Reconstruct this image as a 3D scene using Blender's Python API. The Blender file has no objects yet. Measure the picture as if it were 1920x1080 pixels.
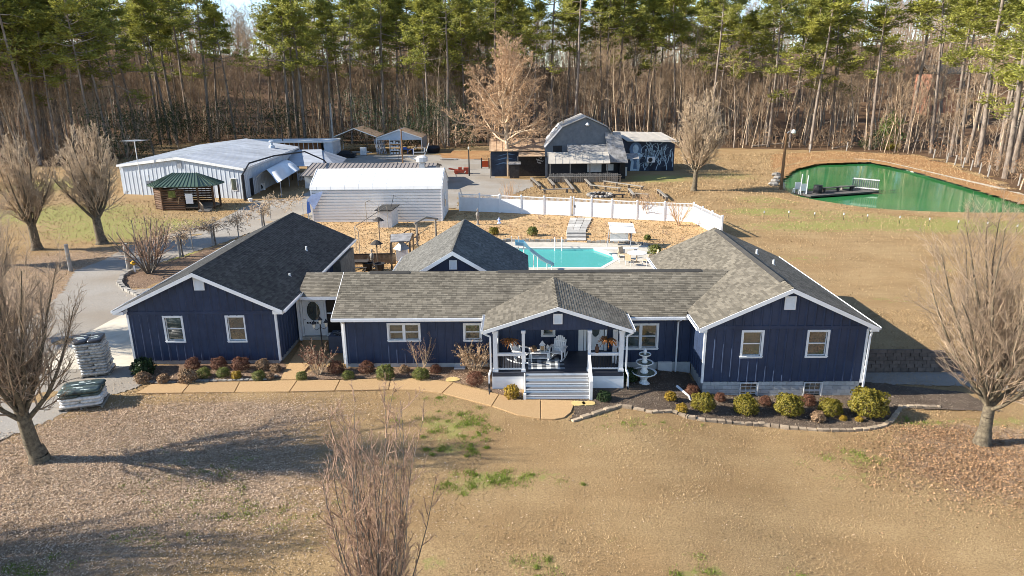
import bpy, bmesh, math, random
import numpy as np
from mathutils import Vector, Matrix

# ------------------------------------------------------------------ camera
scene = bpy.context.scene
FOC = 1313.0                                   # focal length in pixels of a 1920 px wide picture
_dn = np.array([44, 4357, 1313.0]); _dn /= np.linalg.norm(_dn)
_fw = np.array([14, -395, 1313.0]); _fw -= _dn * _fw.dot(_dn); _fw /= np.linalg.norm(_fw)
_Z = -_dn; _Y = _fw; _X = np.cross(_Y, _Z)
RW = np.array([_X, _Y, _Z])                    # rows: world axes seen from the lens (x right, y down, z forward)
CAM = np.array([0, 0, 14.0])
cam_d = bpy.data.cameras.new('camera')
cam = bpy.data.objects.new('camera', cam_d)
scene.collection.objects.link(cam)
cam_d.sensor_width = 36.0
cam_d.lens = FOC / 1920 * 36.0
cam_d.clip_end = 3000
_m = RW @ np.diag([1, -1, -1])
cam.matrix_world = Matrix([list(_m[0]) + [CAM[0]], list(_m[1]) + [CAM[1]], list(_m[2]) + [CAM[2]], [0, 0, 0, 1]])
scene.camera = cam

# ------------------------------------------------------------------ sky, sun, exposure
SUN_EL, SUN_AZ = math.radians(28.8), math.radians(3.0)   # light travels towards +X, a little towards +Y
world = bpy.data.worlds.new('World'); scene.world = world; world.use_nodes = True
wn = world.node_tree
bg = wn.nodes['Background']
sky = wn.nodes.new('ShaderNodeTexSky'); sky.sky_type = 'NISHITA'; sky.sun_disc = False
sky.sun_elevation = SUN_EL; sky.sun_rotation = math.radians(267); sky.altitude = 2200
sky.air_density = 1.0; sky.dust_density = 0.15; sky.ozone_density = 1.6
wn.links.new(sky.outputs[0], bg.inputs[0]); bg.inputs[1].default_value = 0.125
sun_d = bpy.data.lights.new('sun', 'SUN'); sun_d.energy = 5.0; sun_d.angle = math.radians(0.5)
sun_d.color = (1.0, 0.93, 0.82)
sun = bpy.data.objects.new('sun', sun_d); scene.collection.objects.link(sun)
_d = Vector((math.cos(SUN_AZ) * math.cos(SUN_EL), math.sin(SUN_AZ) * math.cos(SUN_EL), -math.sin(SUN_EL)))
sun.rotation_euler = _d.to_track_quat('-Z', 'Y').to_euler(); sun.location = (-60, 0, 60)
scene.view_settings.view_transform = 'Standard'; scene.view_settings.look = 'None'
scene.view_settings.exposure = 1.2; scene.view_settings.gamma = 1.0
scene.view_settings.use_curve_mapping = False
scene.cycles.max_bounces = 6; scene.cycles.diffuse_bounces = 3; scene.cycles.glossy_bounces = 3
scene.cycles.transparent_max_bounces = 12
scene.cycles.use_denoising = True
scene.cycles.denoising_input_passes = 'RGB_ALBEDO_NORMAL'; scene.cycles.denoising_prefilter = 'ACCURATE'; scene.cycles.filter_width = 0.9

# ------------------------------------------------------------------ surveying helpers (picture point -> place in the world)
def _ray(px, py): return RW @ np.array([px - 960.0, py - 540.0, FOC])
def G(px, py, z=0.0):
    d = _ray(px, py); return CAM + d * ((z - CAM[2]) / d[2])
def atY(px, py, y):
    d = _ray(px, py); return CAM + d * (y / d[1])
def proj(p):
    c = RW.T @ (np.array(p, float) - CAM); return 960 + FOC * c[0] / c[2], 540 + FOC * c[1] / c[2]
def sstep(a, b, x):
    t = np.clip((np.asarray(x, float) - a) / (b - a), 0, 1); return t * t * (3 - 2 * t)
def hgt(x, y):
    x = np.asarray(x, float); y = np.asarray(y, float)
    east = sstep(15.9, 16.1, x) * (1 - sstep(24, 32, x))
    h = -0.55 * sstep(4, 11, x) * (1 - sstep(33, 35.3, y)) * (1 - east)
    h = h - 0.55 * east * (1 - sstep(33.1, 33.3, y)) + east * 0.55 * sstep(33.1, 33.3, y) * (1 - sstep(36, 48, y))
    dist = np.hypot(x - 10, y)
    h = h + 18 * sstep(175, 330, y) + 10 * sstep(80, 190, np.abs(x - 5)) * sstep(90, 200, dist)
    return h

# ------------------------------------------------------------------ materials
def _new(name):
    m = bpy.data.materials.new(name); m.use_nodes = True
    nt = m.node_tree; return m, nt, nt.nodes['Principled BSDF']
def mat(name, col, rough=0.75, var=0.15, scale=3.0, col2=None, bump=0.0, bscale=40.0, isl=0.0, metal=0.0, spec=0.3, stretch=None, detail=6.0, trans=0.0):
    m, nt, p = _new(name); N = nt.nodes; L = nt.links
    geo = N.new('ShaderNodeNewGeometry'); vec = geo.outputs['Position']
    if stretch:
        mp = N.new('ShaderNodeMapping'); mp.inputs['Scale'].default_value = stretch
        L.new(vec, mp.inputs['Vector']); vec = mp.outputs[0]
    nz = N.new('ShaderNodeTexNoise'); nz.inputs['Scale'].default_value = scale; nz.inputs['Detail'].default_value = detail
    nz.inputs['Roughness'].default_value = 0.65
    L.new(vec, nz.inputs['Vector'])
    ramp = N.new('ShaderNodeValToRGB'); e = ramp.color_ramp.elements
    c1 = [c * (1 - var) for c in col]; c2 = list(col2) if col2 else [min(1, c * (1 + var)) for c in col]
    e[0].position = 0.32; e[0].color = (*c1, 1); e[1].position = 0.68; e[1].color = (*c2, 1)
    L.new(nz.outputs[0], ramp.inputs[0]); out = ramp.outputs[0]
    if isl:
        oi = N.new('ShaderNodeObjectInfo'); ad = N.new('ShaderNodeMath'); ad.operation = 'ADD'
        fr = N.new('ShaderNodeMath'); fr.operation = 'FRACT'
        L.new(geo.outputs['Random Per Island'], ad.inputs[0]); L.new(oi.outputs['Random'], ad.inputs[1]); L.new(ad.outputs[0], fr.inputs[0])
        mr = N.new('ShaderNodeMapRange'); mr.inputs['To Min'].default_value = 1 - isl; mr.inputs['To Max'].default_value = 1 + isl
        L.new(fr.outputs[0], mr.inputs[0])
        mx = N.new('ShaderNodeVectorMath'); mx.operation = 'SCALE'
        L.new(out, mx.inputs[0]); L.new(mr.outputs[0], mx.inputs['Scale']); out = mx.outputs[0]
    L.new(out, p.inputs['Base Color'])
    p.inputs['Roughness'].default_value = rough; p.inputs['Metallic'].default_value = metal
    p.inputs['Specular IOR Level'].default_value = spec
    if bump:
        b = N.new('ShaderNodeBump'); b.inputs['Strength'].default_value = bump; b.inputs['Distance'].default_value = 0.02
        n2 = N.new('ShaderNodeTexNoise'); n2.inputs['Scale'].default_value = bscale; n2.inputs['Detail'].default_value = 4
        L.new(geo.outputs['Position'], n2.inputs['Vector']); L.new(n2.outputs[0], b.inputs['Height']); L.new(b.outputs[0], p.inputs['Normal'])
    if trans:
        out_n = N['Material Output']; tr = N.new('ShaderNodeBsdfTranslucent'); L.new(out, tr.inputs[0])
        mixs = N.new('ShaderNodeMixShader'); mixs.inputs[0].default_value = trans
        L.new(p.outputs[0], mixs.inputs[1]); L.new(tr.outputs[0], mixs.inputs[2]); L.new(mixs.outputs[0], out_n.inputs[0])
    return m
M = {}
M['navy'] = mat('navy_paint', (0.029, 0.045, 0.089), 0.5, 0.18, 1.2, spec=0.35, bump=0.1, bscale=60)
M['white'] = mat('white_paint', (0.78, 0.78, 0.77), 0.5, 0.06, 2.0)
M['vinyl'] = mat('white_vinyl', (0.82, 0.82, 0.8), 0.4, 0.04, 1.0)
M['dullwhite'] = mat('dull_white_paint', (0.62, 0.62, 0.6), 0.6, 0.1, 3.0)
M['shingle'] = mat('weathered_shingle', (0.158, 0.139, 0.107), 0.95, 0.18, 0.5, bump=0.35, bscale=90, isl=0.3, spec=0.15)
M['shingle_dark'] = mat('dark_shingle', (0.052, 0.052, 0.05), 0.95, 0.15, 0.7, bump=0.35, bscale=90, isl=0.35, spec=0.15)
M['shingle_grey'] = mat('grey_shingle', (0.135, 0.13, 0.115), 0.95, 0.15, 0.7, bump=0.35, bscale=90, isl=0.28, spec=0.15)
M['felt'] = mat('roof_felt', (0.05, 0.047, 0.042), 0.95, 0.2, 3)
M['glass'] = mat('window_glass', (0.06, 0.075, 0.065), 0.04, 0.2, 1.5, spec=1.0)
M['glass'].node_tree.nodes['Principled BSDF'].inputs['IOR'].default_value = 1.8
M['screen'] = mat('dark_screen', (0.012, 0.012, 0.014), 0.35, 0.2, 5)
M['block'] = mat('painted_block', (0.42, 0.43, 0.42), 0.85, 0.12, 4, isl=0.12, bump=0.3, bscale=50)
M['mortar'] = mat('mortar', (0.3, 0.3, 0.29), 0.95, 0.15, 6)
M['conc'] = mat('concrete', (0.46, 0.42, 0.35), 0.9, 0.14, 1.5, bump=0.2, bscale=60)
M['apron'] = mat('pale_concrete', (0.52, 0.46, 0.36), 0.9, 0.16, 0.8, bump=0.15, bscale=60)
M['aggr'] = mat('exposed_aggregate', (0.41, 0.25, 0.115), 0.9, 0.3, 38, bump=0.5, bscale=90, detail=3, isl=0.1, col2=(0.51, 0.34, 0.17))
M['deckdark'] = mat('deck_stain', (0.045, 0.05, 0.065), 0.5, 0.25, 6, isl=0.15, stretch=(1, 8, 8))
M['treadgrey'] = mat('grey_tread', (0.13, 0.133, 0.14), 0.6, 0.25, 5, isl=0.1, stretch=(1, 10, 10))
M['wood'] = mat('weathered_wood', (0.19, 0.15, 0.11), 0.85, 0.3, 5, isl=0.2, bump=0.3, bscale=60)
M['greywood'] = mat('grey_wood', (0.24, 0.215, 0.18), 0.9, 0.3, 4, isl=0.2, bump=0.3, bscale=60)
M['darkwood'] = mat('dark_wood', (0.05, 0.042, 0.036), 0.85, 0.3, 4, isl=0.25, bump=0.3, bscale=50)
M['logwood'] = mat('log_wood', (0.11, 0.06, 0.032), 0.8, 0.3, 4, isl=0.3, bump=0.2, bscale=30)
M['bark'] = mat('grey_bark', (0.14, 0.115, 0.09), 0.95, 0.4, 6, bump=0.8, bscale=25, col2=(0.24, 0.21, 0.17))
M['lichbark'] = mat('lichen_bark', (0.1, 0.078, 0.055), 0.95, 0.4, 7, bump=0.9, bscale=22, col2=(0.21, 0.17, 0.11))
M['twig'] = mat('tan_twig', (0.36, 0.265, 0.18), 0.9, 0.3, 2, isl=0.3)
M['twigred'] = mat('reddish_twig', (0.36, 0.235, 0.16), 0.9, 0.3, 2, isl=0.3)
M['twiggrey'] = mat('pale_twig', (0.5, 0.38, 0.255), 0.9, 0.3, 2, isl=0.25)
M['twigtan'] = mat('orange_tan_twig', (0.5, 0.33, 0.195), 0.9, 0.3, 1.2, isl=0.3)
M['pinebark'] = mat('pine_bark', (0.15, 0.115, 0.09), 0.95, 0.4, 3, bump=0.8, bscale=12, col2=(0.32, 0.26, 0.21), stretch=(1, 1, 0.3))
M['needle'] = mat('pine_needle', (0.18, 0.215, 0.045), 0.6, 0.4, 0.3, isl=0.3, col2=(0.44, 0.42, 0.085), trans=0.4)
M['hardbark'] = mat('hardwood_bark', (0.25, 0.2, 0.15), 0.95, 0.35, 2, isl=0.2, col2=(0.4, 0.33, 0.26))
M['hardtwig'] = mat('hardwood_twig', (0.31, 0.21, 0.13), 0.95, 0.35, 0.25, isl=0.45, col2=(0.5, 0.36, 0.23))
M['leafdark'] = mat('glossy_dark_leaf', (0.028, 0.05, 0.016), 0.55, 0.3, 1, isl=0.35, spec=0.2, trans=0.15)
M['leaflime'] = mat('lime_leaf', (0.12, 0.19, 0.03), 0.4, 0.3, 1, isl=0.35, spec=0.4, trans=0.3)
M['boxwood'] = mat('yellow_green_leaf', (0.16, 0.15, 0.02), 0.55, 0.3, 6, isl=0.35, col2=(0.26, 0.2, 0.025), trans=0.2)
M['boxgreen'] = mat('mid_green_leaf', (0.11, 0.14, 0.028), 0.55, 0.3, 6, isl=0.35, col2=(0.2, 0.2, 0.045), trans=0.2)
M['gold'] = mat('golden_leaf', (0.3, 0.19, 0.02), 0.55, 0.3, 6, isl=0.3, col2=(0.4, 0.26, 0.03), trans=0.2)
M['russet'] = mat('russet_leaf', (0.14, 0.052, 0.03), 0.7, 0.35, 6, isl=0.35, col2=(0.2, 0.09, 0.05), trans=0.15)
M['drytan'] = mat('dry_tan_leaf', (0.27, 0.175, 0.1), 0.8, 0.3, 6, isl=0.35, trans=0.15)
M['dryfern'] = mat('dry_fern', (0.3, 0.125, 0.035), 0.8, 0.35, 8, isl=0.35, trans=0.2)
M['steel'] = mat('galvanised_sheet', (0.47, 0.51, 0.55), 0.45, 0.1, 0.6, metal=0.0, spec=0.5)
M['steelroof'] = mat('streaked_metal_roof', (0.34, 0.36, 0.39), 0.5, 0.25, 0.35, spec=0.4, stretch=(0.6, 2, 1))  # blue grey sheet, lighter and darker tone drawn out in streaks along x
M['whitemetal'] = mat('white_sheet_metal', (0.68, 0.67, 0.64), 0.5, 0.06, 0.8)
M['brownroof'] = mat('brown_metal_roof', (0.24, 0.21, 0.185), 0.5, 0.2, 0.6)
M['greenroof'] = mat('green_metal_roof', (0.062, 0.098, 0.068), 0.4, 0.15, 1, spec=0.4)
M['rust'] = mat('rusted_sheet', (0.26, 0.115, 0.05), 0.8, 0.35, 1.5, col2=(0.36, 0.19, 0.09))
M['rustroof'] = mat('rusty_roof', (0.42, 0.26, 0.15), 0.85, 0.3, 1.2, bump=0.3, bscale=6, col2=(0.54, 0.38, 0.24))
M['tanroof'] = mat('tan_metal_roof', (0.44, 0.4, 0.34), 0.6, 0.12, 1)
M['silverroof'] = mat('silver_painted_roof', (0.74, 0.73, 0.7), 0.5, 0.15, 1.2, col2=(0.8, 0.79, 0.77))
M['woodroof'] = mat('mottled_grey_roof', (0.2, 0.19, 0.18), 0.9, 0.35, 2, col2=(0.36, 0.345, 0.33))
M['barn'] = mat('slate_blue_siding', (0.13, 0.148, 0.168), 0.6, 0.15, 2)
M['black'] = mat('black_paint', (0.013, 0.014, 0.018), 0.5, 0.3, 2)
M['earth'] = mat('bank_earth', (0.24, 0.17, 0.095), 0.95, 0.25, 1.5, bump=0.4, bscale=10)
M['mural'] = mat('dark_blue_mural', (0.01, 0.017, 0.04), 0.5, 0.5, 0.6, col2=(0.028, 0.046, 0.08))
M['dockwood'] = mat('dark_dock_wood', (0.095, 0.088, 0.08), 0.9, 0.3, 4, isl=0.25)
M['muralpale'] = mat('pale_blue_mural_paint', (0.4, 0.52, 0.6), 0.6, 0.3, 1.6)
M['muralmid'] = mat('soft_blue_mural_paint', (0.1, 0.17, 0.27), 0.6, 0.4, 1.2)
M['iron'] = mat('black_iron', (0.02, 0.02, 0.022), 0.5, 0.2, 4)
M['greymetal'] = mat('grey_metal', (0.3, 0.31, 0.32), 0.45, 0.15, 4, spec=0.5)
M['pole'] = mat('treated_pole', (0.21, 0.115, 0.055), 0.85, 0.3, 2, bump=0.3, bscale=20, stretch=(3, 3, 0.4))
M['polegrey'] = mat('grey_pole', (0.3, 0.28, 0.25), 0.85, 0.25, 2, bump=0.3, bscale=20)
M['stone'] = mat('edging_stone', (0.33, 0.255, 0.175), 0.9, 0.25, 5, isl=0.22, bump=0.4, bscale=30)
M['rock'] = mat('grey_rock', (0.26, 0.24, 0.21), 0.9, 0.3, 4, isl=0.25, bump=0.4, bscale=20)
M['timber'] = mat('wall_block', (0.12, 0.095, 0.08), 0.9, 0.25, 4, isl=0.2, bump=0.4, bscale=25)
M['flag'] = mat('flagstone', (0.42, 0.4, 0.36), 0.9, 0.2, 3, isl=0.18, bump=0.2, bscale=30)
M['sandstone'] = mat('yellow_stepping_stone', (0.5, 0.37, 0.15), 0.9, 0.2, 4)
M['fount'] = mat('white_cast_stone', (0.72, 0.74, 0.73), 0.7, 0.15, 8, bump=0.2, bscale=30)
M['fountwater'] = mat('murky_water', (0.06, 0.065, 0.03), 0.1, 0.3, 3, spec=0.6)
M['poolfloor'] = mat('pool_plaster', (0.28, 0.72, 0.7), 0.7, 0.08, 1.0)
M['coping'] = mat('pool_coping', (0.6, 0.57, 0.5), 0.8, 0.1, 3)
M['slideblue'] = mat('pale_blue_slide', (0.25, 0.5, 0.6), 0.35, 0.1, 3, spec=0.5)
M['tanplastic'] = mat('tan_fibreglass', (0.5, 0.38, 0.24), 0.5, 0.1, 3)
M['blue'] = mat('blue_tarp', (0.06, 0.14, 0.42), 0.6, 0.2, 2)
M['palebluetarp'] = mat('pale_blue_tarp', (0.4, 0.5, 0.72), 0.6, 0.15, 1.5)
M['wrap'] = mat('plastic_wrap', (0.5, 0.48, 0.44), 0.3, 0.25, 7, isl=0.12, bump=0.7, bscale=12, spec=0.6, col2=(0.72, 0.7, 0.66))
M['wrapgrey'] = mat('grey_stretch_wrap', (0.2, 0.195, 0.185), 0.3, 0.3, 9, isl=0.3, bump=0.7, bscale=12, spec=0.6, col2=(0.5, 0.485, 0.45))
M['bagblack'] = mat('black_bag', (0.025, 0.025, 0.028), 0.35, 0.4, 6, isl=0.3, bump=0.5, bscale=12, spec=0.5)
M['leafred'] = mat('russet_fallen_leaf', (0.27, 0.15, 0.075), 0.85, 0.25, 1.5, isl=0.5, col2=(0.38, 0.23, 0.12))
M['bagdark'] = mat('dark_bag_print', (0.015, 0.022, 0.022), 0.35, 0.4, 4, isl=0.3, bump=0.5, bscale=12, spec=0.5, col2=(0.09, 0.125, 0.1))
M['bagpale'] = mat('pale_bag_print', (0.5, 0.55, 0.5), 0.4, 0.3, 9, spec=0.5)
M['orange'] = mat('orange_barrier', (0.62, 0.09, 0.02), 0.5, 0.15, 3)
M['red'] = mat('red_paint', (0.32, 0.06, 0.03), 0.45, 0.2, 3)
M['yellow'] = mat('yellow_plastic', (0.6, 0.36, 0.03), 0.5, 0.1, 3)
M['brick'] = mat('red_brick', (0.34, 0.16, 0.1), 0.9, 0.25, 3, isl=0.2)
M['lampglass'] = mat('frosted_glass', (0.65, 0.62, 0.52), 0.25, 0.05, 3, spec=0.6)
M['acunit'] = mat('blue_grey_cabinet', (0.055, 0.07, 0.1), 0.5, 0.15, 4)
M['terracotta'] = mat('brown_pot', (0.1, 0.055, 0.035), 0.7, 0.2, 4)
M['leaflit'] = mat('fallen_leaf', (0.4, 0.285, 0.185), 0.85, 0.25, 1.5, isl=0.3, col2=(0.56, 0.42, 0.29))
M['blade'] = mat('dormant_blade', (0.36, 0.245, 0.127), 0.9, 0.25, 0.6, isl=0.38, col2=(0.47, 0.33, 0.175))
M['bladegreen'] = mat('green_blade', (0.2, 0.25, 0.04), 0.8, 0.25, 2, isl=0.3, trans=0.2)
M['rugw'] = mat('rug_white', (0.66, 0.66, 0.64), 0.95, 0.06, 20)
M['rugb'] = mat('rug_black', (0.035, 0.038, 0.045), 0.95, 0.2, 20)
M['rugg'] = mat('rug_grey', (0.24, 0.26, 0.28), 0.95, 0.1, 20)

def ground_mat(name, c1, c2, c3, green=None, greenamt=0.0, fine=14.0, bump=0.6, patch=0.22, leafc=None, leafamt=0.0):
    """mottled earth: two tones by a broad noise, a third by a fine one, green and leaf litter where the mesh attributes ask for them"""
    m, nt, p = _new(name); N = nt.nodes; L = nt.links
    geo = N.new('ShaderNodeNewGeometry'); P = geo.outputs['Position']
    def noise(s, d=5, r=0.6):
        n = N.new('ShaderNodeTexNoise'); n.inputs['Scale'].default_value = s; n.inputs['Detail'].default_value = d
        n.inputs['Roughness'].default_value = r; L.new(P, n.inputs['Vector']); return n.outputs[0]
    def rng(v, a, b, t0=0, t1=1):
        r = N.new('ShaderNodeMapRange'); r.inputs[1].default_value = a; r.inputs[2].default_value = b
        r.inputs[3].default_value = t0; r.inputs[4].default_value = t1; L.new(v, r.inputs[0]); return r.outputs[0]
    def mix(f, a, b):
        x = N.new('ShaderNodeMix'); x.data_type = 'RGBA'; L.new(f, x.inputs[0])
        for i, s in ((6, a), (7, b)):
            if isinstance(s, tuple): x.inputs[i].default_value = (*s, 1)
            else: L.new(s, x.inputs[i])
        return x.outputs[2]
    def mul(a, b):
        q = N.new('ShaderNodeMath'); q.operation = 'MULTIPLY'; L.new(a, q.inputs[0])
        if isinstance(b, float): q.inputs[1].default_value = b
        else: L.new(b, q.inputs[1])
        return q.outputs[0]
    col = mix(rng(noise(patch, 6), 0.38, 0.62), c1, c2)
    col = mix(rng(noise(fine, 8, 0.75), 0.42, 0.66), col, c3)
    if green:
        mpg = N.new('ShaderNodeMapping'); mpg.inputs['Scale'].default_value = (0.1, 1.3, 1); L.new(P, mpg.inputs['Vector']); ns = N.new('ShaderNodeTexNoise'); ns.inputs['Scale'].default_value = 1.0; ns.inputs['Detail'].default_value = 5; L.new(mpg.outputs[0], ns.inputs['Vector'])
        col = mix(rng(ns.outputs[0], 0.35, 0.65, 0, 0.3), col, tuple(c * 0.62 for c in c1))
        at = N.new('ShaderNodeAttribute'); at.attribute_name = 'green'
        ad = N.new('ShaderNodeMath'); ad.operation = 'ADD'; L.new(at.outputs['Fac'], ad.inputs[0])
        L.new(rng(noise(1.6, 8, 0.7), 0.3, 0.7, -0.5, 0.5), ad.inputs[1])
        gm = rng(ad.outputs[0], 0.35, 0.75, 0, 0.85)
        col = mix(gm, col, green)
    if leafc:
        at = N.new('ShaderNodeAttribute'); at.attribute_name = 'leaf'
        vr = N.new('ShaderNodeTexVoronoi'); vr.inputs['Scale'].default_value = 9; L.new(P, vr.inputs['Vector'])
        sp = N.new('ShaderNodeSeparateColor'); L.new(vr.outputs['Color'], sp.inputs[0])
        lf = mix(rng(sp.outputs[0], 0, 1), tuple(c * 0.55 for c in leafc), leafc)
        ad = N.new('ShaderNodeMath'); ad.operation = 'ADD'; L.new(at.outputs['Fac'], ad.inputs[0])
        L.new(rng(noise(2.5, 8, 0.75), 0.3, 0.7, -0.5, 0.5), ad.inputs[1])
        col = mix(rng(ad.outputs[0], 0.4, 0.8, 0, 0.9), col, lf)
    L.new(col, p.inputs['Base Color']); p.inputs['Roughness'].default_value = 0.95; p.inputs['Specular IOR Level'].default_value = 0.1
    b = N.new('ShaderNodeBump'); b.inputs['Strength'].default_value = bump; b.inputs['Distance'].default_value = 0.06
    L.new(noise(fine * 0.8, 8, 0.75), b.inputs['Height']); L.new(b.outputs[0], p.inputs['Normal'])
    return m
M['lawn'] = ground_mat('dormant_lawn', (0.34, 0.22, 0.105), (0.435, 0.305, 0.155), (0.2, 0.128, 0.062), green=(0.25, 0.25, 0.075), leafc=(0.38, 0.265, 0.175), fine=18.0, bump=0.9)
M['gravel'] = ground_mat('grey_gravel', (0.36, 0.33, 0.285), (0.29, 0.245, 0.19), (0.21, 0.19, 0.165), fine=22, patch=0.16)
M['mulch'] = ground_mat('dark_mulch', (0.115, 0.085, 0.062), (0.185, 0.138, 0.1), (0.06, 0.045, 0.034), fine=18, bump=1.0, patch=0.8)
M['litter'] = ground_mat('leaf_strewn_bed', (0.22, 0.145, 0.095), (0.28, 0.19, 0.125), (0.1, 0.065, 0.045), fine=16, bump=1.0, patch=0.8)
M['straw'] = ground_mat('pine_straw', (0.5, 0.325, 0.16), (0.58, 0.405, 0.215), (0.36, 0.215, 0.1), fine=10, bump=0.5, patch=0.3)
M['leafbank'] = ground_mat('leaf_bank', (0.34, 0.18, 0.08), (0.42, 0.25, 0.11), (0.2, 0.1, 0.045), fine=6, bump=0.7, patch=0.2)
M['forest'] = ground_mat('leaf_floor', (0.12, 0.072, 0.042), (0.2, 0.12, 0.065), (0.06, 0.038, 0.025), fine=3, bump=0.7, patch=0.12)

def water_mat(name, tint, depthcol=None, rough=0.03, wave=0.06, wscale=3.0):
    m, nt, p = _new(name); N = nt.nodes; L = nt.links
    geo = N.new('ShaderNodeNewGeometry')
    nz = N.new('ShaderNodeTexNoise'); nz.inputs['Scale'].default_value = wscale; nz.inputs['Detail'].default_value = 3
    L.new(geo.outputs['Position'], nz.inputs['Vector'])
    b = N.new('ShaderNodeBump'); b.inputs['Strength'].default_value = wave; b.inputs['Distance'].default_value = 0.05
    L.new(nz.outputs[0], b.inputs['Height'])
    if depthcol is None:
        gl = N.new('ShaderNodeBsdfGlossy'); gl.inputs['Roughness'].default_value = rough; L.new(b.outputs[0], gl.inputs['Normal'])
        tr = N.new('ShaderNodeBsdfTransparent'); tr.inputs[0].default_value = (*tint, 1)
        fr = N.new('ShaderNodeFresnel'); fr.inputs[0].default_value = 1.33; L.new(b.outputs[0], fr.inputs[1])
        mx = N.new('ShaderNodeMixShader'); L.new(fr.outputs[0], mx.inputs[0]); L.new(tr.outputs[0], mx.inputs[1]); L.new(gl.outputs[0], mx.inputs[2])
        df = N.new('ShaderNodeBsdfDiffuse'); df.inputs[0].default_value = (0.16, 0.68, 0.62, 1); m2 = N.new('ShaderNodeMixShader'); m2.inputs[0].default_value = 0.42
        L.new(mx.outputs[0], m2.inputs[1]); L.new(df.outputs[0], m2.inputs[2]); L.new(m2.outputs[0], N['Material Output'].inputs[0])
    else:
        nz2 = N.new('ShaderNodeTexNoise'); nz2.inputs['Scale'].default_value = 0.12; L.new(geo.outputs['Position'], nz2.inputs['Vector'])
        rp = N.new('ShaderNodeValToRGB'); rp.color_ramp.elements[0].color = (*tint, 1); rp.color_ramp.elements[1].color = (*depthcol, 1)
        rp.color_ramp.elements[0].position = 0.3; rp.color_ramp.elements[1].position = 0.7
        L.new(nz2.outputs[0], rp.inputs[0]); L.new(rp.outputs[0], p.inputs['Base Color'])
        p.inputs['Roughness'].default_value = rough; p.inputs['IOR'].default_value = 1.33; p.inputs['Specular IOR Level'].default_value = 0.5
        L.new(b.outputs[0], p.inputs['Normal'])
    return m
M['poolwater'] = water_mat('pool_water', (0.45, 0.93, 0.9), wave=0.25, wscale=2.5)
M['pond'] = water_mat('green_pond_water', (0.026, 0.165, 0.05), (0.042, 0.22, 0.066), rough=0.08, wave=0.07, wscale=1.4)

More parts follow.
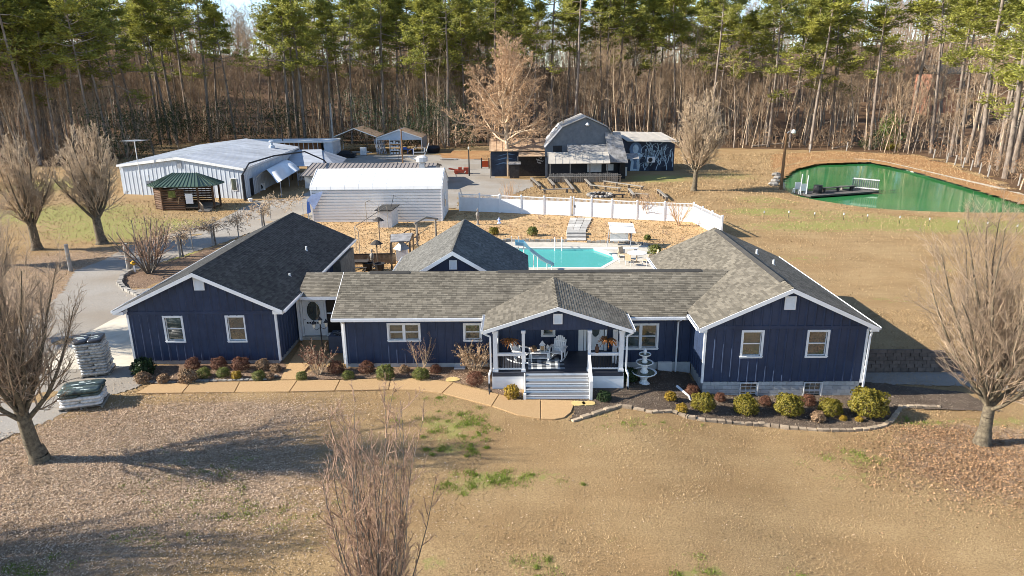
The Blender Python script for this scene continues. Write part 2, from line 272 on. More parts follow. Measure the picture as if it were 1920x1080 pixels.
# ------------------------------------------------------------------ mesh helpers
COL = scene.collection
ORI = {}
class MB:
    """collects boxes, bars, tubes, prisms in world (or local) coordinates, links them as ONE mesh object"""
    def __init__(s): s.v = []; s.f = []; s.mi = []
    def add(s, vs, fs, mi=0):
        n = len(s.v); s.v += [tuple(map(float, p)) for p in vs]
        s.f += [tuple(i + n for i in f) for f in fs]; s.mi += [mi] * len(fs); return s
    def box(s, x0, y0, z0, x1, y1, z1, mi=0):
        return s.add([(x0, y0, z0), (x1, y0, z0), (x1, y1, z0), (x0, y1, z0), (x0, y0, z1), (x1, y0, z1), (x1, y1, z1), (x0, y1, z1)],
                     [(3, 2, 1, 0), (4, 5, 6, 7), (0, 1, 5, 4), (1, 2, 6, 5), (2, 3, 7, 6), (3, 0, 4, 7)], mi)
    def hexa(s, b, t, mi=0):                    # bottom quad, top quad (same winding)
        return s.add(list(b) + list(t), [(3, 2, 1, 0), (4, 5, 6, 7), (0, 1, 5, 4), (1, 2, 6, 5), (2, 3, 7, 6), (3, 0, 4, 7)], mi)
    def bar(s, p, q, w, h=None, mi=0, up=(0, 0, 1)):
        h = h or w; p = Vector(p); q = Vector(q); d = (q - p).normalized(); u = Vector(up)
        if abs(d.dot(u)) > 0.95: u = Vector((0, 1, 0))
        r = d.cross(u).normalized() * (w / 2); t = r.cross(d).normalized() * (h / 2)
        return s.hexa([p - r - t, p + r - t, p + r + t, p - r + t], [q - r - t, q + r - t, q + r + t, q - r + t], mi)
    def tube(s, pts, r, n=8, mi=0, cap=True):
        pts = [Vector(p) for p in pts]; k = len(pts); rs = r if isinstance(r, (list, tuple)) else [r] * k
        vs = []; fs = []; ref = Vector((0.13, 0.21, 0.97))
        for i, p in enumerate(pts):
            d = (pts[min(i + 1, k - 1)] - pts[max(i - 1, 0)]).normalized()
            a = d.cross(ref if abs(d.dot(ref)) < 0.95 else Vector((1, 0, 0))).normalized(); b = d.cross(a)
            vs += [p + (a * math.cos(2 * math.pi * j / n) + b * math.sin(2 * math.pi * j / n)) * rs[i] for j in range(n)]
        for i in range(k - 1):
            for j in range(n):
                fs.append((i * n + j, i * n + (j + 1) % n, (i + 1) * n + (j + 1) % n, (i + 1) * n + j))
        if cap: fs += [tuple(range(n - 1, -1, -1)), tuple((k - 1) * n + j for j in range(n))]
        return s.add(vs, fs, mi)
    def lathe(s, prof, c=(0, 0, 0), n=16, mi=0, wob=0.0):
        vs = []; fs = []; k = len(prof)
        for r, z in prof:
            for j in range(n):
                a = 2 * math.pi * j / n; rr = r * (1 + wob * math.cos(a * n / 2))
                vs.append((c[0] + rr * math.cos(a), c[1] + rr * math.sin(a), c[2] + z))
        for i in range(k - 1):
            for j in range(n):
                fs.append((i * n + j, i * n + (j + 1) % n, (i + 1) * n + (j + 1) % n, (i + 1) * n + j))
        fs += [tuple(range(n - 1, -1, -1)), tuple((k - 1) * n + j for j in range(n))]
        return s.add(vs, fs, mi)
    def prism(s, poly, vec, mi=0):
        n = len(poly); v = Vector(vec); a = [Vector(p) for p in poly]
        return s.add(a + [p + v for p in a], [tuple(range(n - 1, -1, -1)), tuple(range(n, 2 * n))] + [(i, (i + 1) % n, n + (i + 1) % n, n + i) for i in range(n)], mi)
    def rockish(s, c, rx, ry, rz, rng, mi=0):
        vs = []; fs = []; rings = [(-0.7, 0.75), (0.1, 1.0), (0.75, 0.65)]; n = 7
        for z, r in rings:
            for j in range(n):
                a = 2 * math.pi * j / n; q = rng.uniform(0.82, 1.15)
                vs.append((c[0] + rx * r * q * math.cos(a), c[1] + ry * r * q * math.sin(a), c[2] + rz * z * rng.uniform(0.9, 1.1)))
        for i in range(2):
            for j in range(n): fs.append((i * n + j, i * n + (j + 1) % n, (i + 1) * n + (j + 1) % n, (i + 1) * n + j))
        fs += [tuple(range(n - 1, -1, -1)), tuple(2 * n + j for j in range(n))]
        return s.add(vs, fs, mi)
    def build(s, name, mats, parent=None, smooth=False):
        o = np.array(ORI.get(parent.name, (0, 0, 0))) if parent is not None else np.zeros(3)
        me = bpy.data.meshes.new(name)
        me.from_pydata([(v[0] - o[0], v[1] - o[1], v[2] - o[2]) for v in s.v], [], s.f)
        ms = mats if isinstance(mats, (list, tuple)) else [mats]
        for m in ms: me.materials.append(M[m] if isinstance(m, str) else m)
        if len(ms) > 1: me.polygons.foreach_set('material_index', s.mi)
        if smooth: me.polygons.foreach_set('use_smooth', [True] * len(s.f))
        me.update()
        return link(name, me, parent)
def link(name, me, parent=None):
    ob = bpy.data.objects.new(name, me); COL.objects.link(ob)
    if parent is not None: ob.parent = parent; ORI[ob.name] = ORI.get(parent.name, (0, 0, 0))
    return ob
def arr_mesh(name, V, F, m, parent=None, smooth=False, k=None):
    """fast mesh from numpy arrays; F is (n,3) or (n,4)"""
    me = bpy.data.meshes.new(name); V = np.asarray(V, np.float32); F = np.asarray(F, np.int32); k = F.shape[1]
    if parent is not None: V = V - np.array(ORI.get(parent.name, (0, 0, 0)), np.float32)
    me.vertices.add(len(V)); me.vertices.foreach_set('co', V.ravel())
    me.loops.add(F.size); me.loops.foreach_set('vertex_index', F.ravel())
    me.polygons.add(len(F)); me.polygons.foreach_set('loop_start', np.arange(0, F.size, k, dtype=np.int32))
    me.polygons.foreach_set('loop_total', np.full(len(F), k, np.int32))
    if smooth: me.polygons.foreach_set('use_smooth', np.ones(len(F), bool))
    me.materials.append(M[m] if isinstance(m, str) else m)
    me.update(calc_edges=True)
    return link(name, me, parent) if name else me
def tag(o, label=None, cat=None, group=None, kind=None):
    if label: o['label'] = label
    if cat: o['category'] = cat
    if group: o['group'] = group
    if kind: o['kind'] = kind
    return o
def thing(name, label, cat, loc=(0, 0, 0), group=None, rz=0.0):
    o = bpy.data.objects.new(name, None); COL.objects.link(o); o.empty_display_size = 0.3
    o.location = tuple(float(c) for c in loc); o.rotation_euler = (0, 0, rz); ORI[o.name] = tuple(float(c) for c in loc) if rz == 0 else (0, 0, 0)
    return tag(o, label, cat, group)
KIDS = {}
def copy_tree(root, loc, rz=0.0, sc=1.0, label=None, group=None):
    """a copy of a thing with copies of its parts and sub-parts, meshes shared"""
    if root.name not in KIDS: KIDS[root.name] = [(c, list(c.children)) for c in root.children]
    r = root.copy(); COL.objects.link(r); r.location = tuple(float(c) for c in loc); r.rotation_euler = (0, 0, rz)
    r.scale = sc if isinstance(sc, tuple) else (sc, sc, sc)
    if label: r['label'] = label
    if group: r['group'] = group
    for c, gs in KIDS[root.name]:
        cc = c.copy(); COL.objects.link(cc); cc.parent = r
        for g in gs:
            gg = g.copy(); COL.objects.link(gg); gg.parent = cc
    return r
def place(root, loc, rz=0.0, sc=1.0, label=None):
    root.location = tuple(float(c) for c in loc); root.rotation_euler = (0, 0, rz); root.scale = sc if isinstance(sc, tuple) else (sc, sc, sc)
    if label: root['label'] = label
    return root
def inpoly(x, y, poly):
    ins = np.zeros(np.shape(x), bool); n = len(poly)
    for i in range(n):
        x0, y0 = poly[i][:2]; x1, y1 = poly[(i + 1) % n][:2]
        if y0 == y1: continue
        c = ((y0 > y) != (y1 > y)) & (x < (x1 - x0) * (y - y0) / (y1 - y0) + x0); ins ^= c
    return ins
def sheet(name, poly, cell, off, m, seed=0, jit=0.35, h=None, hole=None):
    """ground sheet: small cells inside a boundary, ragged by their own jitter"""
    P = np.array([p[:2] for p in poly], float); x0, y0 = P.min(0) - cell; x1, y1 = P.max(0) + cell
    nx = int((x1 - x0) / cell) + 2; ny = int((y1 - y0) / cell) + 2
    r = np.random.default_rng(seed)
    gx, gy = np.meshgrid(x0 + np.arange(nx) * cell, y0 + np.arange(ny) * cell)
    gx = gx + r.uniform(-jit, jit, gx.shape) * cell; gy = gy + r.uniform(-jit, jit, gy.shape) * cell
    cx = (gx[:-1, :-1] + gx[1:, 1:]) / 2; cy = (gy[:-1, :-1] + gy[1:, 1:]) / 2
    keep = inpoly(cx, cy, poly)
    if hole: keep &= ~inpoly(cx, cy, hole)
    idx = np.arange(nx * ny).reshape(ny, nx)
    F = np.stack([idx[:-1, :-1], idx[:-1, 1:], idx[1:, 1:], idx[1:, :-1]], -1)[keep]
    used, inv = np.unique(F, return_inverse=True)
    z = (h or hgt)(gx, gy) + off
    V = np.stack([gx.ravel(), gy.ravel(), np.broadcast_to(z, gx.shape).ravel()], 1)[used]
    o = arr_mesh(name, V, inv.reshape(F.shape), m)
    o['kind'] = 'structure'; return o
ORDW = ['first', 'second', 'third', 'fourth', 'fifth', 'sixth', 'seventh', 'eighth', 'ninth', 'tenth', 'eleventh', 'twelfth', 'thirteenth', 'fourteenth',
        'fifteenth', 'sixteenth', 'seventeenth', 'eighteenth', 'nineteenth', 'twentieth'] + ['twenty-' + w for w in ('first', 'second', 'third', 'fourth', 'fifth', 'sixth', 'seventh', 'eighth', 'ninth')] + ['thirtieth'] + ['thirty-' + w for w in ('first', 'second', 'third', 'fourth', 'fifth', 'sixth', 'seventh', 'eighth', 'ninth')]

# ---- branching growth, all branches of a level at once
def grow(rng, start, direc, length, radius, levels):
    """returns per level (A, B, ra, rb) arrays of limb pieces"""
    P = np.array(start, float).reshape(-1, 3); D = np.array(direc, float).reshape(-1, 3)
    Ln = np.array(length, float).reshape(-1); R = np.array(radius, float).reshape(-1); out = []
    for lv in levels:
        n = lv['nseg']; pts = [P]; d = D / np.linalg.norm(D, axis=1, keepdims=True); ds = [d]
        for k in range(n):
            d = d + rng.normal(0, lv.get('wig', 0.1), d.shape); d[:, 2] += lv.get('trop', 0.05)
            d /= np.linalg.norm(d, axis=1, keepdims=True)
            pts.append(pts[-1] + d * (Ln / n)[:, None]); ds.append(d)
        tap = lv.get('taper', 0.35)
        rr = [R * (1 - (1 - tap) * k / n) for k in range(n + 1)]
        out.append((np.concatenate(pts[:-1]), np.concatenate(pts[1:]), np.concatenate(rr[:-1]), np.concatenate(rr[1:])))
        nc = lv.get('kids', 0)
        if not nc: break
        N = len(P); pid = np.repeat(np.arange(N), nc)
        t = lv.get('t0', 0.3) + (lv.get('t1', 1.0) - lv.get('t0', 0.3)) * (np.tile((np.arange(nc) + 0.5) / nc, N) + rng.uniform(-0.4, 0.4, N * nc) / nc)
        t = np.clip(t, 0.02, 0.999); s = np.minimum((t * n).astype(int), n - 1); fr = t * n - s
        PA = np.stack(pts, 0); DA = np.stack(ds, 0)
        st = PA[s, pid] * (1 - fr)[:, None] + PA[s + 1, pid] * fr[:, None]; dd = DA[s + 1, pid]
        ang = np.radians(lv['ang'] + rng.normal(0, lv.get('angv', 8), N * nc))
        q = rng.normal(0, 1, dd.shape); q -= dd * (q * dd).sum(1, keepdims=True); q /= np.linalg.norm(q, axis=1, keepdims=True)
        D = dd * np.cos(ang)[:, None] + q * np.sin(ang)[:, None]; P = st
        fall = 1 - lv.get('fall', 0.5) * t
        Ln2 = Ln[pid] * lv['lr'] * fall * rng.uniform(0.7, 1.25, N * nc)
        R = np.maximum((R[pid] * (1 - (1 - tap) * t)) * lv['rr'], lv.get('rmin', 0.005)); Ln = Ln2
    return out
def limbs(segs, n):
    A, B, ra, rb = segs; d = B - A; d = d / np.maximum(np.linalg.norm(d, axis=1, keepdims=True), 1e-6)
    ref = np.where(np.abs(d[:, 2:3]) > 0.9, np.array([[1.0, 0, 0]]), np.array([[0, 0, 1.0]]))
    a = np.cross(d, ref); a /= np.linalg.norm(a, axis=1, keepdims=True); b = np.cross(d, a)
    V = np.empty((len(A), 2 * n, 3))
    for j in range(n):
        w = a * math.cos(2 * math.pi * j / n) + b * math.sin(2 * math.pi * j / n)
        V[:, j] = A + w * ra[:, None]; V[:, n + j] = B + w * rb[:, None]
    F = np.array([(j, (j + 1) % n, n + (j + 1) % n, n + j) for j in range(n)])
    F = (F[None] + (np.arange(len(A)) * 2 * n)[:, None, None]).reshape(-1, 4)
    return V.reshape(-1, 3), F
def join(parts):
    V = []; F = []; k = 0
    for v, f in parts: V.append(v); F.append(f + k); k += len(v)
    return np.concatenate(V), np.concatenate(F)
def leaf_quads(rng, C, size, ratio=0.6, N=None, up=0.0):
    n = len(C); q = rng.normal(0, 1, (n, 3)) if N is None else N + rng.normal(0, 0.5, (n, 3)); q[:, 2] += up
    q /= np.linalg.norm(q, axis=1, keepdims=True)
    r = rng.normal(0, 1, (n, 3)); a = np.cross(q, r); a /= np.linalg.norm(a, axis=1, keepdims=True); b = np.cross(q, a)
    s = (size * rng.uniform(0.6, 1.3, n))[:, None]
    V = np.stack([C - a * s, C - b * s * ratio, C + a * s, C + b * s * ratio], 1).reshape(-1, 3)
    return V, np.arange(4 * n).reshape(-1, 4)

# ------------------------------------------------------------------ the ground
rng0 = np.random.default_rng(7)
def on(px_, py_, dz=0.0):
    p = G(px_, py_, 0)
    for _ in range(6): p = G(px_, py_, float(hgt(p[0], p[1])) + dz)
    return p
def px(*pts): return [tuple(G(a, b)[:2]) for a, b in pts]
EDGE_PX = [(-260, 322), (-100, 320), (60, 314), (170, 306), (235, 296), (300, 272), (450, 264), (600, 268), (700, 271), (820, 277), (1000, 272), (1260, 277),
           (1450, 279), (1600, 284), (1720, 291), (1780, 305), (1850, 330), (1915, 362), (2030, 420), (2200, 520)]
EDGE = px(*EDGE_PX)
FOREST_POLY = EDGE + [(160, 30), (420, 60), (420, 420), (-420, 420), (-420, 100)]
POND = px((1464, 341), (1470, 328), (1490, 315), (1535, 305), (1630, 302), (1700, 316), (1800, 343), (1920, 378), (2040, 418), (2120, 452), (2050, 430), (1919, 398), (1750, 397), (1640, 392), (1560, 380), (1500, 369), (1474, 358))
POND = px((1464, 341), (1470, 328), (1490, 315), (1535, 305), (1630, 302), (1700, 316), (1800, 343), (1920, 374), (2050, 403), (2130, 424), (2060, 420), (1990, 404), (1919, 399), (1840, 399), (1750, 397), (1640, 391), (1560, 380), (1500, 369), (1474, 358))
def smoothpoly(P, k=4):
    n = len(P); out = []
    for i in range(n):
        p0, p1, p2, p3 = (np.array(P[(i + j - 1) % n]) for j in range(4))
        for t in np.arange(k) / k:
            out.append(tuple(0.5 * ((2 * p1) + (-p0 + p2) * t + (2 * p0 - 5 * p1 + 4 * p2 - p3) * t * t + (-p0 + 3 * p1 - 3 * p2 + p3) * t ** 3)))
    return out
POND = smoothpoly(POND)
POOL = [(-2.6, 58.1), (6.2, 57.9), (7.5, 55.6), (7.5, 54.0), (6.1, 51.6), (-2.6, 51.6)]
def build_ground():
    xs = np.concatenate([np.linspace(-900, -120, 40), np.arange(-118, -40, 1.5), np.arange(-40, 45, 0.4), np.arange(45, 120, 1.5), np.linspace(121, 900, 40)])
    ys = np.concatenate([[-60, -20, 0, 8], np.arange(11, 62, 0.4), np.arange(62, 150, 1.2), np.linspace(151, 340, 60), np.linspace(350, 1200, 30)])
    X, Y = np.meshgrid(xs, ys); Z = hgt(X, Y)
    Z = Z + 0.02 * np.sin(X * 0.7 + 1) * np.cos(Y * 0.53) + 0.015 * np.sin(X * 1.9) * np.sin(Y * 1.7 + 2) * (Y < 80)
    fx, fy = X[None], Y[None]
    inp = inpoly(X, Y, POND) | inpoly(X, Y, POOL)
    nx, ny = len(xs), len(ys); idx = np.arange(nx * ny).reshape(ny, nx)
    cx = (X[:-1, :-1] + X[1:, 1:]) / 2; cy = (Y[:-1, :-1] + Y[1:, 1:]) / 2
    hole = inp[:-1, :-1] | inp[1:, 1:] | inp[:-1, 1:] | inp[1:, :-1]
    hole = inpoly(cx, cy, [(-3.2, 51.0), (8.1, 51.0), (8.1, 58.7), (-3.2, 58.7)])
    pc = np.mean(np.array(POND), 0); Z = np.where(inpoly(X, Y, [tuple(np.array(p) + (np.array(p) - pc) / np.linalg.norm(np.array(p) - pc) * 1.4) for p in POND]), -1.2, Z)
    F = np.stack([idx[:-1, :-1], idx[:-1, 1:], idx[1:, 1:], idx[1:, :-1]], -1)[~hole]
    o = arr_mesh('ground', np.stack([X.ravel(), Y.ravel(), Z.ravel()], 1), F, 'lawn', smooth=True)
    o['kind'] = 'structure'
    # where green grass and fallen leaves lie
    gr = np.zeros(X.shape); lf = np.zeros(X.shape)
    def blob(a, p, rx, ry, s):
        x, y = G(*p)[:2]; a += s * np.exp(-(((X - x) / rx) ** 2 + ((Y - y) / ry) ** 2) ** 1.5)
    for p, rx, ry, s in [((850, 800), 1.6, 1.5, .6), ((850, 845), .9, .4, .5), ((890, 905), 1.4, .7, .6), ((985, 895), 1.5, .45, .6), ((820, 745), .5, .3, .5), ((360, 890), 2.2, 1.3, .45), ((440, 960), 2, 1.2, .45),
                         ((1190, 795), 1.6, .8, .35), ((1620, 835), 1.6, .8, .45), ((1590, 870), 1.2, .8, .35), ((1100, 830), 1, .5, .35), ((60, 1065), 1, .5, .6), ((1320, 1070), .8, .4, .6), ((1510, 1070), .6, .3, .55), ((240, 1015), 1, .5, .4),
                         ((1000, 1060), .8, .4, .5), ((820, 1060), .7, .4, .5), ((1170, 1010), .7, .4, .35), ((580, 1020), .5, .3, .5), ((660, 950), .6, .4, .35), ((1880, 770), 2.5, .6, .5), ((1720, 770), 1.5, .5, .35),
                         ((250, 430), 9, 6, .9), ((120, 400), 10, 7, .85), ((60, 350), 10, 9, .75), ((380, 480), 3.2, 2.2, .7), ((330, 480), 2, 1.5, .5),
                         ((1440, 375), 5, 4, .6), ((1360, 330), 6, 5, .55), ((1230, 335), 5, 5, .75), ((1420, 395), 4, 2, .6), ((1520, 400), 9, 3, .5), ((1650, 420), 11, 4, .45), ((1800, 420), 11, 4, .45), ((1480, 425), 6, 2.5, .5),
                         ((1500, 485), 3, 1.2, .4), ((1770, 505), 2.5, 1, .4), ((1660, 568), 1.8, 1, .4), ((1700, 320), 4, 2, .35), ((1900, 430), 8, 3, .45), ((1320, 300), 5, 3, .4), ((690, 470), 3, 1.5, .5), ((880, 345), 3, 3, .2)]:
        blob(gr, p, rx, ry, s)
    for p, rx, ry, s in [((120, 900), 7, 5.5, .85), ((300, 850), 6, 3.5, .75), ((330, 790), 5, 1.8, .75), ((520, 770), 5, 1.2, .5), ((180, 1000), 8, 3.5, .5), ((600, 900), 4, 3, .3), ((1850, 850), 4, 2.8, .8), ((1760, 790), 2, .8, .5), ((1900, 800), 3, 1.6, .7),
                         ((170, 480), 7, 4, .7), ((60, 520), 6, 6, .7), ((260, 560), 3.5, 3, .8), ((100, 560), 5, 3, .6), ((-60, 620), 8, 8, .6), ((340, 560), 3, 3, .6)]:
        blob(lf, p, rx, ry, s)
    for n, v in (('green', gr), ('leaf', lf)):
        at = o.data.attributes.new(n, 'FLOAT', 'POINT'); at.data.foreach_set('value', v.ravel().astype(np.float32))
    return o
ground = build_ground()
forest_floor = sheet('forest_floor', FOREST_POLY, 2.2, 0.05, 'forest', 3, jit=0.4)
# tan yard round the pool, gravel drives, beds
YARD_HOLE = [(-3.1, 51.1), (8.0, 51.1), (8.0, 58.6), (-3.1, 58.6)]
sheet('pool_yard_ground', [(-12.2, 38.2), (12, 38.2), (12, 42.5), (18.5, 42.5), (18.5, 65.6), (17.4, 68.8), (-6.6, 75.9), (-8.2, 69.6), (-22, 70.3), (-21, 62), (-12.4, 49.5)], 0.22, 0.02, 'straw', 5, hole=YARD_HOLE)
drive = px((-420, 1000), (-60, 850), (0, 826), (60, 803), (120, 775), (190, 748), (262, 724), (256, 700), (252, 690)) + [(-19.9, 34), (-19.9, 48.8)] + px((238, 545), (224, 533), (232, 516), (262, 505), (330, 483), (420, 455), (500, 425), (575, 400)) \
    + [(-21.5, 70.9), (-21.5, 78)] + px((590, 385), (560, 372), (470, 382), (440, 398), (395, 420), (310, 440), (240, 462), (195, 488), (140, 508), (120, 545), (70, 590), (0, 630), (-250, 720), (-500, 900))
sheet('gravel_drive', drive, 0.2, 0.024, 'gravel', 6)
sheet('gravel_yard', px((462, 378), (560, 372), (590, 350), (586, 310), (640, 292), (800, 290), (905, 296), (930, 334), (1000, 338), (1000, 350), (960, 366), (930, 374), (862, 368), (858, 396)) + [(-7.2, 77.5), (-21.0, 78)], 0.45, 0.022, 'gravel', 8)
sheet('side_drive', [(16.2, 33.1), (26, 33.0), (40, 30.5), (40, 27.5), (29, 29.3), (22, 31.2), (16.2, 31.7)], 0.16, 0.022, 'gravel', 9)
sheet('pond_bank', px((1448, 345), (1462, 312), (1530, 296), (1640, 292), (1720, 298), (1780, 312), (1850, 338), (1920, 366), (2040, 410), (1919, 384), (1800, 347), (1700, 318), (1630, 304), (1535, 307), (1490, 317), (1475, 330)), 0.5, 0.03, 'leafbank', 10)
sheet('leaf_apron', px((1448, 330), (1448, 290), (1560, 284), (1720, 292), (1790, 312), (1700, 312), (1620, 299), (1530, 302), (1480, 314)), 0.6, 0.026, 'leafbank', 11)
sheet('leaf_strewn_ground', px((820, 283), (1040, 283), (1040, 316), (925, 316), (905, 300), (830, 296)), 0.6, 0.026, 'leafbank', 12)
BED_LEFT = px((252, 688), (258, 712), (285, 720), (360, 718), (500, 714), (528, 708), (536, 688), (530, 676))
BED_MID = px((610, 688), (548, 710), (600, 713), (700, 710), (790, 709), (850, 717), (905, 730), (945, 742), (978, 750), (978, 735)) + [(-1.3, 30.2), (-1.3, 32.6), (-8.8, 32.6)]
BED_RIGHT = px((1076, 753), (1076, 775), (1066, 790)) + [(2.6, 27.2)] + [tuple(on(*q)[:2]) for q in ((1165, 763), (1240, 771), (1292, 784), (1380, 794), (1480, 802), (1600, 806), (1655, 799), (1680, 783), (1690, 764))] + [(17.5, 28.9), (21.5, 28.6), (21, 30.6), (16.3, 32.0), (8.4, 31.6), (8.4, 32.6), (4.8, 32.6), (4.8, 30.2), (3.2, 30.1), (3.2, 29.0)]
sheet('leafy_bed', BED_LEFT, 0.07, 0.03, 'litter', 12)
sheet('leafy_bed', BED_MID, 0.07, 0.03, 'litter', 13)
sheet('mulch_bed', BED_RIGHT, 0.08, 0.034, 'mulch', 14)
sheet('island_bed', px((236, 540), (226, 533), (234, 518), (262, 507), (330, 486), (420, 458)) + [(-19.9, 58), (-19.9, 47)], 0.14, 0.02, 'litter', 15)
# pale concrete apron by the garage
ap = MB(); a4 = px((216, 600), (254, 686), (236, 692), (80, 694)) 
ap.prism([(p[0], p[1], -0.1) for p in [(-24.3, 45), (-19.95, 47), (-19.95, 33.0), (-20.6, 32.6), (-25.4, 32.4), (-25.0, 40)]], (0, 0, 0.145)); tag(ap.build('concrete_apron', 'apron'), kind='structure')

# walkway of exposed aggregate: each slab a piece of its own
def chain(a, b): return a + b[::-1]
UP = [(283, 722), (358, 719), (450, 718), (558, 714.5), (638, 714), (733, 711), (850, 719), (936, 741), (1014, 751)]
LO = [(255, 739), (342, 738), (440, 737), (543, 736), (628, 734), (729, 732), (829, 739), (922, 763), (1014, 787)]
mids_u = {5: [(790, 711)], 6: [(890, 730)], 7: [(978, 751)]}; mids_l = {5: [(780, 733)], 6: [(878, 752)], 7: [(970, 780)]}
walk = thing('walkway', None, None, (-4, 29.7, 0)); walk['kind'] = 'structure'
def slab(poly):
    c = np.mean(np.array(poly), 0); q = [tuple(c + (np.array(p) - c) * (1 - 0.018 / max(0.3, np.linalg.norm(np.array(p) - c)))) for p in poly]
    mb = MB(); mb.prism([(p[0], p[1], -0.06) for p in q], (0, 0, 0.12)); o = mb.build('slab', 'aggr', walk)
    bv = o.modifiers.new('bevel', 'BEVEL'); bv.width = 0.012; bv.segments = 1
for i in range(8):
    up = [UP[i]] + mids_u.get(i, []) + [UP[i + 1]]; lo = [LO[i]] + mids_l.get(i, []) + [LO[i + 1]]
    slab(px(*chain(lo, up)))
slab(px((1014, 787), (1040, 788), (1058, 785), (1071, 775), (1075, 765), (1074, 753), (1014, 751)))
slab(px((537, 690), (556, 661), (602, 661), (572, 697), (560, 713), (526, 712)))
slab(px((556, 661), (572, 632), (622, 631), (602, 661)))

# ------------------------------------------------------------------ the house
house = thing('ranch_house', 'long dark navy board and batten house with grey shingle roofs and white trim', 'house', (0, 33, 0))
SH = []            # every shingle: (distance, roof part, origin, u, v, n, ulen)
def roof_deck(roof_mb, P, th=0.1):
    n = (Vector(P[1]) - Vector(P[0])).cross(Vector(P[3]) - Vector(P[0])).normalized()
    roof_mb.prism([Vector(p) - n * (th + 0.012) for p in P], n * th)
def shingle_plane(key, P, course=0.132, w=0.25, seed=0, thick=0.021):
    """P: eave left, eave right, top right, top left (seen from outside)"""
    rr = random.Random(seed); A = [Vector(p) for p in P]
    u = (A[1] - A[0]).normalized(); n = u.cross(A[3] - A[0]).normalized(); v = n.cross(u)
    uv = [((a - A[0]).dot(u), (a - A[0]).dot(v)) for a in A]; H = max(q[1] for q in uv)
    def span(t):
        xs = []
        for i in range(4):
            (u0, v0), (u1, v1) = uv[i], uv[(i + 1) % 4]
            if (v0 - t) * (v1 - t) <= 0 and abs(v1 - v0) > 1e-6: xs.append(u0 + (u1 - u0) * (t - v0) / (v1 - v0))
        return (min(xs), max(xs)) if xs else None
    k = 0; t = 0.0
    while t < H - 0.03:
        sp = span(min(t + course * 0.5, H - 0.001))
        if sp:
            a = sp[0] - (0.0 if k % 2 == 0 else w / 2) - rr.uniform(0, 0.08)
            while a < sp[1]:
                b = a + w * rr.choice((0.8, 1.0, 1.0, 1.2)); ua = max(a, sp[0]); ub = min(b - 0.006, sp[1])
                if ub - ua > 0.04: SH.append((key, A[0] + u * ua + v * (t + rr.uniform(-0.004, 0.004)), u, v, n, ub - ua, min(course + 0.03, H - t + 0.02), thick * rr.choice((0.92, 1.0, 1.08))))
                a = b
        t += course; k += 1
def shingle_verts(s):
    _, o, u, v, n, L, C, th = s
    a = o + n * th; b = o + u * L + n * th; c = o + u * L + v * C + n * 0.002; d = o + v * C + n * 0.002
    return [o, o + u * L, a, b, c, d]
SHF = [(0, 1, 3, 2), (2, 3, 4, 5), (0, 2, 5), (1, 4, 3)]

def gable_roof(key, ridge_axis, c, ridge_z, slope, half, a0, a1, m, halfl=None):
    """ridge along 'y' (c is its x) or 'x' (c is its y); a0..a1 its length; half: horizontal reach to the eaves"""
    hl = halfl or half; roof = MB(); z0 = ridge_z - slope * half; zl = ridge_z - slope * hl
    if ridge_axis == 'y':
        R = [(c + half, a0, z0), (c + half, a1, z0), (c, a1, ridge_z), (c, a0, ridge_z)]
        Lf = [(c - hl, a1, zl), (c - hl, a0, zl), (c, a0, ridge_z), (c, a1, ridge_z)]
    else:
        R = [(a0, c - half, z0), (a1, c - half, z0), (a1, c, ridge_z), (a0, c, ridge_z)]
        Lf = [(a1, c + hl, zl), (a0, c + hl, zl), (a0, c, ridge_z), (a1, c, ridge_z)]
    roof_deck(roof, R); roof_deck(roof, Lf)
    ro = roof.build('roof', 'felt', house)
    ROOFS[key] = (ro, m); shingle_plane(key, R, seed=hash(key) % 97 + 1); shingle_plane(key, Lf, seed=hash(key) % 89 + 5)
    return ro
ROOFS = {}
GX, GZ, GS = -16.1, 4.97, 0.462          # garage ridge
RX, RZ = 12.17, 4.85                    # right wing ridge
KEYS = dict(garage=1, wing=2, main=3, porch=4, breeze=5, rear=6)
hash = lambda s: KEYS[s] * 7
r_gar = gable_roof('garage', 'y', GX, GZ, GS, 4.25, 32.85, 48.9, 'shingle_dark')
r_win = gable_roof('wing', 'y', RX, RZ, GS, 4.05, 30.0, 43.2, 'shingle')
r_rear = gable_roof('rear', 'y', -3.75, 4.86, 0.6, 4.25, 37.4, 46.5, 'shingle_grey')
# main roof: front plane full, rear plane
mp = MB()
mf = [(-9.26, 32.2, 2.8), (9.8, 32.2, 2.8), (9.8, 35.3, 4.288), (-9.26, 35.3, 4.288)]
mr = [(9.8, 38.4, 2.8), (-9.26, 38.4, 2.8), (-9.26, 35.3, 4.288), (9.8, 35.3, 4.288)]
roof_deck(mp, mf); roof_deck(mp, mr); r_main = mp.build('roof', 'felt', house); ROOFS['main'] = (r_main, 'shingle')
shingle_plane('main', [(-9.26, 32.2, 2.8), (7.95, 32.2, 2.8), (10.9, 35.3, 4.288), (-9.26, 35.3, 4.288)], seed=31)
shingle_plane('main', mr, seed=37)
# porch roof
PS = (4.08 - 2.96) / 3.4; PCX = 1.68; PZ = 4.08; PH = 3.4; PY0, PY1 = 29.9, 34.86
def py_at(z): return 32.2 + (z - 2.8) / 0.48
pl = [(PCX - PH, py_at(2.96), 2.96), (PCX - PH, PY0, 2.96), (PCX, PY0, PZ), (PCX, py_at(PZ), PZ)]
pr = [(PCX + PH, PY0, 2.96), (PCX + PH, py_at(2.96), 2.96), (PCX, py_at(PZ), PZ), (PCX, PY0, PZ)]
mp = MB(); roof_deck(mp, pl); roof_deck(mp, pr); r_porch = mp.build('roof', 'felt', house); ROOFS['porch'] = (r_porch, 'shingle')
shingle_plane('porch', pl, seed=41); shingle_plane('porch', pr, seed=43)
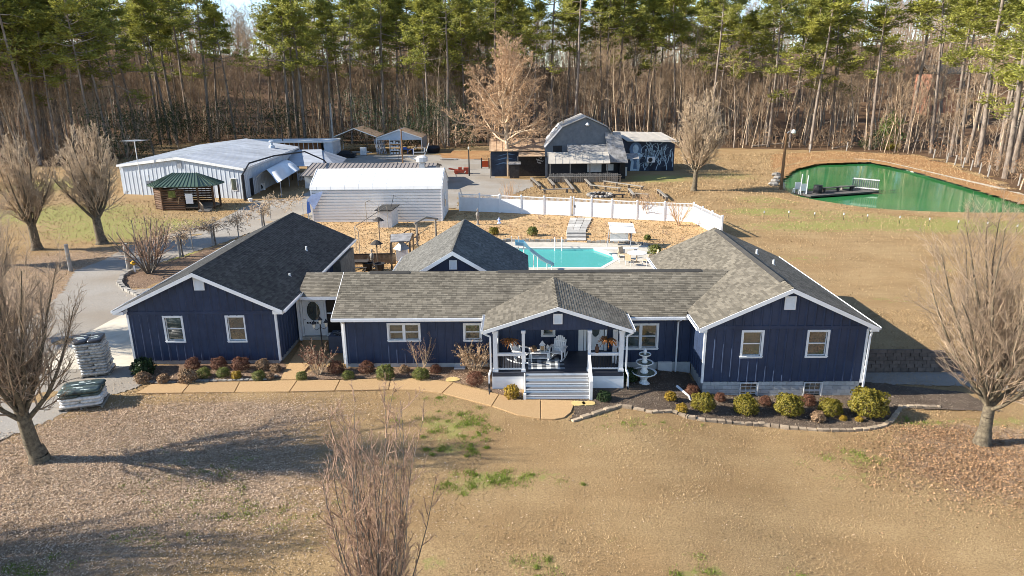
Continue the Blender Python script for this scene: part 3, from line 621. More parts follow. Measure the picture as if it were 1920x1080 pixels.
# breezeway roof
bf = [(-12.0, 35.6, 2.86), (-9.0, 35.6, 2.86), (-9.0, 37.7, 3.6), (-12.0, 37.7, 3.6)]
br_ = [(-9.0, 39.8, 2.86), (-12.0, 39.8, 2.86), (-12.0, 37.7, 3.6), (-9.0, 37.7, 3.6)]
mp = MB(); roof_deck(mp, bf); roof_deck(mp, br_); r_brz = mp.build('roof', 'felt', house); ROOFS['breeze'] = (r_brz, 'shingle')
shingle_plane('breeze', bf, seed=51); shingle_plane('breeze', br_, seed=53)
# the 300 shingles that show largest are pieces of their own, the rest one mass per roof
camv = Vector(CAM)
def shown(i):
    s = SH[i]; d = camv - s[1]
    return -(max(0.0, s[4].dot(d.normalized())) / d.length_squared) if s[5] > 0.17 else 0.0
order = sorted(range(len(SH)), key=shown); big = set(order[:300])
sm_cache = {}
for key, (ro, m) in ROOFS.items():
    V = []; F3 = []; F4 = []; me_v = []; me_f = []
    for i, s in enumerate(SH):
        if s[0] != key: continue
        vs = shingle_verts(s)
        if i in big:
            kk = (key, round(s[5], 1), round(s[7], 3))
            if kk not in sm_cache:
                loc = [Vector(((p - s[1]).dot(s[2]), (p - s[1]).dot(s[3]), (p - s[1]).dot(s[4]))) for p in vs]
                me = bpy.data.meshes.new('shingle'); me.from_pydata(loc, [], SHF); me.materials.append(M[m]); sm_cache[kk] = (me, s[5])
            me, L0 = sm_cache[kk]
            ob = link('shingle', me, ro)
            u, v, n = s[2] * (s[5] / L0), s[3], s[4]; o = s[1] - Vector(ORI[house.name])
            ob.matrix_local = Matrix(((u.x, v.x, n.x, o.x), (u.y, v.y, n.y, o.y), (u.z, v.z, n.z, o.z), (0, 0, 0, 1)))
        else:
            k = len(me_v); me_v += [tuple(p - Vector(ORI[house.name])) for p in vs]; me_f += [tuple(j + k for j in f) for f in SHF]
    me = bpy.data.meshes.new('shingles'); me.from_pydata(me_v, [], me_f); me.materials.append(M[m])
    tag(link('shingles', me, ro), kind='stuff')
# ridge caps and the ridge vent
def ridge_caps(ro, p, q, m, w=0.15, drop=0.07, step=0.24):
    p = Vector(p); q = Vector(q); L = (q - p).length; d = (q - p).normalized(); s = d.cross(Vector((0, 0, 1))).normalized(); mb = MB(); k = int(L / step)
    for i in range(k):
        a = p + d * (i * step); b = p + d * ((i + 1) * step + 0.05); up = Vector((0, 0, 0.03)); up2 = Vector((0, 0, 0.012))
        mb.add([a - s * w - Vector((0, 0, drop)) + up, a + up * 1.3, a + s * w - Vector((0, 0, drop)) + up, b - s * w - Vector((0, 0, drop)) + up2, b + up2 * 1.3, b + s * w - Vector((0, 0, drop)) + up2],
               [(0, 1, 4, 3), (1, 2, 5, 4), (0, 3, 4, 1, 2), (3, 5, 4)][:2])
    tag(mb.build('ridge_caps', m, ro), kind='stuff')
ridge_caps(r_gar, (GX, 32.85, GZ), (GX, 48.9, GZ), 'shingle_dark'); ridge_caps(r_win, (RX, 30.0, RZ), (RX, 43.2, RZ), 'shingle')
ridge_caps(r_porch, (PCX, PY0, PZ), (PCX, PY1 - 0.1, PZ), 'shingle', drop=0.05); ridge_caps(r_rear, (-3.75, 37.4, 4.86), (-3.75, 46.5, 4.86), 'shingle_grey', drop=0.09)
ridge_caps(r_brz, (-12, 37.7, 3.6), (-9.1, 37.7, 3.6), 'shingle', drop=0.05)
for x0, x1 in ((-7.9, -5.8), (-1.2, 9.4)):
    mb = MB()
    mb.add([(x0, 35.12, 4.24), (x0, 35.3, 4.345), (x0, 35.48, 4.24), (x1, 35.12, 4.24), (x1, 35.3, 4.345), (x1, 35.48, 4.24), (x0, 35.12, 4.2), (x1, 35.12, 4.2), (x0, 35.48, 4.2), (x1, 35.48, 4.2)],
           [(0, 3, 4, 1), (1, 4, 5, 2), (6, 7, 3, 0), (2, 5, 9, 8), (0, 1, 2, 8, 6), (3, 7, 9, 5, 4)])
    mb.build('ridge_vent', 'felt', r_main)
mb = MB(); mb.add([(RX - 0.2, 31.2, RZ - 0.06), (RX, 31.2, RZ + 0.06), (RX + 0.2, 31.2, RZ - 0.06), (RX - 0.2, 42.6, RZ - 0.06), (RX, 42.6, RZ + 0.06), (RX + 0.2, 42.6, RZ - 0.06)],
                  [(0, 1, 4, 3), (1, 2, 5, 4), (0, 2, 1), (3, 4, 5)]); mb.build('ridge_vent', 'felt', r_win)
for x, y, z, par, h in ((-13.4, 42.5, 3.67, r_gar, .32), (13.2, 38.2, 4.35, r_win, .3), (13.6, 36.6, 4.16, r_win, .3), (-12.9, 37.5, 3.43, r_gar, .2)):
    mb = MB(); mb.tube([(x, y, z - 0.1), (x, y, z + h)], 0.06, 8); mb.lathe([(0.14, 0.0), (0.08, 0.08)], (x, y, z - 0.02), 8); mb.build('vent_pipe', 'dullwhite', par)

# walls ---------------------------------------------------------------
def wall(p0, d, L, z0, top, openings=(), t=0.14, m='navy', battens=0.41, bw=0.04, bp=0.045, name='wall', skip=None, b0=0.2, band=None, parent=None, label=None):
    """p0 (x,y), d unit direction seen from outside left to right, outward normal = d rotated -90; top: [(u,z)...]; openings (u0,u1,z0,z1)"""
    d = np.array(d, float); n = np.array([d[1], -d[0]]); p0 = np.array(p0, float)
    tz = lambda u: float(np.interp(u, [a for a, _ in top], [b for _, b in top]))
    us = sorted(set([0, L] + [a for a, _ in top if 0 < a < L] + [q for o in openings for q in o[:2]]))
    mb = MB()
    def pt(u, z, off): q = p0 + d * u + n * off; return (q[0], q[1], z)
    for a, b in zip(us[:-1], us[1:]):
        if b - a < 1e-4: continue
        cuts = sorted([o[2:] for o in openings if o[0] <= a + 1e-6 and o[1] >= b - 1e-6]); z = z0; segs = []
        for c0, c1 in cuts: segs.append((z, c0, c0)); z = c1
        segs.append((z, tz(a), tz(b)))
        for lo, ta, tb in segs:
            if max(ta, tb) - lo < 1e-3: continue
            mb.hexa([pt(a, lo, 0), pt(b, lo, 0), pt(b, lo, -t), pt(a, lo, -t)], [pt(a, ta, 0), pt(b, tb, 0), pt(b, tb, -t), pt(a, ta, -t)])
    w = mb.build(name, m, parent or house)
    if label: w['label'] = label
    if battens:
        u = b0
        while u < L - 0.08:
            cuts = sorted([o[2:] for o in openings if o[0] - 0.1 < u < o[1] + 0.1]); z = z0; segs = []
            for c0, c1 in cuts: segs.append((z, c0 - 0.1)); z = c1 + 0.1
            segs.append((z, min(tz(u - bw / 2), tz(u + bw / 2)) - 0.02))
            for lo, hi in segs:
                parts = [(lo, hi)]
                if band and lo < band < hi: parts = [(lo, band), (band + 0.16, hi)]
                for a, b in parts:
                    if b - a < 0.05: continue
                    bb = MB(); e = 0.0 if a > z0 else 0.0
                    bb.hexa([pt(u - bw / 2 - bp, a, 0.001), pt(u + bw / 2 + bp, a, 0.001), pt(u + bw / 2, a, bp), pt(u - bw / 2, a, bp)][::-1], [pt(u - bw / 2 - bp, b, 0.001), pt(u + bw / 2 + bp, b, 0.001), pt(u + bw / 2, b, bp), pt(u - bw / 2, b, bp)][::-1])
                    bb.build('batten', m, w)
            u += battens
        if band:
            bb = MB(); bb.hexa([pt(0, band, 0.001), pt(0, band, bp * 0.9), pt(L, band, bp * 0.9), pt(L, band, 0.001)], [pt(0, band + 0.16, 0.001), pt(0, band + 0.16, bp * 0.9), pt(L, band + 0.16, bp * 0.9), pt(L, band + 0.16, 0.001)]); bb.build('band_board', m, w)
    return w, pt
def window(pt, u0, u1, z0, z1, cols=1, casing=0.1, meet=0.5, grid=None, parent=None, m='white', sill=True):
    """casing proud of the wall, sashes and panes set back"""
    mb = MB(); c = casing
    def brd(a, b, z, y, f0=-0.05, f1=0.03): mb.hexa([pt(a, z, f1), pt(b, z, f1), pt(b, z, f0), pt(a, z, f0)], [pt(a, y, f1), pt(b, y, f1), pt(b, y, f0), pt(a, y, f0)])
    brd(u0 - c, u1 + c, z1, z1 + c); brd(u0 - c, u1 + c, z0 - c, z0); brd(u0 - c, u0, z0, z1); brd(u1, u1 + c, z0, z1)
    brd(u0, u0 + 0.035, z0, z1, -0.1, -0.05); brd(u1 - 0.035, u1, z0, z1, -0.1, -0.05); brd(u0 + 0.035, u1 - 0.035, z1 - 0.035, z1, -0.1, -0.05); brd(u0 + 0.035, u1 - 0.035, z0, z0 + 0.035, -0.1, -0.05)
    for k in range(1, cols):
        um = u0 + (u1 - u0) * k / cols; brd(um - 0.07, um + 0.07, z0, z1, -0.1, 0.02)
    w = mb.build('window', m, parent or house)
    if sill:
        s = MB(); s.hexa([pt(u0 - c - 0.02, z0 - 0.035, 0.031), pt(u1 + c + 0.02, z0 - 0.035, 0.031), pt(u1 + c + 0.02, z0 - 0.035, 0.065), pt(u0 - c - 0.02, z0 - 0.035, 0.065)][::-1],
                         [pt(u0 - c - 0.02, z0, 0.031), pt(u1 + c + 0.02, z0, 0.031), pt(u1 + c + 0.02, z0, 0.065), pt(u0 - c - 0.02, z0, 0.065)][::-1]); s.build('sill', m, w)
    for k in range(cols):
        a = u0 + (u1 - u0) * k / cols + (0.035 if k == 0 else 0.07); b = u0 + (u1 - u0) * (k + 1) / cols - (0.035 if k == cols - 1 else 0.07)
        zm = z0 + (z1 - z0) * meet
        if meet:
            s = MB(); s.hexa([pt(a, zm - 0.025, -0.06), pt(b, zm - 0.025, -0.06), pt(b, zm - 0.025, -0.1), pt(a, zm - 0.025, -0.1)], [pt(a, zm + 0.025, -0.06), pt(b, zm + 0.025, -0.06), pt(b, zm + 0.025, -0.1), pt(a, zm + 0.025, -0.1)]); s.build('sash_rail', m, w)
        for lo, hi in ([(z0 + 0.035, zm - 0.025), (zm + 0.025, z1 - 0.035)] if meet else [(z0 + 0.035, z1 - 0.035)]):
            g = MB(); g.hexa([pt(a, lo, -0.09), pt(b, lo, -0.09), pt(b, lo, -0.11), pt(a, lo, -0.11)], [pt(a, hi, -0.092), pt(b, hi, -0.092), pt(b, hi, -0.112), pt(a, hi, -0.112)]); g.build('pane', 'glass', w)
        if grid:
            s = MB()
            for i in range(1, grid[0]): q = a + (b - a) * i / grid[0]; s.hexa([pt(q - .01, z0, -.07), pt(q + .01, z0, -.07), pt(q + .01, z0, -.088), pt(q - .01, z0, -.088)], [pt(q - .01, z1, -.07), pt(q + .01, z1, -.07), pt(q + .01, z1, -.088), pt(q - .01, z1, -.088)])
            for i in range(1, grid[1]): q = z0 + (z1 - z0) * i / grid[1]; s.hexa([pt(a, q - .01, -.065), pt(b, q - .01, -.065), pt(b, q - .01, -.083), pt(a, q - .01, -.083)], [pt(a, q + .01, -.065), pt(b, q + .01, -.065), pt(b, q + .01, -.083), pt(a, q + .01, -.083)])
            s.build('muntins', m, w)
    return w
def gable_vent(pt0, u0, u1, z0, z1, parent=None):
    pt = lambda u, z, o: pt0(u, z, o + 0.046)
    mb = MB(); f = 0.05
    def brd(a, b, z, y, f0=0.001, f1=0.05): mb.hexa([pt(a, z, f1), pt(b, z, f1), pt(b, z, f0), pt(a, z, f0)], [pt(a, y, f1), pt(b, y, f1), pt(b, y, f0), pt(a, y, f0)])
    brd(u0, u1, z0, z0 + f); brd(u0, u1, z1 - f, z1); brd(u0, u0 + f, z0 + f, z1 - f); brd(u1 - f, u1, z0 + f, z1 - f); brd(u0 + f, u1 - f, z0 + f, z1 - f, 0.001, 0.008)
    v = mb.build('gable_vent', 'white', parent or house); sl = MB(); k = 9
    for i in range(k):
        z = z0 + f + (z1 - z0 - 2 * f) * i / k; h = (z1 - z0 - 2 * f) / k
        sl.hexa([pt(u0 + f, z, 0.04), pt(u1 - f, z, 0.04), pt(u1 - f, z, 0.032), pt(u0 + f, z, 0.032)], [pt(u0 + f, z + h * .9, 0.018), pt(u1 - f, z + h * .9, 0.018), pt(u1 - f, z + h * .9, 0.01), pt(u0 + f, z + h * .9, 0.01)])
    tag(sl.build('louvre_slats', 'white', v), kind='stuff')
def box_part(name, m, *b, parent=None):
    mb = MB(); mb.box(*b); return mb.build(name, m, parent or house)
def rake(y, cx, cz, slope, half, w=0.2, t=0.03, halfl=None, m='white', gap=0.0, thick=0.1):
    """the two white boards under a gable edge (gable faces -y at y)"""
    hl = halfl or half; dz = thick + 0.015
    for s, h in ((-1, hl), (1, half)):
        mb = MB(); zt = cz; ze = cz - slope * h
        mb.prism([(cx, y, zt + 0.0), (cx + s * h, y, ze + 0.0), (cx + s * h, y, ze - w), (cx, y, zt - w)], (0, -t, 0)); mb.build('rake_board', m, house)
def gutter(p, q, out, m='white', size=0.12, parent=None):
    """open trough along an eave; out = unit outward xy"""
    p = Vector(p); q = Vector(q); o = Vector((out[0], out[1], 0)); z = Vector((0, 0, 1)); mb = MB(); s = size; t = 0.012
    def strip(a0, a1, b0, b1): mb.hexa([p + o * a0 + z * b0, q + o * a0 + z * b0, q + o * a1 + z * b0, p + o * a1 + z * b0], [p + o * a0 + z * b1, q + o * a0 + z * b1, q + o * a1 + z * b1, p + o * a1 + z * b1])
    strip(0, s, -s, -s + t); strip(s, s + t, -s, 0.0); strip(0, t, -s + t, -0.02)
    for e in (p, q):
        d = (q - p).normalized() * t; d = d if e is p else -d
        mb.hexa([e + o * t - z * (s - t), e + d + o * t - z * (s - t), e + d + o * s - z * (s - t), e + o * s - z * (s - t)], [e + o * t - z * .01, e + d + o * t - z * .01, e + d + o * s - z * .01, e + o * s - z * .01])
    return mb.build('gutter', m, parent or house)
def downspout(pts, m='white', w=0.075):
    mb = MB()
    for a, b in zip(pts[:-1], pts[1:]): mb.bar(a, b, w)
    return mb.build('downspout', m, house)

# garage wing
GL, GR, GY, GB = -19.82, -12.38, 33.2, 48.7
tw = lambda u, cx, cz, s, x0: cz - s * abs(x0 + u - cx) - 0.125
gt = [(0, tw(0, GX, GZ, GS, GL)), (GX - GL, GZ - 0.125), (GR - GL, tw(GR - GL, GX, GZ, GS, GL))]
w1, ptg = wall((GL, GY), (1, 0), GR - GL, 0.22, gt, [(1.83, 2.66, 1.3, 2.55), (5.0, 5.83, 1.3, 2.55)], band=2.72, b0=0.2, battens=0.41)
window(ptg, 1.83, 2.66, 1.3, 2.55); window(ptg, 5.0, 5.83, 1.3, 2.55); gable_vent(ptg, 3.6, 4.12, 4.0, 4.68)
ev = GZ - GS * (GR - GX) - 0.12
w2, _p = wall((GR, GY + .142), (0, 1), GB - GY - .142, 0.22, [(0, ev), (20, ev)], [(3.35, 3.4, 9, 9.1)][:0], battens=0.41, b0=0.3)
w3, _p = wall((GL, GB), (0, -1), GB - GY - .142, 0.22, [(0, ev), (20, ev)], battens=0.41, b0=0.3)
box_part('foundation', 'mortar', GL + 0.03, GY + 0.02, -0.4, GR - 0.03, GB, 0.22)
for x in (GL, GR): box_part('corner_board', 'white', x - (0.07 if x == GL else 0.03), GY - 0.035, 0.2, x + (0.03 if x == GL else 0.07), GY + 0.09, ev - 0.02)
rake(32.85, GX, GZ, GS, 4.25); 
for s in (-1, 1):                                            # soffits and boxed eave ends
    mb = MB(); mb.prism([(GX + s * 4.25, 32.86, GZ - GS * 4.25 - 0.2), (GX + s * 3.74, 32.86, GZ - GS * 4.25 - 0.2), (GX + s * 3.74, 32.86, GZ - GS * 4.25 - 0.02), (GX + s * 4.25, 32.86, GZ - GS * 4.25 - 0.13)], (0, 15.8, 0)); mb.build('soffit', 'white', house)
gutter((GX + 4.25, 48.8, GZ - GS * 4.25), (GX + 4.25, 32.9, GZ - GS * 4.25), (1, 0)); gutter((GX - 4.25, 32.9, GZ - GS * 4.25), (GX - 4.25, 48.8, GZ - GS * 4.25), (-1, 0))
mb = MB(); mb.box(GX + 3.72, GB - 0.0, 2.0, GX + 3.78, GB + 0.01, 2.1)
# the back corner of the garage: grey cabinets under the eave
box_part('cabinet', 'greywood', GR + 0.01, 44.4, 0.3, GR + 0.55, 48.2, 2.55)

# main section
ML, MY = -8.9, 32.7; mev = 2.8 + 0.48 * 0.5 - 0.12
ops = [(2.33, 3.80, 1.47, 2.27), (6.12, 6.85, 1.47, 2.24), (10.0, 10.5, 1.7, 2.3), (12.15, 13.05, 0.86, 2.5), (14.05, 15.63, 0.98, 2.18)]
w4, ptm = wall((ML, MY), (1, 0), 8.5 - ML, 0.22, [(0, mev), (20, mev)], ops, battens=0.405, bw=0.05, bp=0.026, b0=0.25)
window(ptm, *ops[0], cols=2); window(ptm, *ops[1]); window(ptm, *ops[2]); window(ptm, *ops[4], cols=2)
box_part('foundation', 'block', ML + 0.02, MY + 0.02, -0.6, 8.5, MY + 0.2, 0.22)
wall((ML, 37.858), (0, -1), 37.716 - MY, 0.0, [(0, 2.9), (2.65, 4.15), (5.3, 2.9)], battens=0.405)
wall((8.5, 38.0), (-1, 0), 8.5 - ML, 0.0, [(0, mev), (20, mev)], battens=0)
box_part('corner_board', 'white', ML - 0.05, MY - 0.03, 0.2, ML + 0.07, MY + 0.1, mev)
mb = MB(); mb.prism([(-9.26, 32.2, 2.8), (-9.26, 35.3, 4.288), (-9.26, 35.3, 4.1), (-9.26, 32.2, 2.61)], (-0.03, 0, 0)); mb.build('rake_board', 'white', house)
box_part('fascia', 'white', -9.26, 32.17, 2.62, PCX - PH - 0.02, 32.2, 2.79); box_part('fascia', 'white', PCX + PH + 0.02, 32.17, 2.62, 8.2, 32.2, 2.79)
box_part('soffit', 'white', -9.24, 32.21, 2.6, 8.1, 32.68, 2.62)
gutter((-9.26, 32.165, 2.8), (PCX - PH - 0.1, 32.165, 2.8), (0, -1)); gutter((PCX + PH + 0.25, 32.165, 2.8), (7.95, 32.165, 2.8), (0, -1))
downspout([(-8.78, 32.1, 2.66), (-8.78, 32.62, 2.4), (-8.78, 32.62, 0.0)]); downspout([(7.75, 32.1, 2.66), (7.75, 32.62, 2.4), (7.75, 32.62, -0.3)])
box_part('vent_hatch', 'dullwhite', 6.85, 32.55, -0.25, 7.55, 32.7, 0.25)
# front door on the porch
def slab_door(x0, x1, z0, z1, y, parent, lite):
    mb = MB(); mb.box(x0, y - 0.02, z0, x1, y + 0.03, z1); d = mb.build('door', 'white', parent)
    mb = MB(); cx, cz, rx, rz = lite; n = 24
    ring = [(cx + rx * math.cos(2 * math.pi * i / n), cz + rz * math.sin(2 * math.pi * i / n)) for i in range(n)]
    mb.prism([(a, y - 0.021, b) for a, b in ring], (0, -0.012, 0)); mb.build('oval_pane', 'glass', d)
    fr = MB(); fr.tube([(cx + (rx + .03) * math.cos(2 * math.pi * i / n), y - 0.03, cz + (rz + .03) * math.sin(2 * math.pi * i / n)) for i in range(n + 1)], 0.03, 6); fr.build('oval_frame', 'white', d)
    h = MB(); h.tube([(x0 + 0.08, y - 0.02, z0 + 0.95), (x0 + 0.08, y - 0.09, z0 + 0.95)], 0.03, 8); h.build('handle', 'greymetal', d)
    return d
slab_door(ML + 12.18, ML + 13.02, 0.86, 2.48, 32.75, house, (ML + 12.6, 1.98, 0.2, 0.4))
mb = MB(); mb.box(ML + 12.03, 32.66, 0.86, ML + 12.149, 32.8, 2.5); mb.box(ML + 13.051, 32.66, 0.86, ML + 13.17, 32.8, 2.5); mb.box(ML + 11.75, 32.66, 0.86, ML + 12.0, 32.69, 2.5); mb.build('door_frame', 'white', house)
# porch
DZ = 0.85
pd = MB(); pd.box(-1.34, 30.02, DZ - 0.2, 4.74, 32.66, DZ - 0.035); deck = pd.build('porch_deck', 'deckdark', house)
y = 30.0
while y < 32.6: 
    box_part('deck_board', 'deckdark', -1.36, y, DZ - 0.033, 4.76, y + 0.132, DZ, parent=deck); y += 0.138
posts = [(-1.2, 30.2), (0.1, 30.2), (3.15, 30.2), (4.62, 30.2)]
for i, (x, yy) in enumerate(posts):
    mb = MB(); w = 0.1 if i in (0, 3) else 0.07; bz = 0.1 if i in (1, 2) else DZ
    mb.box(x - w, yy - w, DZ, x + w, yy + w, 2.87); mb.box(x - w - .03, yy - w - .03, DZ + 0.001, x + w + .03, yy + w + .03, DZ + 0.12); mb.box(x - w - .03, yy - w - .03, 2.75, x + w + .03, yy + w + .03, 2.869)
    mb.build('porch_post', 'white', house)
for x in (-1.2, 4.62):
    mb = MB(); mb.box(x - .07, 32.5, DZ, x + .07, 32.64, 2.7); mb.build('porch_post', 'white', house)
def railing(p, q, n):
    mb = MB(); p = Vector(p); q = Vector(q)
    mb.bar(p + Vector((0, 0, 0.88)), q + Vector((0, 0, 0.88)), 0.13, 0.045); mb.bar(p + Vector((0, 0, 0.80)), q + Vector((0, 0, 0.80)), 0.05, 0.08); mb.bar(p + Vector((0, 0, 0.12)), q + Vector((0, 0, 0.12)), 0.05, 0.08)
    r = mb.build('porch_railing', 'white', house)
    for i in range(n):
        a = p.lerp(q, (i + 0.5) / n); b = MB(); b.bar(a + Vector((0, 0, 0.16)), a + Vector((0, 0, 0.76)), 0.035); b.build('baluster', 'iron', r)
railing((-1.1, 30.2, DZ), (0.03, 30.2, DZ), 9); railing((3.22, 30.2, DZ), (4.52, 30.2, DZ), 10); railing((4.62, 30.3, DZ), (4.62, 32.5, DZ), 15); railing((-1.2, 30.3, DZ), (-1.2, 32.5, DZ), 15)
box_part('porch_skirt', 'white', -1.36, 30.03, -0.1, 0.12, 30.08, DZ - 0.04); box_part('porch_skirt', 'white', 3.13, 30.03, -0.2, 4.76, 30.08, DZ - 0.04)
box_part('porch_skirt', 'white', -1.36, 30.08, -0.1, -1.31, 32.6, DZ - 0.04); box_part('porch_skirt', 'white', 4.71, 30.08, -0.35, 4.76, 32.6, DZ - 0.04)
for i in range(5):                                            # five risers, four treads
    z = DZ - 0.165 * i - 0.01; yy = 30.0 - 0.27 * i
    box_part('riser', 'white', 0.2, yy - 0.0, z - 0.165, 3.08, yy + 0.025, z - 0.035)
    if i < 4: box_part('tread', 'treadgrey', 0.2, yy - 0.275, z - 0.165, 3.08, yy + 0.02, z - 0.128)
    if i < 4: box_part('nosing', 'white', 0.2, yy - 0.29, z - 0.168, 3.08, yy - 0.277, z - 0.125)
for x in (0.12, 3.1):
    mb = MB(); mb.prism([(x, 30.0, DZ - 0.03), (x, 28.86, 0.22), (x, 28.86, -0.05), (x, 30.0, -0.05)], (0.06, 0, 0)); mb.build('stair_stringer', 'white', house)
    mb = MB(); mb.box(x - 0.035, 28.8, -0.02, x + 0.095, 28.9, 0.32 if x < 1 else 0.95); mb.build('newel_post', 'white', house)
mb = MB(); mb.bar((3.14, 30.15, DZ + 0.9), (3.14, 28.8, 0.92), 0.11, 0.05); mb.bar((3.14, 30.1, DZ + 0.12), (3.14, 28.85, 0.3), 0.05, 0.07)
for k in range(7):
    t = (k + 0.5) / 7; mb.bar((3.14, 30.1 - 1.25 * t, DZ + 0.14 - 0.55 * t), (3.14, 30.1 - 1.25 * t, DZ + 0.86 - 0.78 * t), 0.035)
mb.build('stair_railing', 'white', house)
gtp = [(0, 2.8), (0.001, 2.98 - 0.1), (PCX + 1.34, PZ - 0.12), (6.08, 2.98 - 0.1)]
w5, ptp = wall((-1.36, 30.22), (1, 0), 6.1, 2.872, [(0, 2.95), (3.04, PZ - 0.12), (6.1, 2.95)], battens=0.2, bw=0.012, bp=0.008, t=0.1, b0=0.1)
gable_vent(ptp, 2.83, 3.25, 3.18, 3.68)
rake(PY0, PCX, PZ, PS, PH, w=0.17)
box_part('porch_ceiling', 'dullwhite', -1.3, 30.33, 2.88, 4.7, 32.6, 2.9)
for x in (0.45, 2.7):
    mb = MB(); mb.lathe([(0.09, 0.0), (0.1, -0.02), (0.05, -0.07), (0.001, -0.08)][::-1], (x, 30.7, 2.88), 10); mb.build('ceiling_light', 'lampglass', house)
gutter((PCX - PH, 32.2, 2.96), (PCX - PH, 29.95, 2.96), (-1, 0)); gutter((PCX + PH, 29.95, 2.96), (PCX + PH, 32.2, 2.96), (1, 0))
downspout([(PCX - PH - .06, 30.05, 2.8), (-1.42, 30.1, 2.6), (-1.42, 30.1, 0.95), (-1.5, 29.98, 0.75), (-1.5, 29.98, 0.3)]); downspout([(PCX + PH + .06, 30.05, 2.8), (4.86, 30.1, 2.6), (4.86, 30.1, 0.95), (4.95, 29.98, 0.75), (4.95, 29.98, 0.1)])
for x, s in ((-1.5, -1), (4.95, -1)):
    mb = MB(); mb.tube([(x, 29.98, 0.34), (x, 29.98, 0.05), (x + 0.03, 29.7, 0.03), (x + 0.02, 29.2, 0.0)] if x < 0 else [(x, 29.98, 0.15), (x, 29.95, -0.05), (x, 29.4, -0.08), (x - 0.05, 28.6, -0.1), (x - 0.1, 27.75, -0.1)], 0.055, 8); mb.build('drain_pipe', 'iron', house)
# right wing
WL, WR, WY, WB = 8.5, 15.85, 30.3, 43.0
wt = [(0, tw(0, RX, RZ, GS, WL)), (RX - WL, RZ - 0.125), (WR - WL, tw(WR - WL, RX, RZ, GS, WL))]
ops = [(1.73, 2.57, 1.5, 2.68), (4.73, 5.57, 1.5, 2.68)]
w6, ptw = wall((WL, WY), (1, 0), WR - WL, 0.22, wt, ops, battens=0.405, b0=0.45, band=2.83)
for o in ops: window(ptw, *o)
gable_vent(ptw, 3.42, 3.93, 3.78, 4.42)
wev = RZ - GS * (RX - WL) - 0.12
wall((WL, WY + 2.4), (0, -1), 2.4 - .142, 0.22, [(0, wev), (5, wev)], battens=0.405, b0=0.2)
wall((WR, WY + .142), (0, 1), WB - WY - .3, 0.22, [(0, wev), (20, wev)], battens=0.405, b0=0.2); wall((WL, WB - .142), (0, -1), WB - 38.142, 0.22, [(0, wev), (20, wev)], battens=0.405)
wall((WR, WB), (-1, 0), WR - WL, 0.22, [(0, wev), (WR - RX, RZ - .15), (WR - WL, wev)], battens=0)
for x in (WL, WR): box_part('corner_board', 'white', x - (0.07 if x == WL else 0.03), WY - 0.035, 0.15, x + (0.03 if x == WL else 0.07), WY + 0.09, wev - 0.02)
rake(30.0, RX, RZ, GS, 4.05)
for s in (-1, 1):
    mb = MB(); ez = RZ - GS * 4.05; mb.prism([(RX + s * 4.05, 30.01, ez - 0.2), (RX + s * 3.7, 30.01, ez - 0.2), (RX + s * 3.7, 30.01, ez - 0.04), (RX + s * 4.05, 30.01, ez - 0.13)], (0, 2.0 if s < 0 else 13.0, 0)); mb.build('soffit', 'white', house)
gutter((RX - 4.05, 32.0, RZ - GS * 4.05), (RX - 4.05, 30.05, RZ - GS * 4.05), (-1, 0)); gutter((RX + 4.05, 30.05, RZ - GS * 4.05), (RX + 4.05, 43.1, RZ - GS * 4.05), (1, 0)); gutter((RX - 4.05, 43.1, RZ - GS * 4.05), (RX - 4.05, 37.6, RZ - GS * 4.05), (-1, 0))
downspout([(15.98, 30.12, 2.7), (15.98, 30.22, 2.45), (15.98, 30.22, -0.4)])
fb = [(1.75, 2.65), (4.75, 5.65)]
fm = MB(); 
for a, b in ((0.02, 1.75), (2.65, 4.75), (5.65, 7.33)): fm.box(WL + a, WY + 0.03, -0.9, WL + b, WY + 0.25, 0.2)
fm.box(WL + 0.03, WY + 0.25, -0.9, WL + 0.2, 32.68, 0.2); fm.box(WR - 0.2, WY + 0.25, -0.9, WR - 0.03, WB, 0.2); fnd = fm.build('foundation', 'mortar', house)
bme = bpy.data.meshes.new('block'); mb = MB(); mb.box(0, 0, 0, 0.385, 0.03, 0.185); bme.from_pydata(mb.v, [], mb.f); bme.materials.append(M['block'])
for r in range(6):
    z = 0.0 - 0.2 * r + 0.008; u = -0.2 * (r % 2)
    while u < 7.33:
        a, b = max(u, 0.02), min(u + 0.385, 7.33)
        for s0, s1 in ((0.02, 1.75), (2.65, 4.75), (5.65, 7.33)):
            c, e = max(a, s0), min(b, s1)
            if e - c > 0.04:
                ob = link('block', bme, fnd); ob.location = (WL + c - 0, WY - 0.0 - 33, z); ob.scale = ((e - c) / 0.385, 1, 1)
        u += 0.395
for a, b in fb: window(ptw, a + 0.06, b - 0.06, -0.62, 0.12, cols=1, casing=0.05, meet=0.42, grid=(3, 4), m='dullwhite', sill=False)
# rear wing gable
w7, ptr = wall((-7.2, 37.75), (1, 0), 6.9, 2.4, [(0, 2.7), (3.45, 4.86 - 0.14), (6.9, 2.7)], battens=0.3, bw=0.02, bp=0.01)
gable_vent(ptr, 3.22, 3.66, 3.75, 4.28); rake(37.4, -3.75, 4.86, 0.6, 4.25, w=0.24)
wall((-0.3, 38.0), (0, 1), 8.05, 0, [(0, 2.6), (9, 2.6)], battens=0.41); wall((-7.2, 46.05), (0, -1), 8.05, 0, [(0, 2.6), (9, 2.6)], battens=0.41); wall((-0.3, 46.2), (-1, 0), 6.9, 0, [(0, 2.7), (3.45, 4.7), (6.9, 2.7)], battens=0)
gutter((-8.0, 46.4, 2.31), (-8.0, 38.4, 2.31), (-1, 0))
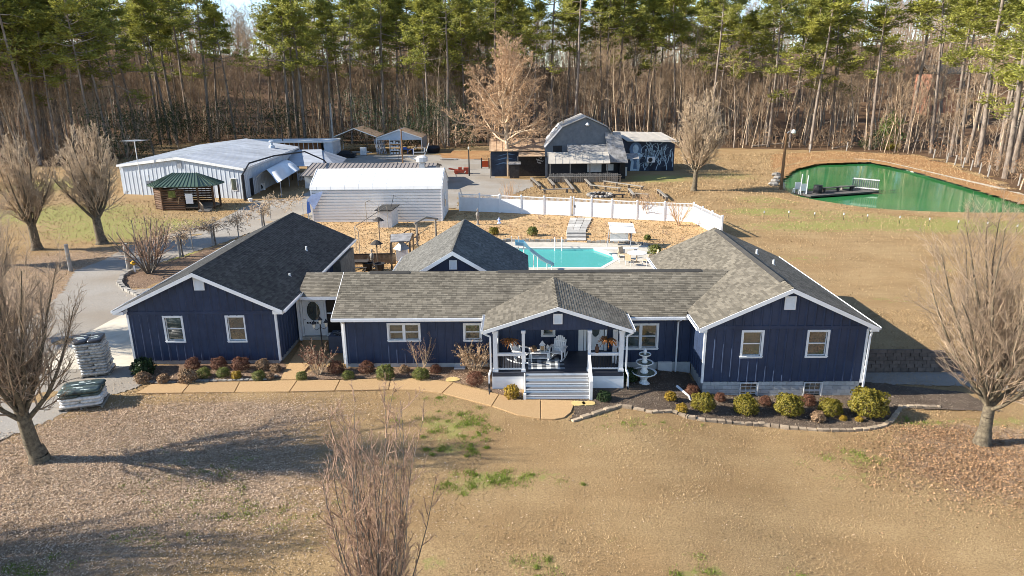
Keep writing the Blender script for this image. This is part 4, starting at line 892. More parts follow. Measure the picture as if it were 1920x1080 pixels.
# breezeway: screened wall with an oval-lite door
mb = MB()
for x0, x1, z0, z1 in ((-12.3, -12.08, .25, 2.72), (-10.86, -10.76, .25, 2.72), (-10.0, -9.93, .25, 2.72), (-9.2, -8.95, .25, 2.72), (-12.08, -10.86, 2.4, 2.72), (-10.76, -8.95, 2.62, 2.72)): mb.box(x0, 36.55, z0, x1, 36.65, z1)
mb.box(-10.75, 36.56, 1.55, -10.01, 36.64, 1.62); mb.box(-9.92, 36.56, 1.55, -9.21, 36.64, 1.62); mb.box(-10.75, 36.56, .25, -9.21, 36.64, .42); scr = mb.build('breezeway_frame', 'white', house)
box_part('screen', 'screen', -10.76, 36.66, .3, -9.0, 36.67, 2.65, parent=scr)
d = slab_door(-12.06, -10.88, 0.28, 2.39, 36.6, house, (-11.47, 1.72, 0.36, 0.55))
mb = MB()
for k in range(6): mb.box(-11.9 + k * 0.145, 36.575, 0.98, -11.9 + k * 0.145 + 0.1, 36.579, 1.08)
mb.build('pet_grille', 'screen', d)
box_part('fascia', 'white', -11.8, 35.57, 2.68, -9.2, 35.6, 2.85); box_part('breezeway_post', 'white', -12.3, 36.3, 0.1, -12.16, 36.44, 2.6)
box_part('breezeway_floor', 'conc', -12.3, 36.45, -0.1, -9.0, 38, 0.25); box_part('back_wall', 'screen', -12.3, 38.0, 0.2, -9.0, 38.1, 2.9)

# ------------------------------------------------------------------ things on the porch
def pm(root): return root
rug = MB()
rx0, rx1, ry0, ry1, rz = 0.32, 2.05, 30.35, 31.75, DZ + 0.004
rug.box(rx0, ry0, rz, rx1, ry1, rz + 0.008, 1); k = 8
for i in range(k):
    for j in range(6):
        a = rx0 + (rx1 - rx0) * i / k; b = a + (rx1 - rx0) / k; c = ry0 + (ry1 - ry0) * j / 6; e = c + (ry1 - ry0) / 6
        q = (i % 2) + (j % 2); rug.box(a, c, rz + 0.009, b, e, rz + 0.011, 0 if q == 0 else (2 if q == 1 else 1))
tag(rug.build('porch_rug', ['rugw', 'rugb', 'rugg']), 'black grey and white buffalo check rug on the porch floor', 'rug')

ch = thing('rocking_chair', 'white rocking chair right of the porch table, seen from the front', 'chair', (0, 0, 0), 'white rockers on the porch')
mb = MB()
for i in range(6): mb.box(-0.27, -0.28 + i * 0.095, 0.40 - i * 0.014, 0.27, -0.20 + i * 0.095, 0.42 - i * 0.014)
mb.build('seat', 'white', ch)
bk = MB()
for i in range(7):
    a = (i - 3) / 3; x = a * 0.24; h = 0.72 - 0.2 * a * a
    bk.hexa([(x - .036, .26, .33), (x + .036, .26, .33), (x + .036, .285, .33), (x - .036, .285, .33)], [(x * 1.15 - .038, .5, .36 + h), (x * 1.15 + .038, .5, .36 + h), (x * 1.15 + .038, .525, .36 + h), (x * 1.15 - .038, .525, .36 + h)])
bk.bar((-.26, .31, .5), (.26, .31, .5), .03, .06); bk.bar((-.27, .42, .82), (.27, .42, .82), .03, .06); bk.build('backrest', 'white', ch)
for s in (-1, 1):
    mb = MB(); mb.box(s * .36 - .065, -.34, .60, s * .36 + .065, .36, .625); mb.build('armrest', 'white', ch)
    mb = MB(); mb.bar((s * .31, -.26, .08), (s * .31, -.26, .6), .04, .09); mb.build('leg', 'white', ch)
    mb = MB(); mb.bar((s * .31, .2, .1), (s * .31, .3, .6), .04, .09); mb.build('leg', 'white', ch)
    mb = MB(); pts = [(s * .31, -.45 + i * .13, .012 + .0 + .55 * (-.45 + i * .13 - .08) ** 2 * .55 + .03) for i in range(10)]
    for a, b in zip(pts[:-1], pts[1:]): mb.bar(a, b, .035, .06)
    mb.build('rocker', 'white', ch)
place(ch, (1.75, 31.55, DZ + 0.012), -0.35)
copy_tree(ch, (0.05, 31.3, DZ + 0.012), 1.15, label='white rocking chair left of the porch table, turned sideways behind the post')
tb = thing('porch_table', 'low white slatted coffee table between the two rocking chairs', 'table', (0, 0, 0))
mb = MB()
for i in range(5): mb.box(-.45, -.25 + i * .102, .41, .45, -.16 + i * .102, .44)
mb.build('table_top', 'white', tb); mb = MB(); mb.box(-.42, -.22, .14, .42, .22, .16); mb.build('shelf', 'white', tb)
for x in (-.4, .4):
    for y in (-.21, .21): mb = MB(); mb.box(x - .03, y - .03, 0, x + .03, y + .03, .409); mb.build('leg', 'white', tb)
place(tb, (0.88, 31.5, DZ + .012), 0.03)
def lantern(loc, h, label):
    l = thing('lantern', label, 'lantern', (0, 0, 0), 'lanterns on the porch table'); w = h * .22
    mb = MB(); mb.box(-w, -w, 0, w, w, h * .06); 
    for x in (-1, 1):
        for y in (-1, 1): mb.box(x * w * .9 - .012, y * w * .9 - .012, h * .06, x * w * .9 + .012, y * w * .9 + .012, h * .6)
    mb.build('frame', 'dullwhite', l); mb = MB(); mb.lathe([(w * 1.35, h * .6), (w * .9, h * .74), (.02, h)], (0, 0, 0), 4); mb.build('cap', 'white', l)
    mb = MB(); mb.box(-w * .85, -w * .85, h * .061, w * .85, w * .85, h * .595); mb.build('pane', 'glass', l)
    place(l, loc); return l
lantern((1.02, 31.5, DZ + .452), .55, 'taller pointed white lantern standing on the porch table'); lantern((1.27, 31.52, DZ + .452), .34, 'shorter white lantern beside the taller one on the porch table')
rng = np.random.default_rng(21)
def leaf_ball(name, label, cat, loc, r, n, m, size=.05, flat=1.0, group=None, seed=0, up=0.2, stemmat=None, ratio=.5):
    """clipped or loose shrub: shell of small leaves over a twig core"""
    g = np.random.default_rng(seed); t = thing(name, label, cat, (0, 0, 0), group)
    d = g.normal(0, 1, (n, 3)); d /= np.linalg.norm(d, axis=1, keepdims=True); d[:, 2] = np.where(d[:, 2] < -.55, -d[:, 2], d[:, 2])
    lump = 1 + .14 * np.sin(d[:, 0] * 5 + seed) * np.cos(d[:, 1] * 4 + seed) + .08 * np.sin(d[:, 2] * 9 + seed * 2) + .07 * np.sin(d[:, 0] * 13 + d[:, 1] * 11)
    rad = r * lump * (1 - .38 * g.random(n) ** 2)
    C = d * rad[:, None] * np.array([1, 1, flat]); C[:, 2] += r * flat * .82
    V, F = leaf_quads(g, C, size, ratio, N=d * 0.8, up=up); arr_mesh('leaves', V, F, m, t)
    s = grow(g, [(0, 0, 0)] * 7, np.stack([g.normal(0, .5, 7), g.normal(0, .5, 7), np.ones(7)], 1), [r * 1.25] * 7, [.018] * 7, [dict(nseg=3, wig=.12, kids=5, ang=35, lr=.5, rr=.5, t0=.3), dict(nseg=2, wig=.15)])
    V, F = join([limbs(q, 4) for q in s]); arr_mesh('stems', V, F, stemmat or 'twigred', t)
    return place(t, loc)
leaf_ball('dried_arrangement', 'bunch of dried flowers in a pot on the porch table', 'plant', (0.6, 31.45, DZ + .452), .17, 260, 'drytan', .045, seed=3)
# hanging dried ferns
def fern(loc, label, seed):
    g = np.random.default_rng(seed); t = thing('hanging_fern', label, 'plant', (0, 0, 0), 'dried ferns hanging from the porch beam')
    mb = MB(); mb.lathe([(.09, -.1), (.15, 0), (.15, .03)], (0, 0, 0), 10); mb.build('basket', 'terracotta', t)
    mb = MB()
    for k in range(3): mb.tube([(.14 * math.cos(k * 2.1), .14 * math.sin(k * 2.1), .02), (0, 0, .7)], .006, 4)
    mb.build('hanger', 'iron', t)
    n = 46; az = g.uniform(0, 6.28, n); L = g.uniform(.3, .55, n); V = []; 
    d0 = np.stack([np.cos(az), np.sin(az), g.uniform(-.1, .9, n)], 1)
    s = grow(g, np.zeros((n, 3)) + [0, 0, .03], d0, L, [.006] * n, [dict(nseg=5, wig=.06, trop=-.28, taper=.3)])
    Vs, Fs = limbs(s[0], 3); A, B = s[0][0], s[0][1]; C = np.concatenate([A + (B - A) * q for q in (.1, .35, .6, .85)]); V, F = leaf_quads(g, C, .045, .35)
    arr_mesh('fronds', *join([(Vs, Fs), (V, F)]), 'dryfern', t); place(t, loc); return t
fern((-.5, 30.2, 2.38), 'dried orange fern hanging left of the porch steps', 5); fern((4.0, 30.2, 2.36), 'dried orange fern hanging in front of the porch door', 6)
mb = MB(); mb.lathe([(.07, 0), (.1, .12), (.09, .26), (.05, .34), (.055, .4)], (3.5, 30.2, DZ + .925 - .02), 12); tag(mb.build('stoneware_jug', 'terracotta', smooth=True), 'small brown jug standing on the porch rail right of the steps', 'jug')
mb = MB(); mb.bar((4.42, 31.0, DZ + .03), (4.48, 31.15, DZ + 1.75), .2, .03); mb.bar((4.5, 30.95, DZ + .03), (4.56, 31.1, DZ + 1.6), .05, .03)
tag(mb.build('leaning_board', 'white'), 'white painted board leaning inside the right end of the porch', 'board')

# ------------------------------------------------------------------ yard in front
# three-tier fountain
fo = thing('tiered_fountain', 'white three tier fountain standing in the dark mulch by the porch', 'fountain', (0, 0, 0))
mb = MB(); mb.box(-.42, -.42, 0, .42, .42, .16); mb.lathe([(.4, .16), (.34, .24), (.2, .36), (.17, .5), (.24, .62), (.2, .7)], (0, 0, 0), 16); mb.build('pedestal', 'fount', fo, smooth=False)
def bowl(z, r, m=.1):
    mb = MB(); mb.lathe([(r * .25, z - r * .28), (r * .7, z - r * .16), (r * .98, z), (r * 1.03, z + .05), (r * .92, z + .05), (r * .86, z + .0), (r * .2, z - .03)], (0, 0, 0), 32, wob=.02); b = mb.build('bowl', 'fount', fo, smooth=True)
    w = MB(); w.lathe([(r * .86, z + .005), (r * .86, z + .012)], (0, 0, 0), 24); w.build('standing_water', 'fountwater', b)
def stem(z0, z1, r):
    mb = MB(); h = z1 - z0; mb.lathe([(r, z0), (r * 1.15, z0 + h * .2), (r * .7, z0 + h * .45), (r * .95, z0 + h * .7), (r * .6, z1)], (0, 0, 0), 14); mb.build('stem', 'fount', fo, smooth=True)
bowl(.88, .66); stem(.86, 1.38, .2); bowl(1.45, .46); stem(1.44, 1.86, .14); bowl(1.92, .32); mb = MB(); mb.lathe([(.09, 1.9), (.07, 2.02), (.1, 2.1), (.07, 2.2), (.01, 2.28)], (0, 0, 0), 12); mb.build('finial', 'fount', fo, smooth=True)
fp = G(1207, 728, -.3); place(fo, (fp[0], fp[1] + .1, -.3), 0, .88)
mb = MB(); p = G(1238, 736, -.3); mb.prism([(p[0] - .17, p[1], -.3), (p[0] + .17, p[1], -.3), (p[0] + .17, p[1] + .35, -.26), (p[0] - .17, p[1] + .35, -.26)], (0, 0, .06)); tag(mb.build('splash_block', 'dullwhite'), 'small white splash block on the mulch right of the fountain', 'splash block')
mb = MB(); p = G(865, 692, 0); mb.box(p[0] - .35, p[1] - .1, .0, p[0] + .2, p[1] + .35, .09); mb.box(p[0] - .33, p[1] + .3, .09, p[0] + .18, p[1] + .34, .18); tag(mb.build('splash_block', 'dullwhite'), 'grey white splash block beside the milk can by the navy wall', 'splash block')
mb = MB(); p = G(1180, 727, -.25); mb.box(p[0] - .3, p[1], -.3, p[0] + .25, p[1] + .35, -.02); tag(mb.build('crawl_hatch_cover', 'dullwhite'), 'pale square cover at the foot of the porch next to the fountain', 'cover')
# white drain pipe across the right bed
a = G(1291, 747, -.4); b = G(1303, 783, -.45); mb = MB(); mb.tube([(a[0] - .35, a[1] + .9, -.2), (a[0], a[1], -.3), ((a[0] + b[0]) / 2, (a[1] + b[1]) / 2, -.36), (b[0], b[1], -.42)], .07, 8)
tag(mb.build('drain_pipe', 'white'), 'white drain pipe running across the mulch bed to the stone edging', 'pipe')
# milk can and pipe by the wall
p = G(851, 690, 0); mc = thing('milk_can', 'white painted milk can with a red top hung by the navy wall', 'milk can', (p[0], p[1] + .45, 0))
mb = MB(); mb.tube([(p[0], p[1] + .45, 0), (p[0], p[1] + .45, .42)], .03, 6); mb.build('stand', 'wood', mc)
mb = MB(); mb.lathe([(.13, .4), (.17, .45), (.17, .75), (.12, .88)], (p[0], p[1] + .45, 0), 14); mb.build('body', 'white', mc, smooth=True)
mb = MB(); mb.lathe([(.12, .881), (.13, .95), (.03, .99)], (p[0], p[1] + .45, 0), 14); mb.build('lid', 'red', mc); mb = MB(); mb.box(p[0] - .06, p[1] + .25, .55, p[0] + .07, p[1] + .275, .7); mb.build('motif', 'iron', mc)
# double headed lamp post
p = G(606, 668, 0); lp = thing('garden_lamp', 'black garden lamp post with twin glass lanterns by the breezeway', 'street lamp', (0, 0, 0))
mb = MB(); mb.lathe([(.09, 0), (.05, .2), (.03, .3), (.03, 1.75), (.045, 1.8)], (0, 0, 0), 10); mb.build('post', 'iron', lp); mb = MB()
mb.tube([(-.32, 0, 1.62), (-.2, 0, 1.5), (0, 0, 1.62), (.2, 0, 1.5), (.32, 0, 1.62)], .018, 6); mb.build('arm', 'iron', lp)
for x, z in ((-.32, 1.62), (.0, 1.8), (.3, 1.62))[:2] + ((.3, 1.62),):
    mb = MB(); mb.lathe([(.05, z), (.1, z + .22), (.1, z + .24)], (x, 0, 0), 6); mb.build('lamp_glass', 'lampglass', lp)
    mb = MB(); mb.lathe([(.14, z + .241), (.06, z + .33), (.015, z + .42)], (x, 0, 0), 6); mb.build('lamp_cap', 'iron', lp)
place(lp, (p[0], p[1], 0), 0.4)
# outdoor heat pump under the breezeway window
c0 = G(610, 668, 0); hp = thing('heat_pump', 'navy heat pump cabinet with a dark fan top beside the breezeway', 'air conditioner', (-9.65, 35.3, 0))
mb = MB(); mb.box(-10.2, 34.6, .02, -9.15, 35.6, .95); mb.build('cabinet', 'acunit', hp)
mb = MB(); mb.lathe([(.38, .951), (.38, .97)], (-9.67, 35.1, 0), 24); f = mb.build('fan_grille', 'iron', hp)
mb = MB()
for k in range(8): mb.bar((-9.67, 35.1, .98), (-9.67 + .4 * math.cos(k * .785), 35.1 + .4 * math.sin(k * .785), .98), .015)
mb.build('guard_bar', 'greymetal', f)
# pallets of bagged goods under clear wrap
def pallet(name, label, cpx, w, d, rows, rh, lean, tops, seed, mats=('bagdark', 'wrap')):
    r = random.Random(seed); c = G(*cpx, 0); t = thing(name, label, 'pallet', (c[0], c[1], 0)); rz = .30
    def T(x, y, z): cs, sn = math.cos(rz), math.sin(rz); return (c[0] + x * cs - y * sn, c[1] + x * sn + y * cs, z)
    pl = MB()
    for y in np.linspace(-d / 2 + .06, d / 2 - .06, 6): pl.hexa([T(-w / 2, y - .05, .1), T(w / 2, y - .05, .1), T(w / 2, y + .05, .1), T(-w / 2, y + .05, .1)], [T(-w / 2, y - .05, .125), T(w / 2, y - .05, .125), T(w / 2, y + .05, .125), T(-w / 2, y + .05, .125)])
    for x in (-w / 2 + .05, 0, w / 2 - .05): pl.hexa([T(x - .04, -d / 2, 0), T(x + .04, -d / 2, 0), T(x + .04, d / 2, 0), T(x - .04, d / 2, 0)], [T(x - .04, -d / 2, .099), T(x + .04, -d / 2, .099), T(x + .04, d / 2, .099), T(x - .04, d / 2, .099)])
    pl.build('pallet_base', 'greywood', t)
    def bag(x, y, z, bw, bd, bh, m):
        vs = []; fs = []; n = 12
        for zz, k in ((0, .86), (.2, .99), (.5, 1.03), (.8, .98), (1, .84)):
            for j in range(n):
                a = 2 * math.pi * (j + .5) / n; ca, sa = math.cos(a), math.sin(a); e = .35
                X = math.copysign(abs(ca) ** e, ca) * bw / 2 * k * r.uniform(.97, 1.03); Y = math.copysign(abs(sa) ** e, sa) * bd / 2 * k * r.uniform(.97, 1.03)
                vs.append(T(x + X, y + Y, z + bh * zz + r.uniform(-.006, .006)))
        for i in range(4):
            for j in range(n): fs.append((i * n + j, i * n + (j + 1) % n, (i + 1) * n + (j + 1) % n, (i + 1) * n + j))
        fs += [tuple(range(n))[::-1], tuple(4 * n + j for j in range(n))]
        mb = MB(); mb.add(vs, fs); return mb.build('bag', m, t, smooth=True)
    for k in range(rows):
        top = k == rows - 1; s = lean * k
        nx = 2 if k % 2 else 1; ny = 1 if k % 2 else 2
        for i in range(nx):
            for j in range(ny):
                bw = (w - .03) / nx; bd = (d - .03) / ny; tz = .13 + k * rh
                b = bag(-w / 2 + bw * (i + .5) + s + r.uniform(-.015, .015), -d / 2 + bd * (j + .5) + r.uniform(-.02, .02), tz, bw * r.uniform(.97, 1.06), bd * r.uniform(.97, 1.05), rh * 1.12, mats[0] if k >= rows - tops else mats[1])
                if top:
                    for q in range(5):
                        mm = MB(); x = -w / 2 + bw * (i + .5) + s + r.uniform(-.3, .3) * bw; y = -d / 2 + bd * (j + .5) + r.uniform(-.3, .3) * bd; zz = tz + rh * 1.12 + .004; l = r.uniform(.06, .2); h = r.uniform(.02, .05)
                        mm.prism([T(x - l, y - h, zz), T(x + l, y - h * .5, zz), T(x + l, y + h, zz), T(x - l, y + h, zz)], (0, 0, .004)); mm.build('bag_print', 'bagpale', b)
    return t
pallet('bag_pallet', 'tall shrink wrapped pallet of bags by the garage corner', (186, 699), 1.3, 1.2, 12, .148, -.012, 1, 4, ('bagblack', 'wrapgrey'))
pallet('bag_pallet', 'low pallet of green and white bags at the edge of the gravel drive', (160, 757), 1.75, 1.35, 5, .15, .0, 2, 9)
# stepping stones
for i, (a, b, w, l) in enumerate([(1084, 758, .32, 'left of two round yellow stepping stones at the end of the walkway'), (1104, 758, .3, 'right of two round yellow stepping stones at the end of the walkway'), (849, 713, .34, 'round yellow stepping stone in the leafy bed before the milk can')]):
    p = G(a, b, 0); r = random.Random(i); mb = MB(); mb.prism([(p[0] + w * math.cos(k * .524) * r.uniform(.9, 1.1), p[1] + .75 * w * math.sin(k * .524) * r.uniform(.9, 1.1), -.02) for k in range(12)], (0, 0, .085)); tag(mb.build('stepping_stone', 'sandstone'), l, 'stepping stone', 'yellow stepping stones')
# stone edging of the beds
def edging(name, label, pts, L, hgt_, w, m, seed, tall=.1):
    r = random.Random(seed); P = [np.array(on(*q)) for q in pts]; t = thing(name, label, 'edging', P[0]); 
    carry = 0.0
    for a, b in zip(P[:-1], P[1:]):
        d = b - a; D = np.linalg.norm(d[:2]); u = d / D; s = carry
        while s < D - .02:
            l = L * r.uniform(.75, 1.25); e = min(s + l, D + .05); c = a + u * (s + e) / 2; n = np.array([-u[1], u[0], 0]); hl = (e - s) / 2 - .012; hw = w / 2 * r.uniform(.85, 1.15); jit = n * r.uniform(-.025, .025); z0 = c[2] - .08; z1 = c[2] + tall * r.uniform(.8, 1.25)
            q = lambda sx, sy, z, k=1: tuple((c + jit + u * hl * sx * k + n * hw * sy * k)[:2]) + (z,)
            mb = MB(); mb.hexa([q(-1, -1, z0), q(1, -1, z0), q(1, 1, z0), q(-1, 1, z0)], [q(-1, -1, z1, .9), q(1, -1, z1 * 1.0, .9), q(1, 1, z1 + r.uniform(-.01, .01), .9), q(-1, 1, z1, .9)]); o = mb.build('stone', m, t)
            s = e
        carry = 0.0
    return t
edging('bed_edging', 'low curved border of tan stones round the mulch bed by the right wing', [(1222, 774), (1260, 773), (1288, 783), (1330, 790), (1385, 796), (1432, 797), (1480, 804), (1540, 808), (1600, 808), (1635, 804), (1660, 798), (1676, 786), (1686, 770), (1690, 764), (1760, 764)], .34, .12, .2, 'stone', 3)
edging('bed_edging', 'straight border of pale pavers from the walkway end to the black drain', [(1072, 791), (1110, 779), (1140, 769), (1165, 763), (1222, 774)], .55, .12, .2, 'stone', 4)
edging('bed_edging', 'row of small grey rocks in front of the bed below the garage windows', [(258, 714), (300, 719), (350, 716), (400, 715), (450, 714), (500, 712), (518, 706)], .22, .1, .18, 'rock', 5, tall=.08)
edging('bed_edging', 'ring of rough rocks round the island bed by the pipe gate', [(262, 556), (236, 545), (224, 533), (230, 518), (246, 511)], .5, .2, .35, 'rock', 6, tall=.2)
# retaining wall east of the house
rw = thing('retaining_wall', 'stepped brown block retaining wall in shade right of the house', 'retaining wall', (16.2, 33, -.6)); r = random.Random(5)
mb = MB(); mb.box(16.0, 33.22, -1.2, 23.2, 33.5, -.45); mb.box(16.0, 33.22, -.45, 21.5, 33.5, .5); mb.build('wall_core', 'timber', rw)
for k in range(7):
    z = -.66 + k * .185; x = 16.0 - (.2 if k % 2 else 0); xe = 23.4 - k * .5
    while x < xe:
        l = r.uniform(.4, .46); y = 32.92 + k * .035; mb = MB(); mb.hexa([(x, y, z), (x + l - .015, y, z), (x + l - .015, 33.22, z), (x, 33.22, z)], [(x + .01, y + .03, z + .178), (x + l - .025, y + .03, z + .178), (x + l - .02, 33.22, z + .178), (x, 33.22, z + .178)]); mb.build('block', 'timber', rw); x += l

# ------------------------------------------------------------------ shrubs in the front beds
protos = {}
def shrub(kind, px_, py_, rpx, label, cat='shrub'):
    """px of the shrub's middle, its half width in pixels"""
    p = on(px_, py_ + rpx * .72); dist = np.linalg.norm(p - CAM); r = rpx * dist / FOC * .87
    g = {'box': ('boxwood', 'clipped yellow green boxwoods'), 'green': ('green_shrub', 'small clipped green shrubs'), 'red': ('russet_shrub', 'clipped russet barberries'), 'gold': ('golden_shrub', 'golden leaved shrubs'), 'tan': ('dry_shrub', 'dried tan shrubs'), 'dark': ('dark_shrub', 'dark dormant shrubs')}[kind]
    key = (kind, len([k for k in protos if k[0] == kind])) if sum(1 for k in protos if k[0] == kind) < 2 else (kind, r_s.randrange(2))
    if key not in protos:
        sd = key[1] * 7 + {'box': 1, 'green': 2, 'red': 3, 'gold': 4, 'tan': 5, 'dark': 6}[kind]
        cfg = {'box': (4200, 'boxwood', .037, .88), 'green': (2800, 'boxgreen', .037, .8), 'red': (2800, 'russet', .037, .9), 'gold': (1100, 'gold', .07, .95), 'tan': (1100, 'drytan', .07, .85), 'dark': (1200, 'leafdark', .07, .8)}[kind]
        t = leaf_ball(g[0], label, cat, (0, 0, 0), .5, cfg[0], cfg[1], cfg[2], flat=cfg[3], group=g[1], seed=sd + 10)
        protos[key] = t
    else: t = copy_tree(protos[key], (0, 0, 0), label=label, group=g[1])
    s = r / .5; place(t, p + np.array([0, 0, -.03]), r_s.uniform(0, 6), (s, s, s * r_s.uniform(.92, 1.08)), label)
    return t
r_s = random.Random(12)
LST = [('dark', 270, 686, 21, 'dark dormant shrub against the left corner of the garage front'), ('tan', 268, 706, 14, 'low dry clump at the left end of the bed under the garage'), ('tan', 308, 709, 12, 'low dry clump right of the dark shrub under the garage wall'),
       ('red', 363, 682, 14, 'leftmost russet shrub under the garage windows'), ('tan', 352, 704, 17, 'pale dried hydrangea clump in front of the leftmost russet shrub'), ('green', 383, 697, 14, 'left small green shrub in the bed under the garage windows'),
       ('red', 412, 681, 15, 'second russet shrub under the right garage window'), ('green', 420, 697, 13, 'right small green shrub in the bed under the garage windows'), ('gold', 444, 703, 10, 'small golden shrub by the rock border under the garage'),
       ('red', 452, 682, 17, 'widest russet shrub, below the right garage window'), ('green', 486, 701, 14, 'yellow tinged green shrub at the right end of the garage bed'), ('tan', 493, 683, 14, 'dry tan shrub behind the last green shrub of the garage bed'), ('tan', 518, 689, 11, 'dry tan shrub at the corner of the garage beside the walkway'),
       ('tan', 506, 704, 9, 'little dried clump at the walkway corner of the garage bed'), ('green', 566, 703, 12, 'round pale green shrub where the walkway forks to the breezeway'), ('red', 631, 687, 17, 'russet shrub in front of the white downspout by the breezeway'), ('green', 653, 701, 13, 'clipped green ball right of the downspout by the breezeway'),
       ('red', 688, 687, 16, 'russet shrub under the left part of the main house wall'), ('green', 723, 695, 20, 'widest green shrub, below the twin window of the main house'), ('tan', 758, 690, 11, 'little brown shrub right of the widest green shrub'), ('green', 789, 697, 18, 'brown topped green shrub beneath the bare crape myrtle by the twin window'),
       ('red', 817, 690, 12, 'little russet shrub right of the bare shrub under the twin window'), ('red', 891, 709, 18, 'russet shrub in the leafy bed left of the porch'), ('gold', 960, 733, 17, 'golden shrub against the white skirting left of the steps'), ('dark', 1133, 740, 15, 'dark green shrub right of the porch steps'), ('dark', 1178, 700, 20, 'dark fern like plant in the shade right of the porch'),
       ('gold', 1257, 742, 12, 'golden shrub at the left end of the right mulch bed'), ('gold', 1278, 764, 12, 'small golden shrub beside the white drain pipe'), ('red', 1297, 729, 14, 'russet shrub at the left corner of the right wing'), ('box', 1318, 751, 24, 'first boxwood from the left in the bed under the right wing'),
       ('red', 1350, 744, 11, 'russet shrub between the first and second boxwood'), ('box', 1397, 756, 24, 'second boxwood from the left under the right wing'), ('red', 1434, 751, 12, 'russet shrub between the second and third boxwood'), ('box', 1477, 759, 27, 'third boxwood from the left under the right wing'),
       ('red', 1515, 750, 14, 'russet shrub in front of the right basement window'), ('box', 1556, 761, 22, 'fourth boxwood from the left under the right wing'), ('tan', 1533, 780, 14, 'dry gold brown shrub at the front of the right bed'), ('box', 1625, 756, 34, 'largest boxwood at the right end of the bed'),
       ('gold', 1580, 783, 7, 'tuft of yellow grass by the stone border'), ('gold', 1610, 785, 7, 'small yellow plant in front of the largest boxwood')]
for a in LST: shrub(*a)
# looser twiggy shrubs
def twiggy(name, label, px_, py_, h, n, spread, m, seed, leaves=None, group=None, kids=(5, 6), cat='shrub', stemr=.02, base=.1, trop=.06):
    g = np.random.default_rng(seed); p = on(px_, py_); t = thing(name, label, cat, p, group); az = g.uniform(0, 6.28, n); sp = spread * np.sqrt(g.random(n))
    st = np.stack([p[0] + base * np.cos(az), p[1] + base * np.sin(az), np.full(n, p[2])], 1)
    s = grow(g, st, np.stack([np.cos(az) * sp, np.sin(az) * sp, np.ones(n)], 1), h * g.uniform(.75, 1.0, n), np.full(n, stemr), [dict(nseg=5, wig=.09, trop=trop, kids=kids[0], ang=32, lr=.45, rr=.6, t0=.25, fall=.5, rmin=.007), dict(nseg=3, wig=.14, trop=trop, kids=kids[1], ang=35, lr=.45, rr=.6, t0=.2, rmin=.006), dict(nseg=2, wig=.15, trop=.03)])
    tag(arr_mesh('stems', *limbs(s[0], 5), m if isinstance(m, str) else m[0], t), kind='stuff'); arr_mesh('twigs', *join([limbs(q, 3) for q in s[1:]]), m if isinstance(m, str) else m[1], t)
    if leaves:
        C = np.concatenate([q[1] for q in s[1:]]); C = C[g.random(len(C)) < leaves[1]]; arr_mesh('dry_leaves', *leaf_quads(g, C, leaves[2], .6), leaves[0], t)
    return t
twiggy('bare_shrub', 'bare multi stemmed shrub with a few brown pods under the twin window', 790, 697, 1.75, 9, .5, ('twiggrey', 'twigred'), 31, ('drytan', .1, .05))
twiggy('hydrangea', 'large dried hydrangea bush left of the porch', 890, 702, 1.55, 26, .75, ('twiggrey', 'twiggrey'), 32, ('drytan', .5, .06), kids=(5, 5))
twiggy('pink_tinged_shrub', 'twiggy pinkish brown shrub in front of the lamp post', 597, 702, 1.5, 20, .8, ('twiggrey', 'twigred'), 33, ('russet', .28, .055), kids=(5, 5))

# ------------------------------------------------------------------ pool yard
pb = MB(); x0, x1, y0, y1 = -3.2, 8.1, 51.0, 58.7
def polyring(mb, outer, inner, z0, z1):
    n = len(outer)
    for i in range(n):
        j = (i + 1) % n; o0, o1, i0, i1 = outer[i], outer[j], inner[i], inner[j]
        mb.hexa([(*o0, z0), (*o1, z0), (*i1, z0), (*i0, z0)], [(*o0, z1), (*o1, z1), (*i1, z1), (*i0, z1)])
pool = thing('swimming_pool', 'turquoise in ground swimming pool with an angled end behind the house', 'swimming pool', (2, 55, 0))
c = np.mean(np.array(POOL), 0); cop_o = [tuple(c + (np.array(p) - c) * 1.085) for p in POOL]
mb = MB(); polyring(mb, cop_o, POOL, -.06, .075); mb.build('coping', 'coping', pool)
mb = MB(); polyring(mb, [tuple(c + (np.array(p) - c) * 1.05) for p in POOL], POOL, -2.0, -.061); mb.prism([(p[0], p[1], -1.75) for p in POOL], (0, 0, -.1)); mb.build('basin', 'poolfloor', pool)
q = [tuple(c + (np.array(p) - c) * .9995) for p in POOL]; mb = MB(); mb.add([(p[0], p[1], -.14) for p in q], [tuple(range(6))[::-1]]); wat = mb.build('pool_water', 'poolwater', pool)
dk = px((905, 455), (960, 453.5), (1060, 455), (1180, 458), (1215, 461), (1222, 470), (1238, 488)) + [(11.6, 51.0), (11.6, 47.2), (-4, 47.2), (-4, 56)]
deckm = MB(); 
from mathutils.geometry import delaunay_2d_cdt
def ring_sheet(name, outer, hole, z, m, th=.06):
    vs = [Vector(p) for p in outer] + [Vector(p) for p in hole]; n = len(outer); k = len(hole)
    r_ = delaunay_2d_cdt(vs, [], [list(range(n)), list(range(n, n + k))], 0, 1e-5); V, _, Fc = r_[0], r_[1], r_[2]; mb = MB()
    fs = [f for f in Fc if not inpoly(np.array([sum(V[i].x for i in f) / len(f)]), np.array([sum(V[i].y for i in f) / len(f)]), hole)[0] and inpoly(np.array([sum(V[i].x for i in f) / len(f)]), np.array([sum(V[i].y for i in f) / len(f)]), outer)[0]]
    mb.add([(v.x, v.y, z) for v in V], fs); o = mb.build(name, m); o['kind'] = 'structure'; return o
ring_sheet('pool_deck', dk, cop_o, .06, 'conc')
